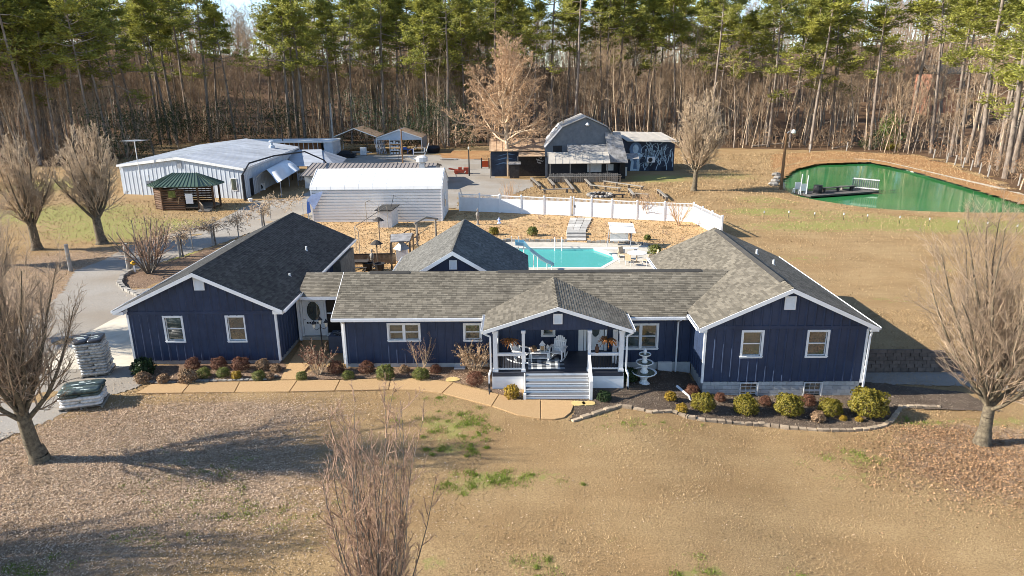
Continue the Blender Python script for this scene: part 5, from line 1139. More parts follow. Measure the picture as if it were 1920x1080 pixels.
# low stone kerb between deck and yard
t = edging('bed_edging', 'low rough stone kerb along the back of the pool deck', [(900, 456), (960, 453.5), (1062, 454.5)], .4, .2, .3, 'rock', 15, tall=.25); edging('bed_edging', 'low rough stone kerb right of the pool steps', [(1100, 456), (1180, 457.5), (1215, 461)], .4, .2, .3, 'rock', 16, tall=.25)
fpx = thing('flagstone_path', 'pale flagstone path with three steps leading from the fence gate to the pool', 'path', G(1083, 430, 0)); fpx['kind'] = 'structure'; del fpx['category']
r = random.Random(3)
def quadpx(a, b, c_, d): return [G(*q, 0) for q in (a, b, c_, d)]
rows = [(1069, 1110, 410), (1067, 1108, 416), (1065, 1105, 422), (1063, 1101, 429), (1062, 1098, 436)]
for (a0, a1, ay), (b0, b1, by) in zip(rows[:-1], rows[1:]):
    for k in range(3):
        f0, f1 = k / 3 + .01, (k + 1) / 3 - .01; Q = [G(b0 + (b1 - b0) * f0, by - .3, 0), G(b0 + (b1 - b0) * f1, by - .3, 0), G(a0 + (a1 - a0) * f1, ay + .2, 0), G(a0 + (a1 - a0) * f0, ay + .2, 0)]
        mb = MB(); mb.prism([(p[0], p[1], .02) for p in Q], (0, 0, .09 + r.uniform(0, .03))); mb.build('flagstone', 'flag', fpx)
for i, (yy, zz) in enumerate(((439, .3), (444, .2), (449, .1))):
    Q = [G(1063, yy + 3, 0), G(1099, yy + 3, 0), G(1098, yy - 1.5, 0), G(1062, yy - 1.5, 0)]; mb = MB(); mb.prism([(p[0], p[1], 0) for p in Q], (0, 0, zz)); mb.build('step', 'flag', fpx)
# pool slide
S0 = np.array([-2.0, 58.8]); sl = thing('pool_slide', 'pale blue curved slide reaching into the swimming pool', 'slide', (-.4, 52, 0))
path = [atY(972, 462, 55.9)] if False else None
P = [(-.9, 57.2, 2.35), (-.5, 56.2, 2.25), (0.0, 55.2, 1.75), (.6, 54.2, 1.15), (1.1, 53.5, .75), (1.55, 53.0, .5), (1.95, 52.8, .42)]
P = [np.array(G(a, b, z)) for a, b, z in ((966, 458, 2.3), (982, 459, 2.25), (992, 468, 1.9), (1004, 480, 1.35), (1018, 490, .85), (1030, 495.5, .5), (1036, 497, .42))]
mb = MB(); ins = MB(); n = len(P)
def frame_at(i): d = P[min(i + 1, n - 1)] - P[max(i - 1, 0)]; d[2] = 0; d /= np.linalg.norm(d); return np.array([-d[1], d[0], 0])
W2 = .32
for i in range(n - 1):
    a, b = P[i], P[i + 1]; sa, sb = frame_at(i), frame_at(i + 1)
    up = np.array([0, 0, .17])
    mb.hexa([a - sa * W2, b - sb * W2, b + sb * W2, a + sa * W2], [a - sa * W2 + up * .2, b - sb * W2 + up * .2, b + sb * W2 + up * .2, a + sa * W2 + up * .2])
    for s in (-1, 1): mb.hexa([a + sa * W2 * s, b + sb * W2 * s, b + sb * (W2 + .05) * s, a + sa * (W2 + .05) * s], [a + sa * W2 * s + up * 1.5, b + sb * W2 * s + up * 1.5, b + sb * (W2 + .05) * s + up * 1.5, a + sa * (W2 + .05) * s + up * 1.5])
mb.build('chute', 'slideblue', sl)
mb = MB()
for i in (1, 3, 5):
    for s in (-1, 1): q = P[i] + frame_at(i) * W2 * s * .9; mb.tube([q, (q[0], q[1], .06 if i < 4 else -.4)], .035, 6)
mb.build('support', 'white', sl)
mb = MB(); q = P[0]
for s in (-.25, .25): mb.tube([(q[0] + s, q[1] + .9, .06), (q[0] + s, q[1] + .05, 2.4), (q[0] + s, q[1] - .3, 2.95)], .03, 6)
for k in range(6): f = (k + .5) / 6.4; mb.bar((q[0] - .25, q[1] + .9 - .85 * f, .06 + 2.3 * f), (q[0] + .25, q[1] + .9 - .85 * f, .06 + 2.3 * f), .06, .03)
mb.build('ladder', 'dullwhite', sl)
# pool ladder
lx = 3.2; t = thing('pool_ladder', 'white rail ladder at the far edge of the pool', 'ladder', (lx, 58, 0))
for s in (-.3, .3): mb = MB(); mb.tube([(lx + s, 58.5, .06), (lx + s, 58.45, .8), (lx + s, 58.1, .95), (lx + s, 57.75, .8), (lx + s, 57.7, -.9)], .035, 8); mb.build('rail', 'white', t)
for z in (-.2, -.5, -.8): mb = MB(); mb.box(lx - .28, 57.64, z, lx + .28, 57.78, z + .03); mb.build('rung', 'white', t)
# diving board
t = thing('diving_board', 'white diving board at the right end of the pool', 'diving board', (8.6, 54.8, 0)); mb = MB(); mb.box(6.4, 55.55, .5, 9.6, 56.0, .56); mb.build('board', 'vinyl', t); [MB().box(q, 55.6, .06, q + .2, 55.95, .499).build('stand', 'greymetal', t) for q in (8.3, 9.3)]
# glider swing with white canopy
p = G(1160, 463, 0); t = thing('canopy_swing', 'garden swing with a white fabric canopy beside the pool deck', 'swing', (p[0], p[1], 0)); a = p + np.array([-.9, 0, 0]); b = p + np.array([1.0, -.4, 0])
mb = MB()
for q in (a, b):
    top = q + np.array([.15, .5, 1.75]); mb.tube([q + np.array([-.2, -.6, 0]), top], .03, 6); mb.tube([q + np.array([.1, 1.3, 0]), top], .03, 6)
mb.tube([a + np.array([.15, .5, 1.75]), b + np.array([.15, .5, 1.75])], .035, 6); mb.build('frame', 'greymetal', t)
aa = a + np.array([.1, 0, 1.62]); bb = b + np.array([.25, 0, 1.62]); mb = MB(); mb.hexa([aa + [0, -.5, -.25], bb + [0, -.5, -.25], bb + [0, 1.1, .25], aa + [0, 1.1, .25]], [aa + [0, -.5, -.2], bb + [0, -.5, -.2], bb + [0, 1.1, .3], aa + [0, 1.1, .3]]); mb.build('canopy', 'vinyl', t)
mb = MB(); mb.box(a[0] + .25, a[1] + .3, .42, b[0] - .1, a[1] + .8, .5); mb.box(a[0] + .25, a[1] + .8, .5, b[0] - .1, a[1] + .86, 1.0); mb.build('seat', 'dullwhite', t)
# patio set
def patio_chair(first=[None]):
    t = thing('patio_chair', 'x', 'chair', (0, 0, 0), 'patio chairs round the table by the pool')
    mb = MB(); mb.box(-.25, -.25, .4, .25, .25, .44); mb.build('seat', 'tanplastic', t); mb = MB(); mb.hexa([(-.25, .22, .44), (.25, .22, .44), (.25, .26, .44), (-.25, .26, .44)], [(-.25, .36, .95), (.25, .36, .95), (.25, .4, .95), (-.25, .4, .95)]); mb.build('backrest', 'tanplastic', t)
    for x in (-.23, .23):
        for y in (-.22, .22): mb = MB(); mb.tube([(x, y, 0), (x, y, .41)], .02, 6); mb.build('leg', 'dullwhite', t)
    return t
tc = G(1190, 491, .06); t = thing('patio_table', 'round pale patio table with tan chairs beside the pool', 'table', (0, 0, 0)); mb = MB(); mb.lathe([(.75, .7), (.75, .74)], (0, 0, 0), 24); mb.build('table_top', 'dullwhite', t); mb = MB(); mb.lathe([(.3, 0), (.05, .05), (.05, .69)], (0, 0, 0), 10); mb.build('pedestal', 'tanplastic', t); place(t, (tc[0] + .15, tc[1], .06))
pc = patio_chair(); names = ['tan patio chair at the back left of the pool table', 'tan patio chair left of the pool table', 'tan patio chair at the near left of the pool table', 'tan patio chair at the near right of the pool table', 'tan patio chair right of the pool table']
for i, (dx, dy, rz) in enumerate(((-.9, .9, .7), (-1.15, -.1, 1.6), (-.7, -1.0, 2.5), (.6, -1.1, -2.5), (1.3, .1, -1.6))):
    l = (tc[0] + .15 + dx, tc[1] + dy, .06); place(pc, l, rz, 1, names[0]) if i == 0 else copy_tree(pc, l, rz, label=names[i])
qx, qy = rng.uniform(-22, 18.4, 36000), rng.uniform(42, 75, 36000); YP = [(-12.2, 42), (-8.3, 42), (-8.3, 47), (18.5, 47), (18.5, 65.6), (17.4, 68.8), (-6.6, 75.9), (-8.2, 69.6), (-22, 70), (-21, 62), (-12.2, 49.5)]; ok = inpoly(qx, qy, YP) & ~inpoly(qx, qy, dk); C = np.stack([qx[ok], qy[ok], np.full(ok.sum(), .05)], 1)
tag(arr_mesh('straw_litter', *leaf_quads(rng, C, .09, .35, N=rng.normal(0, .6, C.shape) + [0, 0, 1]), 'blade'), kind='stuff')
g = np.random.default_rng(404)
for k in range(13):
    a, b = [(1108, 428), (1140, 425), (1190, 436), (1248, 440), (1275, 452), (1140, 447), (960, 427), (1020, 427), (1040, 446), (975, 447), (1240, 455), (905, 436), (1010, 412)][k]; p = on(a, b); h = g.uniform(.35, .6)
    t = twiggy('dormant_perennial', ['small bare clump right of the flagstone path', 'bare clump between the path and the swing', 'bare clump behind the swing', 'bare clump under the fence shrubs', 'bare clump at the right fence corner', 'bare clump at the deck edge left of the swing', 'bare clump behind the yellowish shrub', 'bare clump right of the clipped evergreen', 'bare clump beside the lowest path step', 'bare clump left of the clipped evergreen', 'bare clump right of the swing', 'bare clump behind the rear gable', 'bare clump in front of the left fence panels'][k], a, b, h, 9, .9, ('twigred', 'twigred'), 500 + k, group='dormant perennials in the pool yard', kids=(3, 3), stemr=.015, base=.12)
# yard shrubs, figures
for k, (a, b, r_, lab, m) in enumerate([(999, 435, 10, 'round clipped evergreen on the tan bank behind the pool', 'boxgreen'), (926, 434, 9, 'yellowish shrub behind the rear gable roof', 'boxwood'), (1228, 470, 12, 'dark round shrub beside the right roof edge', 'boxgreen'), (1214, 446, 6, 'tiny dark shrub on the tan bank right of the swing', 'boxgreen'), (1164, 438, 5, 'little dark tuft behind the white swing', 'boxgreen')]):
    p = on(a, b + r_ * .7); dist = np.linalg.norm(p - CAM); leaf_ball('yard_shrub', lab, 'shrub', p, r_ * dist / FOC, 1100, m, .07, .9, 'evergreen shrubs round the pool', 60 + k)
def figure(px_, py_, h, name, label, m, cat='statue', seed=0):
    p = on(px_, py_); t = thing(name, label, cat, p); mb = MB(); mb.lathe([(.22, 0), (.2, .1), (.1, .14), (.09, h * .35), (.16, h * .45)], p, 10); mb.build('plinth', m, t)
    mb = MB(); mb.lathe([(.12, h * .45), (.16, h * .6), (.13, h * .72), (.05, h * .8)], p, 10); mb.lathe([(.03, h * .8), (.085, h * .86), (.08, h * .93), (.02, h)], p, 10); mb.tube([p + [-.14, 0, h * .7], p + [-.22, -.05, h * .58]], .03, 6); mb.build('figure', m, t, smooth=True); return t
figure(896, 422, 1.7, 'garden_statue', 'tall weathered stone figure near the corner of the long shed', 'rock'); figure(936, 419, .6, 'garden_statue', 'small blue white figurine on the tan yard by the fence', 'palebluetarp'); 
t = figure(1182, 455, 1.9, 'garden_statue', 'dark stacked ornament standing behind the swing', 'terracotta')
figure(699, 502, 1.5, 'bird_bath', 'stone bird bath behind the ridge of the main roof', 'rock', 'bird bath')
for a, b, lab in ((690, 507, 'left dark planter tub behind the main roof ridge'), (712, 508, 'right dark planter tub behind the main roof ridge')):
    p = on(a, b); mb = MB(); mb.lathe([(.28, 0), (.4, .55), (.42, .6), (.36, .6), (.34, .5)], p, 14); tag(mb.build('planter_tub', 'iron'), lab, 'planter', 'dark tubs behind the house')
# timber fence, arbour, canopy table behind the house
t = thing('timber_fence', 'low dark timber fence panel behind the main roof', 'fence', (-14, 55, 0)); A = on(652, 497); B = on(742, 495)
mb = MB(); mb.bar(A + [0, 0, .85], B + [0, 0, .85], .1, .08); mb.build('top_rail', 'darkwood', t); k = 22
for i in range(k): q = A + (B - A) * (i + .5) / k; mb = MB(); mb.box(q[0] - .13, q[1] - .015, 0, q[0] + .13, q[1] + .015, .8); mb.build('plank', 'wood', t)
C4 = [on(732, 505), on(744, 488), on(772, 488), on(764, 505)]; t = thing('shade_table', 'weathered board roof on four posts left of the rear gable', 'shelter', C4[0])
H4 = [G(732, 455, 2.1), G(733, 441, 2.1), G(774, 438, 2.1), G(768, 453, 2.1)]; mb = MB(); mb.prism([(p[0], p[1], 2.1) for p in H4], (0, 0, .08)); mb.build('roof', 'woodroof', t)
for q in H4: mb = MB(); mb.box(q[0] - .06, q[1] - .06, 0, q[0] + .06, q[1] + .06, 2.099); mb.build('post', 'wood', t)
t = thing('garden_arch', 'rustic wooden garden arch behind the grey rear roof', 'arch', on(775, 460)); Q = [on(783, 462), on(818, 452)]
mb = MB()
for q in Q: mb.tube([q, q + [0, 0, 2.0]], .09, 8)
mb.tube([Q[0] + [-.2, 0, 2.0], (Q[0] + Q[1]) / 2 + [0, 0, 2.35], Q[1] + [.2, 0, 2.0]], .09, 8); mb.build('beam', 'greywood', t)
p = on(771, 462); t = thing('wagon_wheel', 'old iron rimmed wagon wheel standing by the garden arch', 'wheel', p); mb = MB(); mb.tube([(p[0] + .0 + .7 * math.cos(k * .314), p[1] + .25 * math.cos(k * .314), .75 + .72 * math.sin(k * .314)) for k in range(21)], .045, 6); mb.build('rim', 'darkwood', t); mb = MB()
for k in range(8): mb.bar((p[0], p[1], .75), (p[0] + .68 * math.cos(k * .785), p[1] + .24 * math.cos(k * .785), .75 + .7 * math.sin(k * .785)), .04)
mb.build('spoke', 'darkwood', t)
# dog-run pipes, little pale shed, bird feeders
t = thing('dog_run', 'open frame of thin grey pipes over the dog run behind the garage', 'frame', on(690, 440)); mb = MB()
PT = [(668, 468, 2.0), (675, 478, 2.0), (712, 428, 2.2), (688, 420, 2.2), (702, 412, 2.2), (728, 428, 2.2)]
tops = []
for a, b, h in PT: q = on(a, b); mb.tube([q, q + [0, 0, h]], .03, 6); tops.append(q + np.array([0, 0, h]))
mb.tube([tops[0], tops[5]], .03, 6); mb.tube([tops[3], tops[4]], .03, 6); mb.tube([tops[0], tops[1]], .03, 6); mb.build('pipe', 'greywood', t)
a, b, c_ = on(709, 427), on(735, 427), on(747, 419); t = thing('pump_house', 'small pale plank shed with a flat dark roof in front of the long white shed', 'shed', a); h = 1.7
e = c_ - b; Q = [a, b, c_, a + e]
mb = MB(); mb.prism([(q[0], q[1], -.02) for q in Q], (0, 0, h)); mb.build('wall', 'dullwhite', t)
for k in range(6): q = a + (b - a) * (k + .5) / 6; mb = MB(); d_ = (b - a) / np.linalg.norm(b - a); mb.bar(q + [0, -.02, 0] - d_ * 0, q + [0, -.02, h - .1], .2, .02) if False else mb.box(q[0] - .12, q[1] - .03, 0, q[0] + .12, q[1] - .005, h - .1); mb.build('plank', 'dullwhite', t)
cq = np.mean(Q, 0); mb = MB(); mb.prism([(cq[0] + (q[0] - cq[0]) * 1.25, cq[1] + (q[1] - cq[1]) * 1.25, h + (.12 if i > 1 else .0)) for i, q in enumerate(Q)], (0, 0, .07)); mb.build('roof', 'felt', t)
for a, b, h, lab in ((713, 465, 2.4, 'tall bird feeder pole with folded dark arms behind the garage'), (709, 505, 2.0, 'bird feeder tray on a wooden post behind the main roof')):
    p = on(a, b); t = thing('bird_feeder', lab, 'bird feeder', p); mb = MB(); mb.tube([p, p + [0, 0, h]], .045, 8); mb.build('post', 'wood', t); mb = MB(); mb.lathe([(.5, h + .001), (.12, h + .28)], p, 8); mb.build('tray_roof', 'darkwood', t)
p = on(755, 497); t = thing('garden_house', 'white model birdhouse with a grey roof beside the rear gable', 'birdhouse', p); mb = MB(); mb.box(p[0] - .4, p[1] - .35, .4, p[0] + .4, p[1] + .35, 1.3); mb.build('wall', 'white', t); mb = MB(); mb.lathe([(.68, 1.301), (.1, 1.9), (.05, 2.1)], p, 4); mb.build('roof', 'greymetal', t); mb = MB(); mb.box(p[0] - .2, p[1] - .15, 0, p[0] + .2, p[1] + .15, .399); mb.build('stand', 'wood', t)
p = on(672, 508); t = thing('picnic_table', 'dark timber picnic table partly hidden by the main roof', 'table', p); mb = MB(); mb.box(p[0] - 1, p[1] - .3, .72, p[0] + .8, p[1] + .5, .77); mb.build('table_top', 'darkwood', t); mb = MB(); mb.box(p[0] - 1, p[1] - .85, .42, p[0] + .8, p[1] - .55, .46); mb.box(p[0] - 1, p[1] + .75, .42, p[0] + .8, p[1] + 1.05, .46); mb.build('bench', 'darkwood', t); mb = MB(); mb.bar((p[0] - .8, p[1] - .7, 0), (p[0] - .8, p[1] + .9, .72), .08); mb.bar((p[0] + .6, p[1] - .7, 0), (p[0] + .6, p[1] + .9, .72), .08); mb.build('leg', 'darkwood', t)
for i, (a, b, h, sp, lab) in enumerate([(955, 394, 3.2, .6, 'wide bare shrub against the left part of the white fence'), (1215, 412, 3.2, .55, 'bare shrub in front of the white fence right of the gate'), (1272, 424, 2.6, .6, 'bare shrub near the corner of the white fence')]):
    twiggy('bare_shrub', lab, a, b, h, 16, sp, ('twigtan', 'twigtan'), 70 + i, group='bare shrubs along the white fence', stemr=.035, kids=(5, 5))

# ------------------------------------------------------------------ white vinyl fence
fen = thing('vinyl_fence', 'white vinyl privacy fence with open lattice top around the pool yard', 'fence', (5, 72, 0))
def fpost(p, h=1.98): mb = MB(); mb.box(p[0] - .075, p[1] - .075, 0, p[0] + .075, p[1] + .075, h); mb.lathe([(.12, h), (.09, h + .05), (.01, h + .09)], (p[0], p[1], 0), 4); mb.build('fence_post', 'vinyl', fen)
def panel(p, q, root, nm='fence_panel'):
    p = np.array([p[0], p[1], 0.]); q = np.array([q[0], q[1], 0.]); d = (q - p); L = np.linalg.norm(d); d /= L; n = np.array([d[1], -d[0], 0]) ; mb = MB()
    a, b = p + d * .08, q - d * .08; k = max(4, int(L / .16))
    mb.bar(a + [0, 0, .12], b + [0, 0, .12], .05, .14); mb.bar(a + [0, 0, 1.5], b + [0, 0, 1.5], .05, .09); mb.bar(a + [0, 0, 1.86], b + [0, 0, 1.86], .05, .08)
    for i in range(k):
        f0 = a + (b - a) * (i / k); f1 = a + (b - a) * ((i + 1) / k) - d * .004; o = n * .012
        mb.hexa([f0 - o + [0, 0, .19], f1 - o + [0, 0, .19], f1 + o + [0, 0, .19], f0 + o + [0, 0, .19]], [f0 - o + [0, 0, 1.455], f1 - o + [0, 0, 1.455], f1 + o + [0, 0, 1.455], f0 + o + [0, 0, 1.455]])
    pn = mb.build(nm, 'vinyl', root); lt = MB(); k = int(L / .13)
    for i in range(k): f = a + (b - a) * ((i + .5) / k); lt.bar(f + [0, 0, 1.54], f + [0, 0, 1.82], .04, .02)
    tag(lt.build('lattice_bars', 'vinyl', pn), kind='stuff'); return pn
FP = [(-6.62, 75.69), (-4.4, 75.1), (-2.2, 74.5), (0.1, 73.8), (2.5, 73.1), (5.27, 72.4)]; FQ = [(5.55, 72.32), (7.35, 71.6), (9.35, 70.9), (11.8, 70.1), (14.4, 69.3), (17.1, 68.6)]; FR = [(17.1, 68.6), (17.4, 66.3), (17.7, 64.0), (18.0, 61.7)]
for S in (FP, FQ, FR):
    for p in (S if S is not FR else S[1:]): fpost(p)
for S in (FP, FR):
    for a, b in zip(S[:-1], S[1:]): panel(a, b, fen)
for a, b in list(zip(FQ[:-1], FQ[1:]))[1:]: panel(a, b, fen)
gt_ = thing('fence_gate', 'white vinyl gate in the middle of the pool yard fence', 'gate', (5.55, 72.32, 0)); panel(FQ[0], FQ[1], gt_, 'gate_panel'); mb = MB(); mb.box(5.62, 72.2, .95, 5.7, 72.26, 1.2); mb.build('latch', 'iron', gt_)
# dormant yard: twiggy shrub rows etc are above

# ------------------------------------------------------------------ outbuildings
def V3(*a): return np.array(a, float)
def ribbed(p, q, z0, top, name, m, parent, pitch=.6, depth=.04, horizontal=False):
    """sheet metal wall with pressed ribs; p,q ends (xy), top: function of fraction -> z"""
    p = V3(*p[:2], 0); q = V3(*q[:2], 0); d = q - p; L = np.linalg.norm(d); d /= L; n = V3(d[1], -d[0], 0); mb = MB(); vs = []; fs = []
    if not horizontal:
        k = max(2, int(L / pitch)); us = []
        for i in range(k): a = L * i / k; w = L / k; us += [(a, 0), (a + w * .7, 0), (a + w * .78, depth), (a + w * .92, depth)]
        us.append((L, 0))
        for u, o in us: b = p + d * u + n * o; vs += [(b[0], b[1], z0), (b[0], b[1], top(u / L))]
        for i in range(len(us) - 1): fs.append((2 * i, 2 * i + 2, 2 * i + 3, 2 * i + 1))
    mb.add(vs, fs); return mb.build(name, m, parent)
def rib_roof(P, name, m, parent, pitch=.6, depth=.05, th=.06):
    """P: eave left, eave right, top right, top left; standing ribs run up the slope"""
    A = [V3(*p) for p in P]; L = np.linalg.norm(A[1] - A[0]); k = max(2, int(L / pitch)); mb = MB(); n = np.cross(A[1] - A[0], A[3] - A[0]); n /= np.linalg.norm(n)
    if n[2] < 0: n = -n
    mb.prism(A, tuple(-n * th)); r = mb.build(name, m, parent); rb = MB()
    for i in range(k + 1):
        f = i / k; a = A[0] + (A[1] - A[0]) * f; b = A[3] + (A[2] - A[3]) * f
        if np.linalg.norm(b - a) > .1: rb.bar(a + n * depth * .5, b + n * depth * .5, .06, depth, up=tuple(n))
    tag(rb.build('roof_ribs', m, r), kind='stuff'); return r
def openbox(root, name, m, p, q, z0, z1, off, th=.05):
    p = V3(*p[:2], 0); q = V3(*q[:2], 0); d = (q - p) / np.linalg.norm(q - p); n = V3(d[1], -d[0], 0) ; mb = MB(); a, b = p + n * off, q + n * off; c, e = p + n * (off + th), q + n * (off + th)
    mb.hexa([(a[0], a[1], z0), (b[0], b[1], z0), (e[0], e[1], z0), (c[0], c[1], z0)], [(a[0], a[1], z1), (b[0], b[1], z1), (e[0], e[1], z1), (c[0], c[1], z1)]); return mb.build(name, m, root)

# large metal workshop on the left
A, B = V3(-51.2, 89.6, 0), V3(-33.6, 85.0, 0); sd = V3(-.06, 1, 0) * 27; Cc, Dd = B + sd, A + sd; eh, pk = 3.75, 4.9
t = thing('metal_workshop', 'wide pale blue white metal workshop with a low pitched metal roof', 'building', A)
topf = lambda f: eh + (pk - eh) * (1 - abs(2 * f - 1)) - .05
ribbed(A, B, 0, topf, 'wall', 'steel', t, .62); ribbed(B, Cc, 0, lambda f: eh - .05, 'wall', 'steel', t, .62); ribbed(Dd, A, 0, lambda f: eh - .05, 'wall', 'steel', t, .8); ribbed(Cc, Dd, 0, topf, 'wall', 'steel', t, .8)
m0, m1 = (A + B) / 2, (Cc + Dd) / 2; oh = (B - A) / np.linalg.norm(B - A) * .25; of = -sd / 27 * .25
rib_roof([B + oh + of + [0, 0, eh], Cc + oh + [0, 0, eh], m1 + [0, 0, pk], m0 + of + [0, 0, pk]], 'roof', 'steelroof', t, .9); rib_roof([Dd - oh + [0, 0, eh], A - oh + of + [0, 0, eh], m0 + of + [0, 0, pk], m1 + [0, 0, pk]], 'roof', 'steelroof', t, .9)
for a, b, z0, z1 in ((A - oh, m0, eh, pk), (m0, B + oh, pk, eh)): mb = MB(); mb.prism([a + of * 1.05 + [0, 0, z0 + .02], b + of * 1.05 + [0, 0, z1 + .02], b + of * 1.05 + [0, 0, z1 - .28], a + of * 1.05 + [0, 0, z0 - .28]], tuple(of * .3)); mb.build('gable_trim', 'whitemetal', t)
mb = MB(); mb.prism([B + oh * 1.02 + of + [0, 0, eh], Cc + oh * 1.02 + [0, 0, eh], Cc + oh * 1.02 + [0, 0, eh - .25], B + oh * 1.02 + of + [0, 0, eh - .25]], tuple(oh * .3)); mb.build('eave_trim', 'whitemetal', t)
f = lambda P, Q, a: P + (Q - P) * a
w = openbox(t, 'window', 'dullwhite', f(A, B, .90), f(A, B, .945), 1.0, 2.5, .05); openbox(w, 'pane', 'glass', f(A, B, .905), f(A, B, .94), 1.08, 2.42, .101, .01)
openbox(t, 'door', 'black', f(B, Cc, .075), f(B, Cc, .115), .02, 2.2, .05); openbox(t, 'gable_louvre', 'greymetal', f(A, B, .49), f(A, B, .525), 3.6, 4.4, .05, .04)
g0 = f(A, B, .235); mb = MB(); mb.tube([g0 + [.2, -.35, .4], g0 + [.2, -.35, 2.6]], .05, 6); mb.box(g0[0] - .1, g0[1] - .5, 1.1, g0[0] + .5, g0[1] - .12, 1.9); mb.build('meter_box', 'greymetal', t)
q = f(m0, m1, .72) + [6.2, 0, 4.2]; mb = MB(); mb.lathe([(.5, -.1), (.42, .25), (.22, .35), (.22, .8), (.4, .82), (.3, 1.0)], q, 12); mb.build('roof_vent', 'steel', t)
# antenna mast
p = V3(*f(A, B, .2)[:2], 0) + V3(0, -1.0, 0); t = thing('tv_antenna', 'tall tv antenna mast in front of the metal workshop', 'antenna', p); mb = MB(); mb.tube([p, p + [0, 0, 7.0]], .05, 6); mb.build('mast', 'dullwhite', t); mb = MB()
mb.bar(p + [-1.0, .3, 6.9], p + [1.0, -.3, 6.9], .05)
for k in range(9): x = -1.0 + k * .25; mb.bar(p + [x - .5, -x * .3 - 1.0, 6.93], p + [x + .5, -x * .3 + 1.0, 6.93], .025)
mb.bar(p + [-1.2, .0, 6.5], p + [-.4, 0, 7.5], .02); mb.build('elements', 'dullwhite', t)
# black posts with cable arch by the workshop
for a, b, h, lab in ((460, 376, 3.1, 'thick black post at the corner of the metal workshop'), (516, 331, 3.0, 'black post farther along the side of the metal workshop')):
    p = on(a, b); t = thing('cable_post', lab, 'post', p); mb = MB(); mb.tube([p, p + [0, 0, h]], .2, 8); mb.build('post', 'iron', t)
    if a == 460: mb = MB(); mb.tube([p + [0, 0, h], p + [.4, 1.5, 4.3], p + [2.0, 6, 4.7], p + [3.5, 14, 4.4], p + [5.5, 16, 3.0], p + [6.3, 16.5, 1.6]], .1, 6); mb.build('cable', 'iron', t)
# white canopy beside the workshop
def canopy(pxs, hs, name, label, m, legm, posts=True):
    pass
c0, c1, c2, c3 = G(520, 375, 0), G(566, 352, 0), G(534, 334, 0), G(478, 352, 0)
t = thing('awning_canopy', 'sagging white canopy on thin poles beside the metal workshop', 'canopy', c0); mb = MB(); k = 8; E0 = [G(478, 331, 2.0), G(520, 345, 1.7)]; 
R0 = [(G(478, 336, 2.1), G(503, 313, 2.9), G(519, 337, 2.0)), (G(533, 301, 2.8), G(560, 318, 2.0), G(520, 300, 2.4))]
grid = []
for i in range(k + 1):
    s = i / k; l = G(478 + 46 * s, 335 - 32 * s, 2.2); c = G(500 + 43 * s, 318 - 17 * s, 2.9); r_ = G(520 + 42 * s, 343 - 26 * s, 1.7 + .3 * math.sin(s * 9)); grid.append([l, (l + c) / 2 + [0, 0, .2], c, (c + r_) / 2 + [0, 0, .15], r_])
vs = [p for row in grid for p in row]; vs += [V3(*p) - [0, 0, .03] for p in vs]; n5 = 5; fs = []
for i in range(k):
    for j in range(4): q0 = i * n5 + j; fs.append((q0, q0 + 1, q0 + n5 + 1, q0 + n5)); o = (k + 1) * n5; fs.append((o + q0, o + q0 + n5, o + q0 + n5 + 1, o + q0 + 1))
mb.add(vs, fs); mb.build('canopy', 'vinyl', t, smooth=True); mb = MB()
for i in (1, 4, 7): p = grid[i][4]; mb.tube([(p[0], p[1], 0), p], .05, 6); p = grid[i][0]; mb.tube([(p[0], p[1], 0), p], .05, 6)
mb.build('poles', 'greymetal', t)
p = G(490, 357, 0); t = thing('wall_air_conditioner', 'white air conditioner unit on the ground under the canopy', 'air conditioner', p); mb = MB(); mb.box(p[0] - .5, p[1] - .25, .05, p[0] + .5, p[1] + .25, .95); mb.build('cabinet', 'white', t); mb = MB(); mb.tube([(p[0], p[1] - .251, .5), (p[0], p[1] - .27, .5)], .35, 16); mb.build('fan', 'iron', t)
# slate lean-to roof and rear store
a = [G(572, 313, 1.9), G(608, 310, 1.9), G(604, 280, 3.4), G(536, 281, 3.4)]
t = thing('lean_to', 'blue grey lean-to roof between the workshop and the long white shed', 'shed', (a[0][0], a[0][1], 0)); mb = MB(); mb.prism([G(546, 311, 2.0), G(607, 311, 2.0), G(603, 280, 3.4), G(538, 281, 3.4)], (0, 0, -.08)); mb.build('roof', 'steelroof', t)
mb = MB(); q0 = G(607, 311, 2.0); q1 = G(603, 280, 3.4); mb.prism([q0 + [.02, 0, -.1], q1 + [.02, 0, -.1], (q1[0] + 3.6, q1[1] + 1, 1.9), (q0[0] + 1.8, q0[1] + .5, 1.6)], (0, 0, -.06)); mb.build('side_roof', 'steelroof', t)
mb = MB()
for p in (G(546, 311, 2.0), G(607, 311, 2.0), G(577, 311, 2.0), q1): mb.box(p[0] - .08, p[1] - .08, 0, p[0] + .08, p[1] + .08, p[2] - .09)
mb.build('posts', 'darkwood', t); mb = MB(); w0, w1_ = G(542, 300, 1.0), G(603, 296, 1.0); mb.box(w0[0], w0[1] + 3, 0, w1_[0], w0[1] + 3.1, 2.4); mb.build('back_wall', 'darkwood', t)
p = G(545, 286, 0); bx = V3(-40, 128, 0); t = thing('storage_building', 'low white storage building with rusty open front behind the lean-to', 'building', bx); mb = MB(); mb.box(-52, 127, 3.1, -33.5, 133, 3.35); mb.build('roof', 'whitemetal', t); mb = MB(); mb.box(-52, 132.8, 0, -33.6, 133, 3.09); mb.box(-35.2, 127.3, 0, -33.6, 127.4, 3.09); mb.box(-33.7, 127.4, 0, -33.6, 132.8, 3.09); mb.build('wall', 'steel', t)
mb = MB(); mb.box(-52, 128.5, 0, -36, 128.6, 3.09); mb.build('rusty_wall', 'rust', t); mb = MB()
for k in range(10): mb.box(-44 + k * .85, 127.4, 0, -43.9 + k * .85, 127.5, 3.09)
mb.build('studs', 'dullwhite', t)
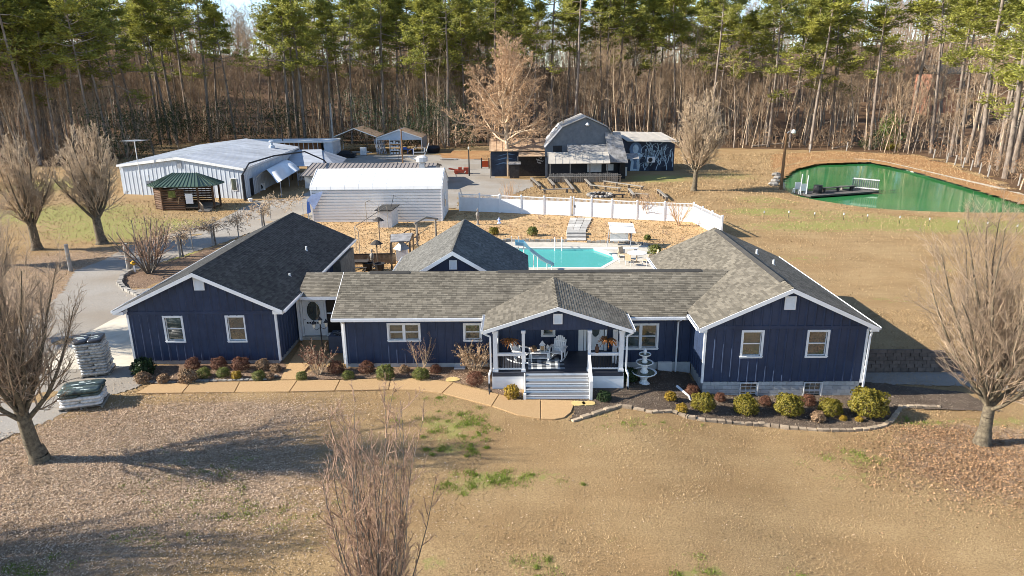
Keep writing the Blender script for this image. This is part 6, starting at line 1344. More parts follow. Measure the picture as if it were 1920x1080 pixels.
p0, p1 = G(559, 340, 0), G(584, 338, 0); t = thing('picket_fence', 'short white picket fence section behind the canopy', 'fence', p0); mb = MB(); mb.bar(p0 + [0, 0, .3], p1 + [0, 0, .3], .04, .1); mb.bar(p0 + [0, 0, 1.0], p1 + [0, 0, 1.0], .04, .1); mb.build('rail', 'vinyl', t)
for k in range(9): q = p0 + (p1 - p0) * (k + .5) / 9; mb = MB(); mb.box(q[0] - .06, q[1] - .06, .1, q[0] + .06, q[1] - .03, 1.2); mb.build('picket', 'vinyl', t)

# gazebo with a green roof
p = G(352, 393, 0); gx, gy = -38.0, 79.3; t = thing('gazebo', 'log gazebo with a green metal hip roof in front of the workshop', 'gazebo', (gx, gy, 0))
hw, hd = 3.3, 1.9; oct_ = [(-hw, -hd * .45), (-hw * .62, -hd), (hw * .62, -hd), (hw, -hd * .45), (hw, hd * .45), (hw * .62, hd), (-hw * .62, hd), (-hw, hd * .45)]
ez, rz_ = 2.75, 3.95; ov = 1.2; r0, r1 = V3(gx - 1.35, gy, rz_), V3(gx + 1.35, gy, rz_)
ep = [V3(gx + x * ov, gy + y * ov * 1.05, ez) for x, y in oct_]
def hip(a, b, c, d=None): 
    mb = MB(); mb.prism([a, b, c] + ([d] if d is not None else []), (0, 0, -.08)); r = mb.build('roof_panel', 'greenroof', t); rb = MB(); k = max(2, int(np.linalg.norm(b - a) / .42)); top = (d if d is not None else c)
    for i in range(k + 1): s = i / k; u, v = a + (b - a) * s, (top + (c - top) * s); rb.bar(u + [0, 0, .03], v + [0, 0, .03], .04, .06)
    tag(rb.build('roof_ribs', 'greenroof', r), kind='stuff')
hip(ep[1], ep[2], r1, r0); hip(ep[5], ep[6], r0, r1); hip(ep[2], ep[3], r1); hip(ep[3], ep[4], r1); hip(ep[4], ep[5], r1); hip(ep[0], ep[1], r0); hip(ep[7], ep[0], r0); hip(ep[6], ep[7], r0)
for x, y in oct_: mb = MB(); mb.tube([(gx + x, gy + y, 0), (gx + x, gy + y, ez + .02)], .13, 8); mb.build('post', 'logwood', t)
mb = MB(); mb.prism([(gx + x, gy + y, .25) for x, y in oct_], (0, 0, .12)); mb.build('floor', 'wood', t)
for i, top in ((0, 2.4), (1, 2.4), (5, 2.4), (6, 2.4), (7, 2.4)):
    a = V3(gx + oct_[i][0], gy + oct_[i][1], 0); b = V3(gx + oct_[(i + 1) % 8][0], gy + oct_[(i + 1) % 8][1], 0)
    if i == 1: b = a + (b - a) * .62
    k = int(top / .26)
    for j in range(k): z = .2 + j * .26; mb = MB(); mb.tube([a + [0, 0, z], b + [0, 0, z]], .125, 6); mb.build('log', 'logwood', t)
openbox(t, 'window', 'boxgreen', (gx - 1.2, gy - hd - .12), (gx - .4, gy - hd - .12), 1.5, 2.25, 0); openbox(t, 'notice_board', 'vinyl', (gx + .7, gy - hd - .13), (gx + 1.5, gy - hd - .13), .8, 1.9, 0)
mb = MB(); a = V3(gx + hw * .62, gy - hd, 0); mb.bar(a + [0, 0, 1.1], a + [.9, -1.1, .7], .08, .1); mb.bar(a + [.9, -1.1, 0], a + [.9, -1.1, .75], .09); 
for k in range(6): s = k / 6; mb.bar(a + [.9 * s, -1.1 * s, .25 * (1 - s)], a + [.9 * s, -1.1 * s, 1.1 - .4 * s], .05)
mb.build('ramp_railing', 'wood', t)
for k in range(3): mb = MB(); mb.box(gx + hw * .66, gy - hd - .2 - k * .32, 0, gx + hw * 1.05, gy - hd + .1 - k * .32, .3 - k * .1); mb.build('step', 'greywood', t)
p = G(350, 396, 0); twiggy('bare_shrub', 'bare sprawling shrub against the gazebo log wall', 335, 393, 2.4, 8, 1.2, ('twiggrey', 'twiggrey'), 91, kids=(4, 4))
for a, b, lab in ((458, 378, 'white bucket at the corner of the workshop'),):
    p = on(a + 12, b); mb = MB(); mb.lathe([(.2, 0), (.26, .4), (.2, .4)], p, 10); tag(mb.build('bucket', 'white'), lab, 'bucket')

# long white shed with rounded eaves
sx0, sx1, sy0, sy1 = -21.1, -7.9, 70.1, 76.2; t = thing('metal_shed', 'long white corrugated metal shed with rounded eaves', 'shed', (sx0, sy0, 0))
prof = [(sy0, 0)]; z = 0
while z < 3.2: prof += [(sy0, z + .2), (sy0 + .08, z + .215), (sy0 + .08, z + .275), (sy0, z + .29)]; z += .3
mb = MB()
for (ya, za), (yb, zb) in zip(prof[:-1], prof[1:]): mb.add([(sx0, ya, za), (sx1, ya, za), (sx1, yb, zb), (sx0, yb, zb)], [(0, 1, 2, 3)])
mb.build('front_wall', 'whitemetal', t)
rp = [(sy0 - .03, 3.28), (sy0 + .1, 3.55), (sy0 + .4, 3.8), ((sy0 + sy1) / 2, 5.0), (sy1 - .4, 3.8), (sy1 - .1, 3.55), (sy1 + .03, 3.28)]
mb = MB()
for (ya, za), (yb, zb) in zip(rp[:-1], rp[1:]): mb.hexa([(sx0 - .1, ya, za), (sx1 + .1, ya, za), (sx1 + .1, yb, zb), (sx0 - .1, yb, zb)], [(sx0 - .1, ya, za + .05), (sx1 + .1, ya, za + .05), (sx1 + .1, yb, zb + .05), (sx0 - .1, yb, zb + .05)])
rf = mb.build('roof', 'whitemetal', t); mb = MB()
for k in range(0, 10): x = sx0 + .6 + k * 1.4; [mb.bar((x, a[0], a[1] + .055), (x, b[0], b[1] + .055), .03, .012) for a, b in zip(rp[:-1], rp[1:])]
tag(mb.build('roof_seams', 'dullwhite', rf), kind='stuff')
def endwall(x, s):
    mb = MB(); z = 0
    yt = lambda z: (0 if z < 3.28 else (z - 3.28) * .45 if z < 3.8 else .25 + (z - 3.8) * 2.15)
    while z < 4.9:
        for a, b, o0, o1 in ((z, z + .22, 0, 0), (z + .22, z + .26, 0, .03), (z + .26, z + .3, .03, 0)):
            ia, ib = yt(a), yt(b)
            if sy0 + ib < sy1 - ib: mb.add([(x + s * o0, sy0 + ia, a), (x + s * o0, sy1 - ia, a), (x + s * o1, sy1 - ib, b), (x + s * o1, sy0 + ib, b)], [(0, 1, 2, 3)])
        z += .3
    return mb.build('end_wall', 'whitemetal', t)
endwall(sx1, 1); endwall(sx0, -1); mb = MB(); mb.box(sx0, sy1 - .05, 0, sx1, sy1, 3.3); mb.build('rear_wall', 'whitemetal', t)
mb = MB(); mb.box(sx1 + .03, sy0 + 2.2, 1.1, sx1 + .09, sy0 + 2.9, 2.4); w = mb.build('window', 'white', t); mb = MB(); mb.box(sx1 + .091, sy0 + 2.28, 1.18, sx1 + .1, sy0 + 2.82, 1.85); mb.build('pane', 'glass', w)
for x in (sx0 + .03, sx1 - .03): mb = MB(); mb.box(x - .06, sy0 - .03, 0, x + .06, sy0 + .0, 3.3); mb.build('corner_trim', 'white', t)
# power cable pole in front of the shed, hanging tarps
def utility_pole(px_, py_, h, lab, r=.12, m='pole', extra=None):
    p = on(px_, py_); t = thing('utility_pole', lab, 'utility pole', p, 'wooden poles'); mb = MB(); mb.tube([p, p + [0, 0, h]], [r, r * .75], 10); mb.build('pole', m, t); return t, p
utility_pole(756, 320, 6.4, 'leaning brown wooden pole rising behind the long white shed')
utility_pole(627, 291, 9.6, 'tall grey pole left of the open carports', .17, 'polegrey'); utility_pole(534, 300, 6.2, 'thin dark pole beside the workshop side wall', .1, 'darkwood')
t, p = utility_pole(880, 330, 3.9, 'short black lamp pole in the gravel yard right of the brown roof', .11, 'iron'); mb = MB(); mb.lathe([(.1, 3.9), (.14, 4.1), (.05, 4.3)], p, 8); mb.build('lamp_head', 'lampglass', t)
t, p = utility_pole(1464, 356, 7.0, 'brown light pole at the edge of the green pond', .2, 'pole'); mb = MB(); mb.tube([p + [0, 0, 6.9], p + [.3, 0, 7.25], p + [.7, 0, 7.3]], .05, 6); mb.build('lamp_arm', 'greymetal', t); mb = MB(); mb.lathe([(.16, 6.95), (.3, 7.1), (.24, 7.35), (.05, 7.5)], p + [.85, 0, 0], 10); mb.build('lamp_head', 'lampglass', t)
a = G(577, 372, 1.6); t = thing('hanging_tarp', 'pale blue and dark blue tarp draped at the left end of the long shed', 'tarp', (a[0], a[1] - .0, 0)); Y0 = 69.4
mb = MB(); mb.prism([atY(575, 375, Y0), atY(583, 366, Y0), atY(605, 359, Y0), atY(600, 372, Y0), atY(589, 393, Y0), atY(580, 380, Y0)], (0, .05, 0)); mb.build('pale_tarp', 'palebluetarp', t); mb = MB(); mb.prism([atY(575, 377, Y0 - .1), atY(580, 380, Y0 - .1), atY(583, 398, Y0 - .1), atY(576, 401, Y0 - .1)], (0, .05, 0)); mb.build('dark_tarp', 'blue', t); mb = MB(); mb.tube([(atY(575, 375, Y0)[0], Y0 + .1, 0), (atY(575, 375, Y0)[0], Y0 + .1, 2.4)], .05, 6); mb.build('pole', 'greymetal', t)
# chain link posts in front of the shed
lp_ = [on(574, 412), on(612, 413), on(653, 413), on(690, 412)]; t = thing('wire_fence', 'thin wire fence on grey pipe posts in front of the long shed', 'fence', lp_[0])
for p in lp_: mb = MB(); mb.tube([p + [0, -.8, 0], p + [0, -.8, 1.9]], .035, 6); mb.build('post', 'greymetal', t)
mb = MB(); [mb.bar(p + [0, -.8, z], q + [0, -.8, z], .012) for p, q in zip(lp_[:-1], lp_[1:]) for z in (.6, 1.2, 1.85)]; mb.build('wire', 'greymetal', t)

c0_ = [atY(752, 268, 109), atY(741, 330, 74), atY(737, 372, 69.5), on(735, 425) + V3(0, 0, 1.9)]; mb = MB(); mb.tube(c0_, .03, 5); tag(mb.build('power_cable', 'iron'), 'thin dark cable running from the leaning pole over the white shed to the pump house', 'cable')
for k, (a, b, L_, lab) in enumerate([(612, 322, 3.4, 'stack of grey boards beside the picket fence'), (655, 287, 4.0, 'heap of old boards left of the tall grey pole'), (724, 300, 3.0, 'low stack of boards on the gravel in front of the carports'), (830, 300, 2.4, 'small stack of boards right of the round roof vent')]):
    p = on(a, b); rr_ = random.Random(k + 50); t = thing('board_stack', lab, 'lumber', p, 'stacks of boards in the work yard')
    for i in range(9): mb = MB(); q = p + V3(rr_.uniform(-.4, .4), -.5 + .3 * (i % 4) + rr_.uniform(-.08, .08), .06 + .1 * (i // 4)); an = rr_.uniform(-.12, .12); mb.bar(q, q + V3(L_ * math.cos(an), L_ * math.sin(an), 0), .22, .07); mb.build('plank', rr_.choice(['greywood', 'wood', 'dullwhite']), t)
# building with a brown ribbed roof behind the shed
t = thing('brown_roof_building', 'long low building with a brown ribbed metal roof behind the white shed', 'building', (-28, 96, 0)); bx0, bx1 = -29.0, -11.4
rib_roof([(bx0, 92.5, 1.75), (bx1, 91.0, 1.75), (bx1, 97, 2.75), (bx0, 98.5, 2.75)], 'roof', 'brownroof', t, .55, .06); rib_roof([(bx1, 103, 1.75), (bx0, 104.5, 1.75), (bx0, 98.5, 2.75), (bx1, 97, 2.75)], 'roof', 'brownroof', t, .8, .06)
mb = MB(); mb.box(bx0 + .3, 93.2, 0, bx1 - .3, 93.3, 1.85); mb.prism([(bx1 - .3, 91.6, 0), (bx1 - .3, 102.6, 0), (bx1 - .3, 102.6, 1.75), (bx1 - .3, 97, 2.65), (bx1 - .3, 91.6, 1.75)], (-.1, 0, 0)); mb.box(bx0 + .3, 103, 0, bx1 - .3, 103.1, 1.7); mb.build('wall', 'dullwhite', t)
p = V3(-13.2, 95, 2.4); mb = MB(); mb.box(p[0] - .35, p[1] - .3, 2.0, p[0] + .35, p[1] + .3, 3.0); mb.lathe([(.35, 3.0), (.5, 3.2), (.8, 3.25), (.8, 3.8), (.5, 3.95), (.35, 4.0)], (p[0], p[1], 0), 10); mb.build('roof_vent', 'dullwhite', t)
# two open carports
def carport(x0, x1, y0, y1, eh, pk, name, label, face):
    t = thing('carport', label, 'carport', (x0, y0, 0), 'open steel carports at the edge of the wood'); xm = (x0 + x1) / 2
    rib_roof([(x1, y0, eh), (x1, y1, eh), (xm, y1, pk), (xm, y0, pk)], 'roof', 'rustroof', t, .8, .04); rib_roof([(x0, y1, eh), (x0, y0, eh), (xm, y0, pk), (xm, y1, pk)], 'roof', 'steelroof', t, .8, .04)
    mb = MB(); mb.bar((x0, y0 - .05, eh), (xm, y0 - .05, pk), .1, .14); mb.bar((xm, y0 - .05, pk), (x1, y0 - .05, eh), .1, .14); mb.build('gable_trim', 'whitemetal', t)
    for x in (x0 + .08, x1 - .08):
        for k in range(4): y = y0 + .1 + (y1 - y0 - .2) * k / 3; mb = MB(); mb.box(x - .05, y - .05, 0, x + .05, y + .05, eh - .05); mb.build('post', 'whitemetal', t)
    if face: mb = MB(); mb.prism([(x0, y0 + .1, eh), (xm, y0 + .1, pk - .1), (x1, y0 + .1, eh), (x1, y0 + .1, eh - .35), (x0, y0 + .1, eh - .35)], (0, .05, 0)); mb.build('gable_sheet', 'steel', t); mb = MB(); mb.box(x1 - .03, y0 + 1, .9, x1 + .0, y1, eh - .06); mb.build('side_sheet', 'greymetal', t)
    else: mb = MB(); mb.box(x0, y0 + .2, 1.2, x0 + .04, y1, eh - .06); mb.build('side_sheet', 'steel', t)
carport(-36.6, -28.0, 139, 147, 3.05, 4.7, 'c', 'left open carport with a partly rusted roof', False); carport(-27.6, -18.8, 136.5, 144.5, 3.0, 4.5, 'c', 'right carport with a pale gable sheet and rusty right slope', True)
# clutter in the yard by the carports
r = random.Random(8)
def clutter(px_, py_, name, label, cat, fn, m): p = on(px_, py_); mb = MB(); fn(mb, p); return tag(mb.build(name, m), label, cat)
clutter(682, 292, 'freezer', 'white upright cabinet standing in front of the left carport', 'cabinet', lambda mb, p: (mb.box(p[0] - .55, p[1] - .4, .1, p[0] + .55, p[1] + .4, 1.55), mb.box(p[0] - .4, p[1] - .43, .9, p[0] + .3, p[1] - .401, 1.4)), 'dullwhite')
clutter(714, 289, 'pipe_bundle', 'leaning bundle of grey pipes between the two carports', 'pipes', lambda mb, p: [mb.tube([p + [-.6 + k * .22, r.uniform(-.3, .3), 0], p + [-1.4 + k * .2, 1.2, 2.8]], .06, 5) for k in range(9)], 'greymetal')
def shelf(mb, p):
    for x in (-1.0, 1.0): mb.box(p[0] + x - .05, p[1] - .3, 0, p[0] + x + .05, p[1] + .3, 2.9)
    for z in (.1, .75, 1.4, 2.05, 2.7): mb.box(p[0] - .95, p[1] - .3, z, p[0] + .95, p[1] + .3, z + .07)
    for z in (.17, .82, 1.47, 2.12): [mb.box(p[0] - .85 + k * .55, p[1] - .2, z, p[0] - .5 + k * .55, p[1] + .2, z + r.uniform(.2, .42)) for k in range(3)]
clutter(742, 290, 'storage_rack', 'tall white storage rack full of boxes in front of the right carport', 'rack', shelf, 'dullwhite')
def workbench(mb, p): mb.box(p[0] - 1.1, p[1] - .4, .8, p[0] + 1.1, p[1] + .4, .9); [mb.box(p[0] + x - .06, p[1] - .3, 0, p[0] + x + .06, p[1] + .3, .8) for x in (-1, 0, 1)]; mb.box(p[0] - .9, p[1] - .25, .901, p[0] - .2, p[1] + .2, 1.25)
clutter(765, 288, 'workbench', 'blue workbench under the right carport', 'workbench', workbench, 'blue')
def frame(mb, p): [mb.bar(p + [x, -.4, 0], p + [x, .4, 1.5], .08) for x in (-1, 1)]; mb.bar(p + [-1, .4, 1.5], p + [1, .4, 1.5], .08); mb.bar(p + [-1, 0, .75], p + [1, 0, .75], .5, .06); mb.bar(p + [1, 0, 0], p + [1.9, .4, 2.4], .1)
clutter(786, 293, 'scrap_frame', 'white metal frame leaning right of the carports', 'frame', frame, 'dullwhite')
def loader(mb, p): mb.bar(p + [-1.6, 0, .8], p + [-.6, .1, .15], .2); mb.box(p[0] - .6, p[1] - .3, .1, p[0] + 1.2, p[1] + .3, .35); mb.bar(p + [1.2, 0, .2], p + [1.8, .2, .5], .15)
clutter(783, 301, 'trailer_frame', 'pale low trailer frame in the gravel yard near the carports', 'trailer', loader, 'dullwhite')
def tub(mb, p): mb.lathe([(1.1, 0), (1.35, .9), (1.15, 1.3), (.3, 1.4)], p, 14)
clutter(813, 286, 'covered_grill', 'dark covered round bulk at the edge of the wood right of the carports', 'cover', tub, 'black')
def car(mb, p): mb.box(p[0] - 1.9, p[1] - .8, .25, p[0] + 1.9, p[1] + .8, .8); mb.hexa([(p[0] - 1.2, p[1] - .75, .8), (p[0] + 1.3, p[1] - .75, .8), (p[0] + 1.3, p[1] + .75, .8), (p[0] - 1.2, p[1] + .75, .8)], [(p[0] - .7, p[1] - .65, 1.3), (p[0] + .8, p[1] - .65, 1.3), (p[0] + .8, p[1] + .65, 1.3), (p[0] - .7, p[1] + .65, 1.3)]); [mb.tube([(p[0] + x, p[1] - .82, .3), (p[0] + x, p[1] + .82, .3)], .3, 10) for x in (-1.2, 1.2)]
clutter(648, 296, 'parked_car', 'dark low car parked in front of the left carport', 'car', car, 'black')
def mower(mb, p): mb.box(p[0] - 1.1, p[1] - .5, .2, p[0] + .4, p[1] + .5, .6); mb.box(p[0] + .3, p[1] - .35, .5, p[0] + 1.1, p[1] + .35, .95); mb.box(p[0] - .5, p[1] - .3, .6, p[0], p[1] + .3, 1.0); [mb.tube([(p[0] + x, p[1] - .6, .25), (p[0] + x, p[1] + .6, .25)], .25, 8) for x in (-.8, .8)]
clutter(866, 326, 'garden_tractor', 'red garden tractor parked right of the brown roofed building', 'tractor', mower, 'red'); clutter(851, 322, 'cultivator', 'red cultivator frame beside the garden tractor', 'implement', lambda mb, p: [mb.bar(p + [-.8, y, .5], p + [.8, y * .6, .25], .12) for y in (-.4, 0, .4)], 'red')
t = thing('orange_barrier', 'orange barrier panel between two dark posts left of the barn', 'barrier', on(909, 315)); p, q = on(903, 316), on(917, 316)
mb = MB(); mb.box(p[0], p[1], .25, q[0], p[1] + .05, 1.2); mb.build('panel', 'orange', t); mb = MB(); [mb.tube([k, k + [0, 0, 1.7]], .1, 6) for k in (p, q)]; mb.bar(p + [-1.2, 0, 1.5], q + [.6, 0, 1.5], .08); mb.build('post', 'iron', t)

# ------------------------------------------------------------------ barn with additions
bn = thing('gambrel_barn', 'slate blue gambrel barn with dark porches and a muralled side wing', 'barn', (9.4, 101, 0)); BY, BR = 101.2, 110
gp = [(3.55, 4.3), (6.0, 7.15), (9.3, 8.5), (12.3, 7.15), (14.9, 3.6)]
mb = MB(); mb.prism([(gp[0][0] + .1, BY, 0)] + [(x, BY, z - .08) for x, z in gp] + [(gp[4][0] - .1, BY, 0)], (0, .15, 0)); bw_ = mb.build('wall', 'barn', bn)
mb = MB(); 
for k in range(27): 
    x = 3.9 + k * .4; z1 = float(np.interp(x, [a for a, _ in gp], [b for _, b in gp])) - .2; mb.box(x - .03, BY - .035, 3.9, x + .03, BY - .001, z1)
tag(mb.build('siding_ribs', 'barn', bw_), kind='stuff')
mb = MB(); mb.prism([(gp[0][0] + .1, BR, 0)] + [(x, BR, z - .08) for x, z in gp] + [(gp[4][0] - .1, BR, 0)], (0, -.15, 0)); mb.box(3.7, BY + .16, 0, 3.85, BR - .16, 4.2); mb.box(14.6, BY + .16, 0, 14.75, BR - .16, 3.5); mb.build('wall', 'barn', bn)
for (a, b), m in zip(zip(gp[:-1], gp[1:]), ('silverroof', 'tanroof', 'tanroof', 'woodroof')):
    d = np.array([b[0] - a[0], b[1] - a[1]]); n = np.array([-d[1], d[0]]) / np.linalg.norm(d); mb = MB(); mb.prism([(a[0], BY - .35, a[1]), (b[0], BY - .35, b[1]), (b[0], BR + .3, b[1]), (a[0], BR + .3, a[1])], (n[0] * .1, 0, n[1] * .1)); mb.build('roof', m, bn)
mb = MB(); mb.lathe([(.12, 7.3), (.3, 7.45), (.1, 7.75)], (9.5, BY - .3, 0), 8); mb.tube([(9.5, BY, 7.8), (9.5, BY - .35, 7.75)], .04, 6); mb.build('gable_lamp', 'white', bn)
openbox(bn, 'door', 'black', (4.7, BY - .0), (6.0, BY - .0), 2.9, 4.6, .01)
def slope_roof(P, m, name='roof', th=.1): mb = MB(); mb.prism(P, (0, 0, -th)); return mb.build(name, m, bn)
slope_roof([(6.7, 98.9, 3.45), (12.4, 98.9, 3.45), (12.4, BY - .05, 4.75), (6.7, BY - .05, 4.75)], 'woodroof'); slope_roof([(12.4, 98.2, 2.6), (15.0, 98.2, 2.5), (14.2, BY - .06, 6.4), (12.0, BY - .06, 6.4)], 'woodroof')
rib_roof([(3.9, 96.7, 2.6), (12.3, 96.6, 2.6), (12.4, 99.6, 3.85), (3.9, 99.7, 3.85)], 'roof', 'tanroof', bn, .9, .03)
rib_roof([(14.8, 98.9, 2.9), (16.6, 98.9, 2.9), (16.6, 100.6, 3.5), (14.8, 100.6, 3.5)], 'roof', 'woodroof', bn, .6, .03)
# porch front: posts, rail, dark back wall
for x in (4.15, 6.9, 9.6, 12.0): mb = MB(); mb.box(x - .07, 96.9, 0, x + .07, 97.04, 2.52); mb.build('porch_post', 'greywood', bn)
mb = MB(); mb.box(4.0, 97.1, 0, 13.6, 99.4, .45); mb.build('porch_floor', 'darkwood', bn)
rl = MB(); rl.box(3.95, 96.6, 1.0, 13.8, 96.68, 1.1); rl.box(3.95, 96.6, .45, 13.8, 96.68, .52); rail = rl.build('porch_railing', 'greywood', bn)
for k in range(36): x = 4.05 + k * .265; mb = MB(); mb.box(x - .1, 96.56, .05, x + .1, 96.6, 1.25 + r.uniform(-.05, .08)); mb.build('picket', 'greywood', rail)
for k in range(7): x = 4.0 + k * 1.62; mb = MB(); mb.box(x - .09, 96.3, 0, x + .09, 96.48, .8); mb.build('rail_post', 'wood', bn)
mb = MB(); mb.box(3.9, 96.3, .81, 13.9, 96.45, .88); mb.build('foot_rail', 'greywood', bn)
mb = MB(); mb.box(3.9, 99.9, 0, 14.9, 100.0, 3.4); mb.box(13.9, 98.4, 0, 14.0, 99.9, 2.4); mb.build('dark_front', 'black', bn)
mb = MB(); mb.box(12.2, 99.8, 1.2, 13.2, 99.89, 2.1); mb.box(9.5, 99.75, 1.0, 11.5, 99.89, 2.2); mb.build('window', 'dullwhite', bn)
# left lean-to with the rust coloured roof
rib_roof([(-4.4, 102.6, 3.75), (3.75, 102.6, 3.75), (3.8, 107.5, 5.15), (-4.5, 107.5, 5.15)], 'roof', 'rustroof', bn, .9, .04); slope_roof([(-.2, 101.2, 3.15), (4.4, 101.2, 3.15), (4.4, 102.55, 3.6), (-.2, 102.55, 3.6)], 'rustroof')
mb = MB(); mb.box(-4.2, 103.4, 0, -.2, 103.5, 3.7); lw = mb.build('mural_wall', 'mural', bn); mb = MB(); mb.box(-.2, 103.2, 0, 3.9, 103.3, 3.6); mb.box(-4.2, 107.3, 0, 3.7, 107.4, 5.0); mb.box(-4.25, 103.5, 0, -4.2, 107.3, 4.0); mb.build('wall', 'darkwood', bn)
mb = MB(); 
for (a, b), z in (((-3.6, -.6), 2.6), ((-3.2, -.4), 3.2), ((-3.8, -1.0), 1.9)): mb.prism([(a, 103.39, z - .25), ((a + b) / 2, 103.39, z + .2), (b, 103.39, z - .15), ((a + b) / 2, 103.39, z)], (0, .005, 0))
mb.build('painted_hills', 'muralmid', lw)
for x, w, z1 in ((-4.25, .1, 3.6), (-.3, .1, 3.1), (-1.2, .25, 2.0), (-.8, .3, 2.0)): mb = MB(); mb.box(x - w / 2, 101.3, 0, x + w / 2, 101.5, z1); mb.build('post', 'greywood', bn)
slope_roof([(-1.7, 100.9, 2.1), (.1, 100.9, 2.1), (.1, 102, 2.3), (-1.7, 102, 2.3)], 'woodroof'); mb = MB(); mb.box(-1.5, 101.2, 0, -.1, 101.9, 1.99); mb.build('stall', 'darkwood', bn)
# small white lettering board: two slanted lines
mb = MB()
for x0, z0, L in ((2.75, 2.62, .55), (2.35, 2.35, 1.15), (2.5, 1.95, .75)):
    k = int(L / .16)
    for i in range(k): x = x0 + i * .16; z = z0 - i * .045; mb.box(x, 103.17, z, x + .05, 103.19, z + .2); mb.box(x + .05, 103.17, z + (.0 if i % 2 else .14), x + .12, 103.19, z + (.05 if i % 2 else .19)); 
mb.build('painted_lettering', 'white', bn)
# right wing with the mural
mx0, mx1, my = 14.9, 23.5, 108.2; mb = MB(); mb.box(mx0, my, 0, mx1, my + .12, 4.6); mw = mb.build('mural_wall', 'mural', bn); rib_roof([(mx0 + 1.3, my - .5, 4.55), (mx1 + .5, my - .6, 4.4), (mx1 - 1.5, my + 4.0, 5.5), (mx0 - .3, my + 4.0, 5.7)], 'roof', 'tanroof', bn, 1.2, .03)
mb = MB(); mb.box(mx0, my + 7, 0, mx1, my + 7.1, 4.4); mb.box(mx1 - .1, my + .13, 0, mx1, my + 7, 4.4); mb.build('wall', 'black', bn); slope_roof([(mx0, my + 8, 4.3), (mx1 + .4, my + 8, 4.3), (mx1 - 1.5, my + 4.05, 5.45), (mx0 - .3, my + 4.05, 5.65)], 'tanroof')
yy = my - .004
def decal(poly, m, name, dy=0): mb = MB(); mb.prism([(x, yy - dy, z) for x, z in poly], (0, .003, 0)); return mb.build(name, m, mw)
cxm = 17.6; decal([(cxm + .95 * math.cos(k * .39) , 3.3 + 1.05 * math.sin(k * .39)) for k in range(16)], 'muralmid', 'painted_halo')
decal([(cxm - .75, .05), (cxm + .65, .05), (cxm + .75, .9), (cxm + .55, 1.5), (cxm + 1.15, 2.4), (cxm + .6, 2.75), (cxm + .25, 2.8), (cxm - .25, 2.8), (cxm - .7, 2.7), (cxm - 1.15, 2.35), (cxm - .65, 1.4)], 'muralpale', 'painted_figure', .004)
decal([(cxm + .45 * math.cos(k * .52), 3.35 + .68 * math.sin(k * .52)) for k in range(12)], 'muralpale', 'painted_head', .006)
decal([(cxm - .3, .3), (cxm + .3, .3), (cxm + .2, 1.3), (cxm + .5, 2.3), (cxm, 2.0), (cxm - .5, 2.3), (cxm - .2, 1.3)], 'muralmid', 'painted_shade', .009)
rg = random.Random(44); mb = MB()
for k in range(46):
    x, z = rg.uniform(mx0 + 1.4, mx1 - .3), rg.uniform(2.0, 4.4)
    if abs(x - cxm) < 1.3: x += 2.8
    a = rg.uniform(-2.6, -1.0)
    for s in range(rg.randint(4, 8)):
        l = rg.uniform(.25, .5); a += rg.uniform(-.7, .7); x2, z2 = min(max(x + l * math.cos(a), mx0 + .2), mx1 - .2), min(max(z + l * math.sin(a), .1), 4.45); w = .065
        mb.prism([(x - w, yy - .012, z), (x + w, yy - .012, z), (x2 + w * .7, yy - .012, z2), (x2 - w * .7, yy - .012, z2)], (0, .003, 0)); x, z = x2, z2
mb.build('painted_streaks', 'muralpale', mw)
t = thing('wall_air_conditioner', 'white air conditioner unit mounted on the mural wall of the barn', 'air conditioner', (19.8, my - .4, 1.4)); mb = MB(); mb.box(19.3, my - .55, 1.35, 20.5, my - .1, 2.15); mb.build('cabinet', 'white', t); mb = MB(); mb.tube([(19.8, my - .551, 1.75), (19.8, my - .57, 1.75)], .33, 16); mb.build('fan', 'iron', t); mb = MB(); mb.bar((19.4, my - .3, 1.3), (19.4, my - .02, 1.3), .05); mb.bar((20.4, my - .3, 1.3), (20.4, my - .02, 1.3), .05); mb.build('bracket', 'greymetal', t)
p = on(1169, 330); t = thing('pale_gate', 'narrow pale green gate leaf standing right of the barn', 'gate', p); mb = MB(); mb.box(p[0] - .5, p[1], 0, p[0] + .5, p[1] + .08, 1.3); mb.box(p[0] - .05, p[1] + .1, 0, p[0] + .15, p[1] + .25, 3.2); mb.build('leaf', 'dullwhite', t)
p = on(983, 329); mb = MB(); mb.lathe([(.25, 0), (.07, .12), (.07, .4), (.3, .95), (.35, 1.0), (.25, 1.0)], p, 10); tag(mb.build('urn', 'fount'), 'white urn standing in front of the dark barn wall', 'urn')
p = on(1006, 328); t = thing('garden_bench', 'dark arched seat in front of the dark barn wall', 'seat', p); mb = MB(); [mb.box(p[0] + x - .05, p[1], 0, p[0] + x + .05, p[1] + .1, 1.5) for x in (-.55, .55)]; mb.box(p[0] - .5, p[1] - .3, .95, p[0] + .5, p[1] + .3, 1.05); mb.build('frame', 'greywood', t)
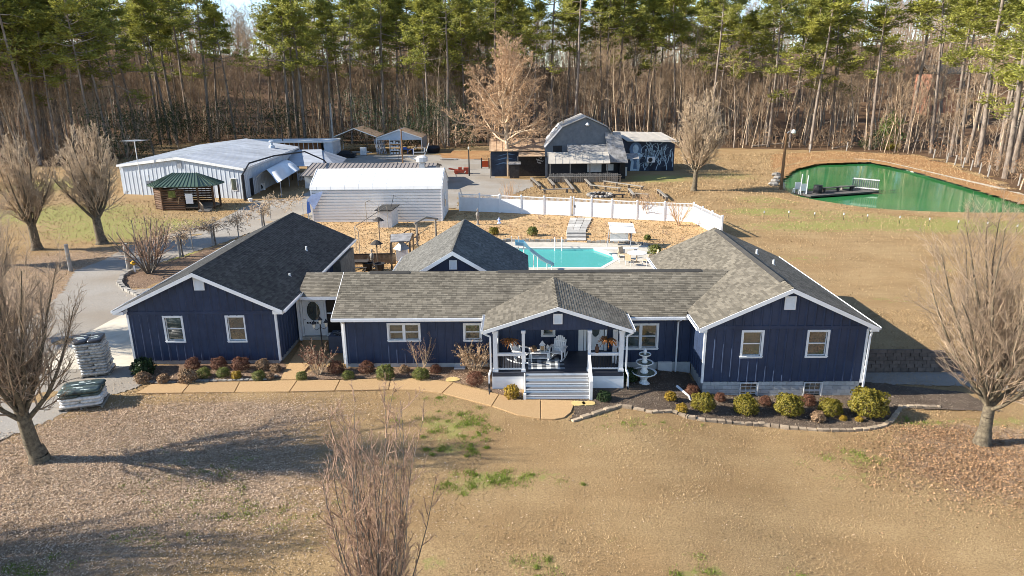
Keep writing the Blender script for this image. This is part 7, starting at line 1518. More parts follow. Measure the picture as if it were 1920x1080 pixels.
# benches round the fire pit
BN = [((996, 340), (1013, 356), 'left sloping bench nearest the big bare tree'), ((1028, 340), (1039, 354), 'second bench from the left, in front of the barn railing'), ((1056, 337), (1075, 362), 'third bench from the left, long and end on to the fence'), ((1092, 337), (1108, 354), 'fourth bench from the left, below the middle of the barn railing'),
      ((1016, 363), (1068, 361), 'low bench parallel to the white fence left of the gate'), ((1107, 354), (1164, 360), 'long bench joining the fourth bench, right of it'), ((1131, 346), (1206, 357), 'rearmost long bench in front of the mural lawn'), ((1179, 361), (1188, 373), 'short bench at the right end of the long bench'), ((1190, 370), (1216, 372), 'bench behind the bare shrub at the right of the fire pit'), ((1233, 363), (1250, 378), 'rightmost bench, dark, near the corner of the white fence')]
for a, b, lab in BN:
    p, q = on(*a), on(*b); d = (q - p); L = np.linalg.norm(d); d /= L; t = thing('log_bench', 'plank ' + lab if not lab.startswith('bench') else lab, 'bench', p, 'plank benches round the fire pit'); mb = MB(); mb.bar(p + [0, 0, .5], q + [0, 0, .5], .32, .09); mb.build('seat', 'greywood', t); k = max(2, int(L / 1.9) + 1)
    for i in range(k): c = p + (q - p) * (i + .12) / (k - .76) if k > 1 else p; mb = MB(); mb.box(c[0] - .14, c[1] - .14, 0, c[0] + .14, c[1] + .14, .455); mb.build('leg', 'wood', t)
p = on(1125, 368); t = thing('fire_pit', 'ring of dark stones with ashes between the benches and the white fence', 'fire pit', p); r = random.Random(1)
for k in range(16): a = k * .393; mb = MB(); mb.rockish((p[0] + 1.4 * math.cos(a), p[1] + 1.4 * math.sin(a), .15), .3, .3, .25, r); mb.build('stone', 'rock', t)
mb = MB(); [mb.tube([(p[0] + .9 * math.cos(a), p[1] + .9 * math.sin(a), .1), (p[0] - .7 * math.cos(a + .6), p[1] - .7 * math.sin(a + .6), .4)], .1, 6) for a in (0, 1.3, 2.6, 4.0)]; mb.build('log', 'darkwood', t)
mb = MB(); q0, q1 = on(1147, 371), on(1172, 371); mb.bar(q0 + [0, 0, .4], q1 + [0, 0, .4], .4, .1); mb.bar(q0 + [.3, 0, 0], q0 + [.3, 0, .35], .2); mb.bar(q1 + [-.3, 0, 0], q1 + [-.3, 0, .35], .2); tag(mb.build('log_bench', 'darkwood'), 'dark bench behind the white fence right of the fire pit', 'bench', 'plank benches round the fire pit')

# ------------------------------------------------------------------ pond, dock, posts
mb = MB(); mb.add([(x, y, -.28) for x, y in POND], [tuple(range(len(POND)))]); o = mb.build('pond_water', 'pond'); o['kind'] = 'structure'
pr_ = MB(); n = len(POND); c = np.mean(np.array(POND), 0)
t = thing('pond_kerb', None, None, (POND[0][0], POND[0][1], 0)); t['kind'] = 'structure'
out = [np.array(p) + (np.array(p) - c) / np.linalg.norm(np.array(p) - c) * 2.9 for p in POND]
for i in range(n):
    j = (i + 1) % n; a, b, a2, b2 = POND[i], POND[j], out[i], out[j]; mb = MB(); mb.hexa([(*a, -1), (*b, -1), (*b2, -1), (*a2, -1)], [(*a, .02), (*b, .02), (*b2, .035), (*a2, .035)]); mb.build('kerb_stone', 'conc' if (a[1] > 84 and a[0] > 55) or a[0] > 58 else 'lawn', t)
d0, d1 = G(1520, 368, 0), G(1648, 359, 0); t = thing('dock', 'grey wooden dock with a bench and white end rail on the green pond', 'dock', (d0[0], d0[1], 0)); d = (d1 - d0); L = np.linalg.norm(d[:2]); u = d / L; nn = V3(-u[1], u[0], 0); k = int(L / .3)
Wd = 3.0
mb = MB(); mb.hexa([d0 - [0, 0, .15], d1 - [0, 0, .15], d1 + nn * Wd - [0, 0, .15], d0 + nn * Wd - [0, 0, .15]], [d0 - [0, 0, .02], d1 - [0, 0, .02], d1 + nn * Wd - [0, 0, .02], d0 + nn * Wd - [0, 0, .02]]); fr_ = mb.build('dock_frame', 'darkwood', t)
for i in range(k): a = d0 + u * (L * i / k + .01); b = d0 + u * (L * (i + 1) / k - .02); mb = MB(); mb.hexa([a + [0, 0, -.019], b + [0, 0, -.019], b + nn * Wd + [0, 0, -.019], a + nn * Wd + [0, 0, -.019]], [a + [0, 0, .04], b + [0, 0, .04], b + nn * Wd + [0, 0, .04], a + nn * Wd + [0, 0, .04]]); mb.build('plank', 'dockwood', fr_)
a, b = d1 - u * 3.6 + nn * (Wd - .1), d1 - u * .05 + nn * .0
rail_ = MB(); e0, e1 = d1 + nn * (Wd - .05) - u * 1.5, d1 + nn * .1
for z in (.25, 1.35): rail_.bar(e0 + [0, 0, z], e1 + [0, 0, z], .08, .12)
er = rail_.build('end_rail', 'dullwhite', t)
for i in range(13): q = e0 + (e1 - e0) * (i + .5) / 13; mb = MB(); mb.bar(q + [0, 0, .1], q + [0, 0, 1.45], .13, .04); mb.build('slat', 'polegrey', er)
tt = thing('dock_bench', 'long grey bench standing along the pond dock', 'bench', d0 + u * L * .3); mb = MB(); q0, q1 = d0 + u * L * .3 + nn * 1.8, d0 + u * L * .78 + nn * 1.8; mb.bar(q0 + [0, 0, .55], q1 + [0, 0, .55], .5, .08); mb.build('seat', 'dockwood', tt); mb = MB(); [mb.box(q[0] - .1, q[1] - .2, .041, q[0] + .1, q[1] + .2, .5) for q in (q0 + u * .4, (q0 + q1) / 2, q1 - u * .4)]; mb.build('leg', 'darkwood', tt)
p = d0 + u * L * .22 + nn * 1.5; tt = thing('barrel', 'dark round barrel standing at the near end of the dock bench', 'barrel', p); mb = MB(); mb.lathe([(.5, .041), (.55, .5), (.5, .95)], (p[0], p[1], 0), 14); mb.build('body', 'iron', tt); mb = MB(); mb.lathe([(.52, .951), (.52, 1.0)], (p[0], p[1], 0), 14); mb.build('lid', 'iron', tt)
p = d0 + u * L * .72 + nn * 2.2; mb = MB(); mb.box(p[0] - .9, p[1] - .4, .45, p[0] + .9, p[1] + .4, .52); [mb.box(p[0] + x - .06, p[1] - .3, .041, p[0] + x + .06, p[1] + .3, .45) for x in (-.7, .7)]; tag(mb.build('dock_table', 'greywood'), 'small grey table in front of the white dock rail', 'table')
for a, b, lab in ((1493, 361, 'left of two white backed chairs at the shore end of the dock'), (1504, 364, 'right of two white backed chairs at the shore end of the dock')):
    p = on(a, b); t = thing('shore_chair', lab, 'chair', p, 'white chairs at the pond shore'); mb = MB(); mb.box(p[0] - .35, p[1] - .3, .45, p[0] + .35, p[1] + .3, .52); mb.build('seat', 'dullwhite', t); mb = MB(); mb.box(p[0] - .35, p[1] - .3, .52, p[0] + .35, p[1] - .22, 1.3); mb.build('backrest', 'dullwhite', t); mb = MB(); [mb.box(p[0] + x - .04, p[1] + y - .04, 0, p[0] + x + .04, p[1] + y + .04, .449) for x in (-.3, .3) for y in (-.25, .25)]; mb.build('leg', 'dullwhite', t); mb = MB(); mb.tube([p + [.38, -.3, 0], p + [.42, -.3, 2.3]], .06, 6); mb.build('pole', 'dullwhite', t)
for k, (a, b) in enumerate(((1455, 330), (1458, 336), (1453, 342), (1450, 348))):
    p = on(a, b); mb = MB(); mb.rockish((p[0], p[1], .2), .7, .6, .35, random.Random(k)); tag(mb.build('boulder', 'rock'), ['topmost', 'second', 'third', 'lowest'][k] + ' grey boulder at the left tip of the pond', 'boulder', 'boulders at the pond tip')
PP = [(1750, 297), (1775, 305), (1790, 310), (1805, 315), (1820, 320), (1836, 326), (1852, 332), (1909, 349), (1518, 286), (1587, 283)]
for k, (a, b) in enumerate(PP):
    p = on(a, b); mb = MB(); mb.tube([p, p + [.12, 0, 1.6]], .1, 6); tag(mb.build('fence_post', 'polegrey'), (ORDW[k] + ' pale leaning fence post from the left at the wood edge beyond the pond') if k < 8 else ('thin pale stake left of the magnolia behind the pond' if k == 8 else 'short pale stake nearest the magnolia behind the pond'), 'post', 'pale fence posts beyond the pond')
for k, (a, b) in enumerate([(1526, 413), (1581, 414), (1625, 417), (1686, 420), (1741, 424), (1795, 429), (1850, 432), (1905, 437), (1432, 410), (1478, 410)]):
    p = on(a, b); t = thing('fence_marker', (ORDW[k] if k < 8 else ORDW[8 + k - 8]) + ' white insulator stake counted along the field below the pond', 'stake', p, 'white insulator stakes across the field'); mb = MB(); mb.tube([p, p + [0, 0, .8]], .02, 5); mb.build('rod', 'iron', t); mb = MB(); mb.box(p[0] - .045, p[1] - .04, .6, p[0] + .045, p[1] + .04, .8); mb.build('insulator', 'white', t)

# ------------------------------------------------------------------ gate, posts and grapevine on the left
def wpost(px_, py_, h, lab, r_=.15): p = on(px_, py_); mb = MB(); mb.tube([p, p + [0, 0, h]], [r_, r_ * .9], 9); tag(mb.build('gate_post', 'polegrey'), lab, 'post', 'round gate posts'); return p
g0 = wpost(133, 508, 2.1, 'round wooden gate post left of the gravel drive'); g1 = wpost(243, 509, 2.2, 'round wooden gate post holding the open pipe gate', .17)
q1_ = on(302, 480); t = thing('pipe_gate', 'open grey tubular farm gate behind the bare crape myrtle', 'gate', g1); mb = MB(); a, b = g1 + [.2, .1, 0], q1_
for z in (.25, .5, .75, 1.0, 1.3): mb.tube([a + [0, 0, z], b + [0, 0, z]], .03, 6)
for s in (0, .33, .66, 1): mb.tube([a + (b - a) * s + [0, 0, .25], a + (b - a) * s + [0, 0, 1.3]], .03, 6)
mb.build('pipe', 'greymetal', t)
p = on(253, 511); t = thing('yellow_sign', 'small yellow flower shaped marker on a white stake at the gate', 'sign', p); mb = MB(); mb.box(p[0] - .05, p[1], 0, p[0] + .05, p[1] + .05, .55); mb.build('stake', 'white', t); mb = MB(); mb.lathe([(.02, .55), (.22, .75), (.2, .85), (.02, .95)], p, 8); mb.build('head', 'yellow', t)
VP = [(338, 482), (362, 470), (400, 461), (448, 447), (492, 425), (508, 412)]; vine = thing('grapevine_trellis', 'bare grapevine trained along a wire trellis beside the gravel drive', 'grapevine', on(400, 461)); vp = [on(*q) for q in VP]
for k, p in enumerate(vp): mb = MB(); mb.tube([p, p + [0, 0, 1.95]], .1 if k in (0, 2, 4) else .05, 7); mb.build('post', 'polegrey', vine)
mb = MB(); path = [on(262, 498)] + vp + [vp[-1] + V3(2.5, 3, 0)]
for p, q in zip(path[:-1], path[1:]): mb.bar(p + [0, 0, 1.85], q + [0, 0, 1.85], .025); mb.bar(p + [0, 0, 1.2], q + [0, 0, 1.2], .02)
mb.build('wire', 'greymetal', vine)
g = np.random.default_rng(17); st = []; dr = []
for p, q in zip(path[:-1], path[1:]):
    for s in np.linspace(0, 1, 11): st.append(p + (q - p) * s + [0, 0, 1.75]); w = (q - p) / np.linalg.norm(q - p); dr.append(w * g.choice([-1, 1]) + g.normal(0, .35, 3))
sg = grow(g, st, dr, g.uniform(.9, 1.7, len(st)), [.04] * len(st), [dict(nseg=5, wig=.2, trop=0, kids=9, ang=60, lr=.55, rr=.5, t0=.05, rmin=.022), dict(nseg=4, wig=.25, trop=-.03, kids=5, ang=50, lr=.5, rr=.7, t0=.2, rmin=.02), dict(nseg=2, wig=.3)])
arr_mesh('vines', *join([limbs(q, 3) for q in sg]), 'twiggrey', vine)
for k in (0, 2, 4): p = vp[k]; mb = MB(); mb.tube([p + [.2, .1, 0], p + [.1, .2, .9], p + [.25, 0, 1.8]], .07, 6); mb.build('vine_trunk', 'bark', vine)
# brick house far beyond the wood
p = on(1700, 205); hb = V3(130, 200, 0); hz = float(hgt(hb[0], hb[1])); z0 = float(atY(1770, 198, 200)[2]); z1 = float(atY(1770, 139, 200)[2]); xl, xr = float(atY(1743, 170, 200)[0]), float(atY(1806, 170, 200)[0])
t = thing('brick_house', 'red brick house glimpsed between pine trunks at the right', 'house', (xl, 200, hz)); mb = MB(); mb.box(xl, 200, hz - 2, xr, 208, z1); bwl = mb.build('wall', 'brick', t); mb = MB(); mb.prism([(xl - .5, 199.5, z1), (xr + .5, 199.5, z1), (xr + .5, 204, z1 + 2.2), (xl - .5, 204, z1 + 2.2)], (0, 0, .15)); mb.prism([(xl - .5, 208.5, z1), (xr + .5, 208.5, z1), (xr + .5, 204, z1 + 2.2), (xl - .5, 204, z1 + 2.2)], (0, 0, .15)); mb.build('roof', 'felt', t)
for x in (xl + 1.2, xr - 2.4): mb = MB(); mb.box(x, 199.9, z0 + 3, x + 1.2, 199.99, z0 + 4.6); w = mb.build('window', 'dullwhite', t); mb = MB(); mb.box(x + .1, 199.85, z0 + 3.1, x + 1.1, 199.89, z0 + 4.5); mb.build('pane', 'glass', w)

# ------------------------------------------------------------------ trees
def tree_obj(name, label, loc, trunk_segs, crown_segs, mt, mc, group=None, n0=8, leaves=None, nt=3, cat='tree'):
    t = thing(name, label, cat, (0, 0, 0), group)
    arr_mesh('trunk', *join([limbs(s, n0) for s in trunk_segs]), mt, t, smooth=True)
    arr_mesh('crown', *join([limbs(s, nt) for s in crown_segs] + (leaves or [])), mc, t)
    return place(t, loc)
def pear(label, loc, h, trunk_h, seed, spread=38, nl=11, dens=(15, 8, 4), mt='lichbark', mc='twig', r0=.28, trunkdir=(0, 0, 1), group=None, rmin=.008, lr=.42, scaff=.8, name='bare_tree', trop=.16):
    g = np.random.default_rng(seed); td = np.array(trunkdir, float)
    tr = grow(g, (0, 0, -.1), td, trunk_h * 1.25, r0, [dict(nseg=5, wig=.03, trop=.02, taper=.75)])
    P = tr[0][1][-2:].mean(0); top = tr[0][1][-1]; az = np.arange(nl) * 2.4 + g.uniform(0, .5, nl); an = np.radians(np.linspace(6, spread, nl) + g.normal(0, 4, nl)); hh = h - trunk_h
    frac = np.linspace(1, .55, nl); st = np.array([tr[0][0][2] * (1 - f) + top * f for f in frac])
    D = np.stack([np.sin(an) * np.cos(az), np.sin(an) * np.sin(az), np.cos(an)], 1)
    L = hh * (1.02 - .3 * (np.abs(np.degrees(an)) / spread) ** 1.5) * g.uniform(.92, 1.05, nl)
    s = grow(g, st, D, L, np.full(nl, r0 * .34), [dict(nseg=7, wig=.06, trop=trop * scaff, taper=.15, kids=dens[0], ang=34, angv=10, lr=lr, rr=.5, t0=.08, fall=.62, rmin=.016),
        dict(nseg=4, wig=.1, trop=trop, taper=.3, kids=dens[1], ang=36, angv=12, lr=.46, rr=.55, t0=.1, fall=.45, rmin=rmin), dict(nseg=2, wig=.15, trop=trop, taper=.5, kids=dens[2], ang=38, angv=14, lr=.5, rr=.75, t0=.15, fall=.3, rmin=rmin * .85), dict(nseg=1, wig=.15, trop=.1, taper=.5)])
    fl = np.array([[0, 0, 0]]); 
    rf = (np.array([[0, 0, -.15], [0, 0, .25]]), np.array([[0, 0, .25], [td[0] * .6, td[1] * .6, .6]]), np.array([r0 * 1.55, r0 * 1.15]), np.array([r0 * 1.15, r0]))
    return tree_obj(name, label, loc, [rf, tr[0], s[0]], s[1:], mt, mc, group)
pear_l = pear('bare pear tree with a lichen patched trunk at the edge of the gravel drive', on(75, 864), 9.0, 1.9, 101, spread=48, nl=15, dens=(17, 10, 4), r0=.29, trunkdir=(-.12, 0, 1), mc='twig', lr=.46, rmin=.006)
pear_r = pear('bare pear tree on the lawn right of the house', on(1841, 832), 9.4, 1.7, 102, spread=50, nl=16, dens=(17, 10, 4), r0=.26, trunkdir=(.05, 0, 1), mc='twig', lr=.46, rmin=.006)
pear('bare reddish tree in the foreground whose base is below the picture', (-3.45, 14.1, 0), 7.3, .5, 103, spread=27, nl=36, dens=(13, 6, 3), r0=.08, mc='twigred', mt='bark', lr=.2, rmin=.006, trop=.2)
pear_m = pear('bare rounded tree beside the gravel drive in front of the metal workshop', on(192, 457), 9.3, 2.3, 104, spread=46, nl=15, dens=(15, 8, 4), r0=.42, mc='twiggrey', rmin=.02, trunkdir=(-.12, 0, 1), lr=.46)
def again(src, label, loc, rz, sc=1.0): return copy_tree(src, loc, rz, sc, label)
again(pear_m, 'bare tree left of the wooden gate post', on(70, 468), 2.2, .93)
again(pear_m, 'bare tree at the left picture edge beyond the drive', on(-45, 500), 4.0, .95)
again(pear_l, 'bare tree overlapping the left picture edge behind the lichen trunked pear', on(-30, 640), 2.5, .97)
pear('bare oval tree standing alone left of the pond', on(1301, 358), 11.0, 2.6, 108, spread=50, nl=16, dens=(17, 9, 4), r0=.34, mc='twiggrey', rmin=.024, trop=.14, lr=.36)
# out of frame on the left, these throw the long shadows on the lawn
again(pear_r, 'bare tree outside the left picture edge, throwing the lower lawn shadow', (-23.5, 17.2, 0), 2.0, .9)

# big tan tree by the barn
g = np.random.default_rng(111); tr = grow(g, (0, 0, -.1), (0, 0, 1), 11, .48, [dict(nseg=9, wig=.03, trop=.03, taper=.35)]); nl = 22; fr = np.linspace(.42, 1, nl); A_, B_ = tr[0][0], tr[0][1]; pts = np.vstack([A_, B_[-1:]]); st = np.array([pts[min(int(f * 9), 8)] * (1 - (f * 9 - min(int(f * 9), 8))) + pts[min(int(f * 9), 8) + 1] * (f * 9 - min(int(f * 9), 8)) for f in fr]); az = np.arange(nl) * 2.4; an = np.radians(np.linspace(82, 12, nl)); D = np.stack([np.sin(an) * np.cos(az), np.sin(an) * np.sin(az), np.cos(an)], 1)
s = grow(g, st, D, np.linspace(8.3, 8.2, nl), np.linspace(.16, .2, nl), [dict(nseg=8, wig=.12, trop=.05, taper=.2, kids=14, ang=45, lr=.45, rr=.5, t0=.15, fall=.45, rmin=.035), dict(nseg=5, wig=.18, trop=.04, taper=.3, kids=8, ang=45, lr=.45, rr=.6, t0=.15, rmin=.024), dict(nseg=3, wig=.2, trop=.05, kids=4, ang=45, lr=.55, rr=.8, rmin=.02), dict(nseg=2, wig=.2)])
C = np.concatenate([s[2][1], s[3][1]]); C = C[g.random(len(C)) < .6]
tree_obj('bare_tree', 'big round tan bare tree with a pale trunk in front of the barn lean-to', on(953, 330), [tr[0], s[0]], s[1:], 'twiggrey', 'twigtan', leaves=[leaf_quads(g, C, .085, .5)], n0=8)
# crape myrtle at the gate
twiggy('crape_myrtle', 'bare multi stemmed crape myrtle in the island bed by the pipe gate', 280, 512, 4.3, 17, .85, ('bark', 'twigred'), 112, kids=(9, 6), cat='tree', stemr=.07, base=.22, trop=.09)

# pines -----------------------------------------------------------------
def make_pine(seed, h, crown_from, r0, lean=0.0, bright=False, wide=1.0):
    g = np.random.default_rng(seed); t = thing('pine_tree', 'x', 'tree', (0, 0, 0), 'tall pines of the wood')
    tr = grow(g, (0, 0, -.3), (lean, 0, 1), h, r0, [dict(nseg=10, wig=.018, trop=.03, taper=.22)])[0]; pts = np.vstack([tr[0], tr[1][-1:]])
    nb = 26; fr = crown_from + (1 - crown_from) * (np.arange(nb) / nb) ** .9; fr = np.clip(fr + g.normal(0, .01, nb), 0, .995); ii = np.minimum((fr * 10).astype(int), 9); ff = (fr * 10 - ii)[:, None]; st = pts[ii] * (1 - ff) + pts[ii + 1] * ff
    az = np.arange(nb) * 2.4 + g.uniform(-.4, .4, nb); rel = (fr - crown_from) / (1 - crown_from); el = np.radians(-8 + 55 * rel + g.normal(0, 8, nb)); D = np.stack([np.cos(el) * np.cos(az), np.cos(el) * np.sin(az), np.sin(el)], 1)
    L = (4.6 * (1 - rel) ** .7 + 1.2) * g.uniform(.55, 1.15, nb) * wide
    s = grow(g, st, D, L, .055 + .05 * (1 - rel), [dict(nseg=5, wig=.1, trop=.05, taper=.3, kids=6, ang=48, lr=.42, rr=.55, t0=.35, fall=.35, rmin=.02), dict(nseg=3, wig=.15, trop=.08, taper=.5)])
    ns = 22; fs_ = g.uniform(.25, crown_from, ns); ii = np.minimum((fs_ * 10).astype(int), 9); st2 = pts[ii]; a2 = g.uniform(0, 6.28, ns); stub = grow(g, st2, np.stack([np.cos(a2), np.sin(a2), g.uniform(-.3, .3, ns)], 1), g.uniform(.5, 2.6, ns), [.035] * ns, [dict(nseg=3, wig=.15, trop=-.02, taper=.4)])
    arr_mesh('trunk', *limbs(tr, 9), 'pinebark', t, smooth=True); tag(arr_mesh('limbs', *join([limbs(s[0], 4), limbs(s[1], 3), limbs(stub[0], 3)]), 'hardbark', t), kind='stuff')
    ends = np.concatenate([s[1][1].reshape(-1, 3), s[0][1][len(s[0][1]) * 3 // 5:]]); reps = 11; base = np.repeat(ends, reps, 0); off = g.normal(0, .38, base.shape) * [1.2, 1.2, .42]
    C = base + off; n = len(C); q = off / np.linalg.norm(off, axis=1, keepdims=True) + [0, 0, .35]; q /= np.linalg.norm(q, axis=1, keepdims=True); r_ = g.normal(0, 1, (n, 3)); b = np.cross(q, r_); b /= np.linalg.norm(b, axis=1, keepdims=True); sz = g.uniform(.19, .4, n)[:, None]
    V = np.stack([C - q * sz, C - b * sz * .3, C + q * sz, C + b * sz * .3], 1).reshape(-1, 3); arr_mesh('crown', V, np.arange(4 * n).reshape(-1, 4), 'needle', t)
    return t
def make_hard(seed, h, r0, nl=16, pale=False, dens=(7, 4)):
    g = np.random.default_rng(seed); t = thing('bare_hardwood', 'x', 'tree', (0, 0, 0), 'bare hardwoods of the wood')
    tr = grow(g, (0, 0, -.3), (g.normal(0, .05), g.normal(0, .05), 1), h, r0, [dict(nseg=9, wig=.045, trop=.05, taper=.12)])[0]; pts = np.vstack([tr[0], tr[1][-1:]])
    fr = np.linspace(.4, .98, nl); ii = np.minimum((fr * 9).astype(int), 8); ff = (fr * 9 - ii)[:, None]; st = pts[ii] * (1 - ff) + pts[ii + 1] * ff; az = np.arange(nl) * 2.4 + g.uniform(-.5, .5, nl); el = np.radians(g.uniform(25, 60, nl)); D = np.stack([np.cos(el) * np.cos(az), np.cos(el) * np.sin(az), np.sin(el)], 1)
    s = grow(g, st, D, h * .3 * (1.05 - .6 * fr) * g.uniform(.6, 1.2, nl), r0 * .4 * (1.1 - fr), [dict(nseg=5, wig=.13, trop=.1, taper=.2, kids=dens[0], ang=40, lr=.5, rr=.5, t0=.2, fall=.4, rmin=.022), dict(nseg=3, wig=.16, trop=.08, taper=.4, kids=dens[1], ang=40, lr=.5, rr=.7, rmin=.018), dict(nseg=2, wig=.2)])
    arr_mesh('trunk', *limbs(tr, 7), 'hardbark' if not pale else 'twiggrey', t, smooth=True); arr_mesh('crown', *join([limbs(s[0], 4)] + [limbs(q, 3) for q in s[1:]]), 'hardtwig', t); return t
PINES = [make_pine(201, 33, .65, .36), make_pine(202, 31, .61, .3, .02), make_pine(203, 36, .70, .38, -.015), make_pine(204, 28, .56, .26, .03), make_pine(205, 32, .69, .32, -.03, wide=.8), make_pine(206, 25, .47, .27, .0, wide=1.15)]
HARDS = [make_hard(211, 21, .2, 22, dens=(9, 5)), make_hard(212, 17, .15, 18, dens=(8, 5)), make_hard(213, 24, .22, 24, dens=(9, 5)), make_hard(214, 14, .1, 14, True), make_hard(215, 19, .13, 14, True, dens=(8, 4)), make_hard(216, 11, .09, 16)]
E2 = np.array(EDGE); seg = E2[1:] - E2[:-1]; sl_ = np.hypot(*seg.T); cum = np.concatenate([[0], np.cumsum(sl_)])
def edge_pt(s, depth):
    i = int(np.clip(np.searchsorted(cum, s) - 1, 0, len(seg) - 1)); p = E2[i] + seg[i] * (s - cum[i]) / sl_[i]; n = np.array([-seg[i][1], seg[i][0]]) / sl_[i]; return p + n * depth
LM = [(-900, 90, 'at the far left'), (90, 235, 'behind the left bare pears'), (235, 440, 'behind the metal workshop'), (440, 620, 'behind the lean-to'), (620, 820, 'behind the carports'), (820, 1000, 'behind the big tan tree'), (1000, 1170, 'behind the barn'), (1170, 1290, 'behind the mural wing'), (1290, 1470, 'behind the oval bare tree'), (1470, 1630, 'beyond the left half of the pond'), (1630, 1760, 'beyond the magnolia'), (1760, 1850, 'beyond the pale fence posts'), (1850, 2900, 'at the far right')]
g = np.random.default_rng(77)
taken = []
def far_enough(p, d):
    return all((p[0] - q[0]) ** 2 + (p[1] - q[1]) ** 2 > d * d for q in taken)
def blocked(p): return xl - 3 < p[0] < xr + 3 and 190 < p[1] < 214 or (inpoly(np.array([p[0]]), np.array([p[1]]), POND)[0]) or (-53 < p[0] < -17 and p[1] < 150) or (1.5 < p[0] < 26 and p[1] < 122)
def scatter(n, dmin, dmax, gap, lo=0.0, hi=1.0, tries=40):
    out = []
    for _ in range(n):
        for _k in range(tries):
            p = edge_pt(g.uniform(cum[-1] * lo, cum[-1] * hi), dmin + (dmax - dmin) * g.random() ** 1.3)
            x, y = proj((p[0], p[1], 8))
            if p[1] > 20 and -160 < x < 2080 and not blocked(p) and far_enough(p, gap): taken.append(p); out.append(p); break
    return out
# hand set front pines where the photograph shows distinct trunks
front = [(208, 262, 0), (300, 262, 1), (318, 258, 4), (395, 256, 2), (443, 262, 1), (572, 263, 0), (545, 256, 3), (722, 262, 2), (770, 266, 1), (800, 262, 3), (838, 264, 5), (872, 262, 3), (1062, 262, 2), (1080, 262, 1), (1130, 262, 4), (1158, 262, 0), (1205, 264, 4), (1225, 262, 2), (1265, 266, 1), (1340, 270, 3), (1440, 276, 0), (1480, 277, 5), (1508, 272, 1), (1555, 274, 5), (1620, 278, 3), (1745, 288, 1), (1800, 300, 3), (1832, 314, 2), (1812, 306, 4), (1888, 330, 5), (1900, 325, 2), (55, 300, 5), (15, 304, 0), (110, 304, 3), (150, 300, 1), (-30, 310, 2), (660, 262, 1), (622, 262, 3), (960, 260, 0), (1000, 258, 1), (1400, 272, 3), (1700, 282, 2), (-70, 312, 0), (1960, 352, 1), (1870, 320, 5)]
rows_p = []; rows_h = []
for a, b, k in front:
    p = G(a, b, 0); p = p[:2]
    if p[1] > 165: p = p * (160 / p[1])
    taken.append(p); rows_p.append((p, k, True))
for p in scatter(104, 1, 50, 2.7): rows_p.append((p, int(g.choice([0, 1, 2, 2, 4, 4, 3])), False))
for p in scatter(6, 1, 12, 3.0, 0.0, .17): rows_p.append((p, int(g.choice([3, 5, 1])), False))
for p in scatter(16, 1, 16, 3.0, .86, 1.0): rows_p.append((p, int(g.choice([3, 5, 1])), False))
for p in scatter(95, .5, 9, 1.5): rows_h.append((p, int(g.choice([3, 3, 4, 5, 5, 1])), True))
for p in scatter(190, 9, 75, 1.9): rows_h.append((p, int(g.integers(0, 6)), False))
print('pines', len(rows_p), 'hardwoods', len(rows_h))
def plant(rows, protos_, kindw, frontw, deepw):
    cnt = {}; items = []
    for p, k, fr_ in rows:
        z = float(hgt(p[0], p[1])); x, _y = proj((p[0], p[1], z + 6)); lm = next((l for a, b, l in LM if a <= x < b), LM[-1][2]); items.append((x, p, z, k, fr_, lm))
    items.sort(key=lambda q: q[0]); used = set()
    for x, p, z, k, fr_, lm in items:
        if fr_:
            c = cnt.get(lm, 0); cnt[lm] = c + 1; lab = '%s %s from the left %s' % (ORDW[c] if c < 20 else 'another', frontw, lm); grp = None
        elif kindw == 'pines': c = cnt.get((lm, 1), 0); cnt[(lm, 1)] = c + 1; lab = '%s from the left of the deeper pines %s' % (ORDW[c], lm); grp = 'deeper pines ' + lm
        else: lab = 'bare hardwood deeper in the wood %s' % lm; c = cnt.get((lm, 2), 0); cnt[(lm, 2)] = c + 1; lab = '%s of the deeper bare hardwoods %s, from the left' % (ORDW[c], lm) if len(lm.split()) < 5 else '%s deeper hardwood %s' % (ORDW[c], lm); grp = '%s %s' % (kindw, lm)
        s = g.uniform(.88, 1.12); rz = g.uniform(0, 6.28)
        if k not in used: used.add(k); o = place(protos_[k], (p[0], p[1], z), rz, s, lab)
        else: o = copy_tree(protos_[k], (p[0], p[1], z), rz, s, lab)
        o['group'] = grp or ('front row ' + kindw + ' ' + lm)
plant(rows_p, PINES, 'pines', 'tall front row pine trunk', 'pine deeper in the wood'); plant(rows_h, HARDS, 'bare hardwoods', 'bare edge hardwood', 'bare hardwood deeper in the wood')

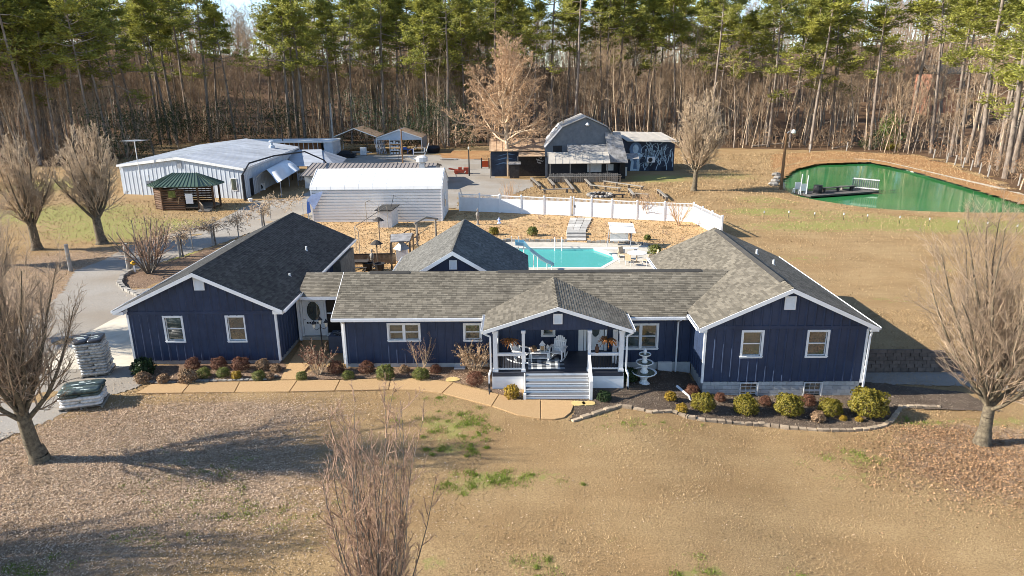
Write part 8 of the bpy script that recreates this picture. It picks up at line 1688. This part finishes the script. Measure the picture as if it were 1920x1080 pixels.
# far wood on the rise behind and the countless trunks between, one mass each
def mass(name, kinds, pts, seed):
    """a wood nobody could count: points that carry copies of a few trees"""
    q = np.random.default_rng(seed); n = len(pts); me = bpy.data.meshes.new(name); me.from_pydata([tuple(map(float, p)) for p in pts], [], [])
    for nm, v in (('kind_no', q.integers(0, len(kinds), n).astype(np.float32)), ('turn', q.uniform(0, 6.28, n).astype(np.float32)), ('grow', q.uniform(.8, 1.25, n).astype(np.float32))):
        at = me.attributes.new(nm, 'FLOAT', 'POINT'); at.data.foreach_set('value', v)
    ob = link(name, me); nt = bpy.data.node_groups.new(name, 'GeometryNodeTree'); nt.interface.new_socket('Geometry', in_out='INPUT', socket_type='NodeSocketGeometry'); nt.interface.new_socket('Geometry', in_out='OUTPUT', socket_type='NodeSocketGeometry')
    N, L = nt.nodes, nt.links; gi = N.new('NodeGroupInput'); go = N.new('NodeGroupOutput'); jn = N.new('GeometryNodeJoinGeometry')
    def attr(a): x = N.new('GeometryNodeInputNamedAttribute'); x.data_type = 'FLOAT'; x.inputs['Name'].default_value = a; return x.outputs['Attribute']
    rot = N.new('ShaderNodeCombineXYZ'); L.new(attr('turn'), rot.inputs['Z']); gr = attr('grow'); kn = attr('kind_no')
    for k, src in enumerate(kinds):
        oi = N.new('GeometryNodeObjectInfo'); oi.inputs[0].default_value = src; oi.inputs[1].default_value = True
        cp = N.new('FunctionNodeCompare'); cp.data_type = 'FLOAT'; cp.operation = 'EQUAL'; L.new(kn, cp.inputs[0]); cp.inputs[1].default_value = k; cp.inputs['Epsilon'].default_value = .1
        ip = N.new('GeometryNodeInstanceOnPoints'); L.new(gi.outputs[0], ip.inputs['Points']); L.new(cp.outputs[0], ip.inputs['Selection']); L.new(oi.outputs['Geometry'], ip.inputs['Instance']); L.new(rot.outputs[0], ip.inputs['Rotation']); L.new(gr, ip.inputs['Scale']); L.new(ip.outputs[0], jn.inputs[0])
    L.new(jn.outputs[0], go.inputs[0]); md = ob.modifiers.new('wood', 'NODES'); md.node_group = nt
    return tag(ob, kind='stuff')
def one_mesh(root, nm):
    """trunk and crown of a tree as one mesh, kept out of the scene"""
    V = []; F = []; mats = []; mi = []; k = 0
    for c in root.children:
        me = c.data; v = np.empty(len(me.vertices) * 3, np.float32); me.vertices.foreach_get('co', v); f = np.empty(len(me.loops), np.int32); me.loops.foreach_get('vertex_index', f)
        V.append(v.reshape(-1, 3)); F.append(f.reshape(-1, 4) + k); k += len(me.vertices); mats.append(me.materials[0]); mi += [len(mats) - 1] * len(me.polygons)
    me = arr_mesh('', np.concatenate(V), np.concatenate(F), mats[0])
    for m_ in mats[1:]: me.materials.append(m_)
    me.polygons.foreach_set('material_index', np.array(mi, np.int32)); return bpy.data.objects.new(nm, me)
WOODS = [one_mesh(HARDS[0], 'hardwood_form'), one_mesh(HARDS[2], 'hardwood_form'), one_mesh(HARDS[1], 'hardwood_form'), one_mesh(HARDS[4], 'hardwood_form')]; PW = [one_mesh(PINES[2], 'pine_form')]
q = np.random.default_rng(5); pts = []
while len(pts) < 1500:
    y = 185 + 175 * q.random() ** 1.15; x = q.uniform(-1, 1) * y * .86
    if not blocked((x, y)): pts.append((x, y, float(hgt(x, y)) - .3))
mass('far_woods', WOODS * 5 + PW, pts, 6)
pts = []
while len(pts) < 520:
    p = edge_pt(q.uniform(0, cum[-1]), 5 + 85 * q.random())
    if p[1] > 20 and not blocked(p) and far_enough(p, 1.0): pts.append((p[0], p[1], float(hgt(p[0], p[1]))))
mass('thin_saplings', [one_mesh(HARDS[4], 'sapling_form'), one_mesh(HARDS[3], 'sapling_form'), one_mesh(HARDS[1], 'sapling_form')], pts, 7)
# brush along and inside the wood edge: countless stems, one mass
g = np.random.default_rng(91); st = []; 
for _ in range(3600):
    p = edge_pt(g.uniform(0, cum[-1]), 1 + 38 * g.random() ** 1.5)
    if p[1] < 20 or blocked(p): continue
    st.append((p[0], p[1], float(hgt(p[0], p[1]))))
st = np.array(st); n = len(st); sg = grow(g, st, np.stack([g.normal(0, .3, n), g.normal(0, .3, n), np.ones(n)], 1), g.uniform(1.2, 5.0, n) ** 1.0, np.full(n, .03), [dict(nseg=2, wig=.15, trop=.05, kids=5, ang=40, lr=.5, rr=.7, t0=.25, rmin=.024), dict(nseg=1, wig=.2, kids=2, ang=40, lr=.6, rr=.8, rmin=.02), dict(nseg=1)])
C = np.concatenate([sg[1][1], sg[2][1]]); C = C[g.random(len(C)) < .3]
tag(arr_mesh('undergrowth', *join([limbs(q, 3) for q in sg]), 'hardtwig'), kind='stuff'); tag(arr_mesh('clinging_leaves', *leaf_quads(g, C, .13, .6), 'rust'), kind='stuff')
# evergreen understorey
def evergreen(px_, py_, w, h, lab, m, seed, n=2600, leaf=.16, name='evergreen_shrub'):
    g = np.random.default_rng(seed); p = on(px_, py_); t = thing(name, lab, 'shrub', p, 'evergreens at the wood edge'); k = 16; cc = g.normal(0, 1, (k, 3)) * [w * .32, w * .32, h * .25] + [0, 0, h * .5]; cc[:, 2] = np.clip(cc[:, 2], h * .12, h * .9); C = np.repeat(cc, n // k, 0); C = C + g.normal(0, 1, C.shape) * [w * .15, w * .15, h * .12] + p
    s = grow(g, [p] * 6, np.stack([g.normal(0, .35, 6), g.normal(0, .35, 6), np.ones(6)], 1), [h * .8] * 6, [.07] * 6, [dict(nseg=4, wig=.1, kids=6, ang=45, lr=.5, rr=.5, t0=.3), dict(nseg=3, wig=.15)])
    arr_mesh('leaves', *leaf_quads(g, C, leaf, .5), m, t); arr_mesh('stems', *join([limbs(q, 4) for q in s]), 'hardbark', t)
EV = [(240, 303, 9, 10, 'dark glossy evergreen left of the workshop roof', 'leafdark'), (290, 292, 9, 11, 'dark evergreen just left of the antenna mast', 'leafdark'), (400, 274, 9, 9, 'low dark evergreen behind the middle of the workshop roof', 'leafdark'), (470, 272, 13, 13, 'broad dark evergreen behind the right half of the workshop', 'leafdark'), (520, 274, 9, 11, 'dark evergreen just right of the broad one behind the workshop', 'leafdark'), (688, 279, 12, 13, 'tall dense dark evergreen behind the left carport', 'leafdark'), (835, 280, 8, 10, 'dark evergreen left of the big tan tree', 'leafdark'), (335, 280, 10, 10, 'dark evergreen behind the antenna', 'leafdark'), (780, 280, 7, 9, 'mid sized dark evergreen behind the right carport', 'leafdark')]
for k, e in enumerate(EV): evergreen(*e, seed=400 + k)
evergreen(1662, 280, 4.2, 6.5, 'bright lime green magnolia at the far bank of the pond', 'leaflime', 420, n=1500, leaf=.24, name='magnolia'); evergreen(1640, 281, 4, 3.5, 'low dark evergreen left of the lime green magnolia', 'leafdark', 421, n=900); evergreen(1673, 284, 1.6, 1.4, 'tiny yellow green shrub right of the magnolia base', 'boxwood', 422, n=500)
for k, (a, b, lab) in enumerate([(1370, 275, 'left'), (1640, 272, 'middle')]): pass
# fallen trunks on the forest floor
r = random.Random(6)
for k, (a, b, l) in enumerate([(1410, 276, 9), (1560, 280, 5), (1690, 268, 7), (1740, 262, 6), (1050, 262, 6), (1230, 266, 8)]):
    p = on(a, b); z = p[2] + .2; an = r.uniform(-.4, .4); mb = MB(); mb.tube([(p[0], p[1], z), (p[0] + l * math.cos(an), p[1] + l * math.sin(an), z + .5)], [.2, .1], 7); tag(mb.build('fallen_log', 'hardbark'), ['long fallen log at the wood edge left of the pond', 'short fallen log behind the middle of the pond', 'fallen log on the leafy slope right of the magnolia', 'fallen log higher on the slope right of the magnolia', 'fallen log behind the gambrel barn', 'long fallen log behind the mural wing'][k], 'log', 'fallen logs on the forest floor')

# ------------------------------------------------------------------ grass blades and leaves on the near ground
g = np.random.default_rng(55)
def gattr(n, X, Y):
    at = ground.data.attributes[n]; return None
def near_points(n, x0, x1, y0, y1, avoid=()):
    X = g.uniform(x0, x1, n); Y = y0 + (y1 - y0) * g.random(n) ** 1.25; ok = np.ones(n, bool)
    for P in avoid: ok &= ~inpoly(X, Y, P)
    ok &= (np.abs(X) < (Y * .78 + 3)); return X[ok], Y[ok]
WALKP = px(*(UP + [(1074, 752), (1076, 766), (1060, 787), (1040, 789)] + LO[::-1])); BODY = [(-20, 32.6), (-9, 32.3), (-1.6, 32), (-1.6, 29.9), (5, 29.9), (5, 31), (8.3, 30.2), (16.3, 30.2), (16.3, 60), (-20, 60)]
AV = [WALKP, BODY, BED_LEFT, BED_MID, BED_RIGHT, drive]
X, Y = near_points(200000, -22, 27, 15.5, 40, AV); X2, Y2 = g.uniform(-60, 75, 150000), 32 + 100 * g.random(150000) ** .85; ok = (np.abs(X2) < Y2 * .78 + 2) & ((X2 > 18.8) | (Y2 > 77) | (X2 < -22))
GY_ = px((440, 398), (462, 378), (590, 350), (586, 300), (640, 290), (800, 288), (905, 294), (930, 330), (1000, 336), (1000, 350), (960, 368), (862, 370), (840, 420), (590, 420))
for Pq in (POND, drive, GY_, FOREST_POLY, [(3.5, 96), (25, 96), (25, 120), (3.5, 120)], [(-5, 100), (5, 100), (5, 110), (-5, 110)], [(-52, 84), (-30, 84), (-30, 118), (-52, 118)], [(16, 28), (26, 28), (26, 33.4), (16, 33.4)]): ok &= ~inpoly(X2, Y2, Pq)
X, Y = np.concatenate([X, X2[ok]]), np.concatenate([Y, Y2[ok]]); n = len(X); Z = hgt(X, Y); far = np.clip(Y / 30, .8, 3.0)
h = g.uniform(.025, .085, n); az = g.uniform(0, 6.28, n); w = g.uniform(.008, .019, n); lx, ly = g.normal(0, .045, n) * far, g.normal(0, .045, n) * far; h = h * far; w = w * far
V = np.stack([np.stack([X - w * np.cos(az), Y - w * np.sin(az), Z - .005], 1), np.stack([X + w * np.cos(az), Y + w * np.sin(az), Z - .005], 1), np.stack([X + lx, Y + ly, Z + h], 1)], 1).reshape(-1, 3)
tag(arr_mesh('lawn_grass', V, np.arange(3 * n).reshape(-1, 3), 'blade'), kind='stuff')
# greener tufts
gp_ = [((850, 800), 1.5, 1.3, 5000), ((850, 845), .8, .35, 1600), ((890, 905), 1.3, .6, 2600), ((985, 895), 1.3, .4, 1800), ((820, 745), .4, .2, 500), ((60, 1065), .9, .4, 1200), ((1320, 1070), .7, .35, 900), ((1510, 1070), .5, .25, 700), ((250, 1015), .7, .4, 800), ((440, 960), 1.6, 1.0, 2000), ((360, 890), 2, 1.2, 1800), ((1000, 1060), .7, .35, 700), ((1190, 795), 1.2, .5, 600), ((1620, 835), 1.3, .6, 800), ((1720, 770), 1.2, .4, 600)]
P = []
for (a, b), rx, ry, k in gp_:
    c = G(a, b); nc = max(6, int(rx * ry * 26)); cx_, cy_ = c[0] + g.normal(0, rx * .75, nc), c[1] + g.normal(0, ry * .75, nc); ii = g.integers(0, nc, int(k * .75)); sg_ = g.uniform(.05, .2, nc)[ii]; P.append(np.stack([cx_[ii] + g.normal(0, 1, len(ii)) * sg_, cy_[ii] + g.normal(0, 1, len(ii)) * sg_], 1))
P = np.concatenate(P); X, Y = P.T; n = len(X); Z = hgt(X, Y); h = g.uniform(.03, .1, n); az = g.uniform(0, 6.28, n); w = g.uniform(.007, .015, n)
V = np.stack([np.stack([X - w * np.cos(az), Y - w * np.sin(az), Z], 1), np.stack([X + w * np.cos(az), Y + w * np.sin(az), Z], 1), np.stack([X + g.normal(0, .03, n), Y + g.normal(0, .03, n), Z + h], 1)], 1).reshape(-1, 3)
tag(arr_mesh('green_grass', V, np.arange(3 * n).reshape(-1, 3), 'bladegreen'), kind='stuff')
# fallen leaves: thick under the pears, thin elsewhere
L_ = []
for (a, b), rx, ry, k in [((110, 900), 6.5, 5.2, 36000), ((320, 830), 5, 3.2, 18000), ((180, 1010), 7, 3.2, 9000), ((520, 770), 4, 1.2, 4000), ((560, 900), 4.5, 3, 4000), ((150, 485), 7, 4, 6000), ((280, 560), 2.6, 2.2, 3000), ((60, 540), 6, 5, 5000)]:
    c = G(a, b); L_.append(np.stack([c[0] + g.normal(0, rx * .62, k), c[1] + g.normal(0, ry * .62, k)], 1))
for B_, k in ((BED_LEFT, 1800), (BED_MID, 3200)):
    q = np.array(B_); x = g.uniform(q[:, 0].min(), q[:, 0].max(), k * 2); y = g.uniform(q[:, 1].min(), q[:, 1].max(), k * 2); ok = inpoly(x, y, B_); L_.append(np.stack([x[ok], y[ok]], 1)[:k])
x, y = near_points(1800, -22, 24, 16, 30, [BODY, WALKP]); L_.append(np.stack([x, y], 1))
P = np.concatenate(L_); ok = ~inpoly(P[:, 0], P[:, 1], BODY) & ~((P[:, 0] < -19.9) & (P[:, 1] > 26) & inpoly(P[:, 0], P[:, 1], drive) & (g.random(len(P)) < .93)) & ~(inpoly(P[:, 0], P[:, 1], WALKP) & (g.random(len(P)) < .985)); ok &= (P[:, 1] > 14) & (P[:, 0] < 40); P = P[ok]
C = np.stack([P[:, 0], P[:, 1], hgt(P[:, 0], P[:, 1]) + g.uniform(.02, .06, len(P))], 1); N_ = g.normal(0, .45, C.shape) + [0, 0, 1]
tag(arr_mesh('fallen_leaves', *leaf_quads(g, C, .032, .62, N=N_ + [0, 0, .8]), 'leaflit'), kind='stuff')
c = G(1850, 850); P = np.concatenate([np.stack([c[0] + g.normal(0, 2.3, 13000), c[1] + g.normal(0, 1.5, 13000)], 1), np.stack([G(1760, 790)[0] + g.normal(0, 1, 1500), G(1760, 790)[1] + g.normal(0, .4, 1500)], 1)]); P = P[~inpoly(P[:, 0], P[:, 1], BED_RIGHT)]; C = np.stack([P[:, 0], P[:, 1], hgt(P[:, 0], P[:, 1]) + g.uniform(.02, .06, len(P))], 1)
tag(arr_mesh('russet_leaves', *leaf_quads(g, C, .038, .62, N=g.normal(0, .45, C.shape) + [0, 0, 1]), 'leafred'), kind='stuff')
# bark chips and clods on the right mulch bed, straw clumps in the pool yard
q = np.array(BED_RIGHT); x = g.uniform(q[:, 0].min(), q[:, 0].max(), 16000); y = g.uniform(q[:, 1].min(), q[:, 1].max(), 16000); ok = inpoly(x, y, BED_RIGHT); C = np.stack([x[ok], y[ok], hgt(x[ok], y[ok]) + .045], 1)
tag(arr_mesh('mulch_chips', *leaf_quads(g, C, .035, .4, N=g.normal(0, .6, C.shape) + [0, 0, 1]), 'wood'), kind='stuff')
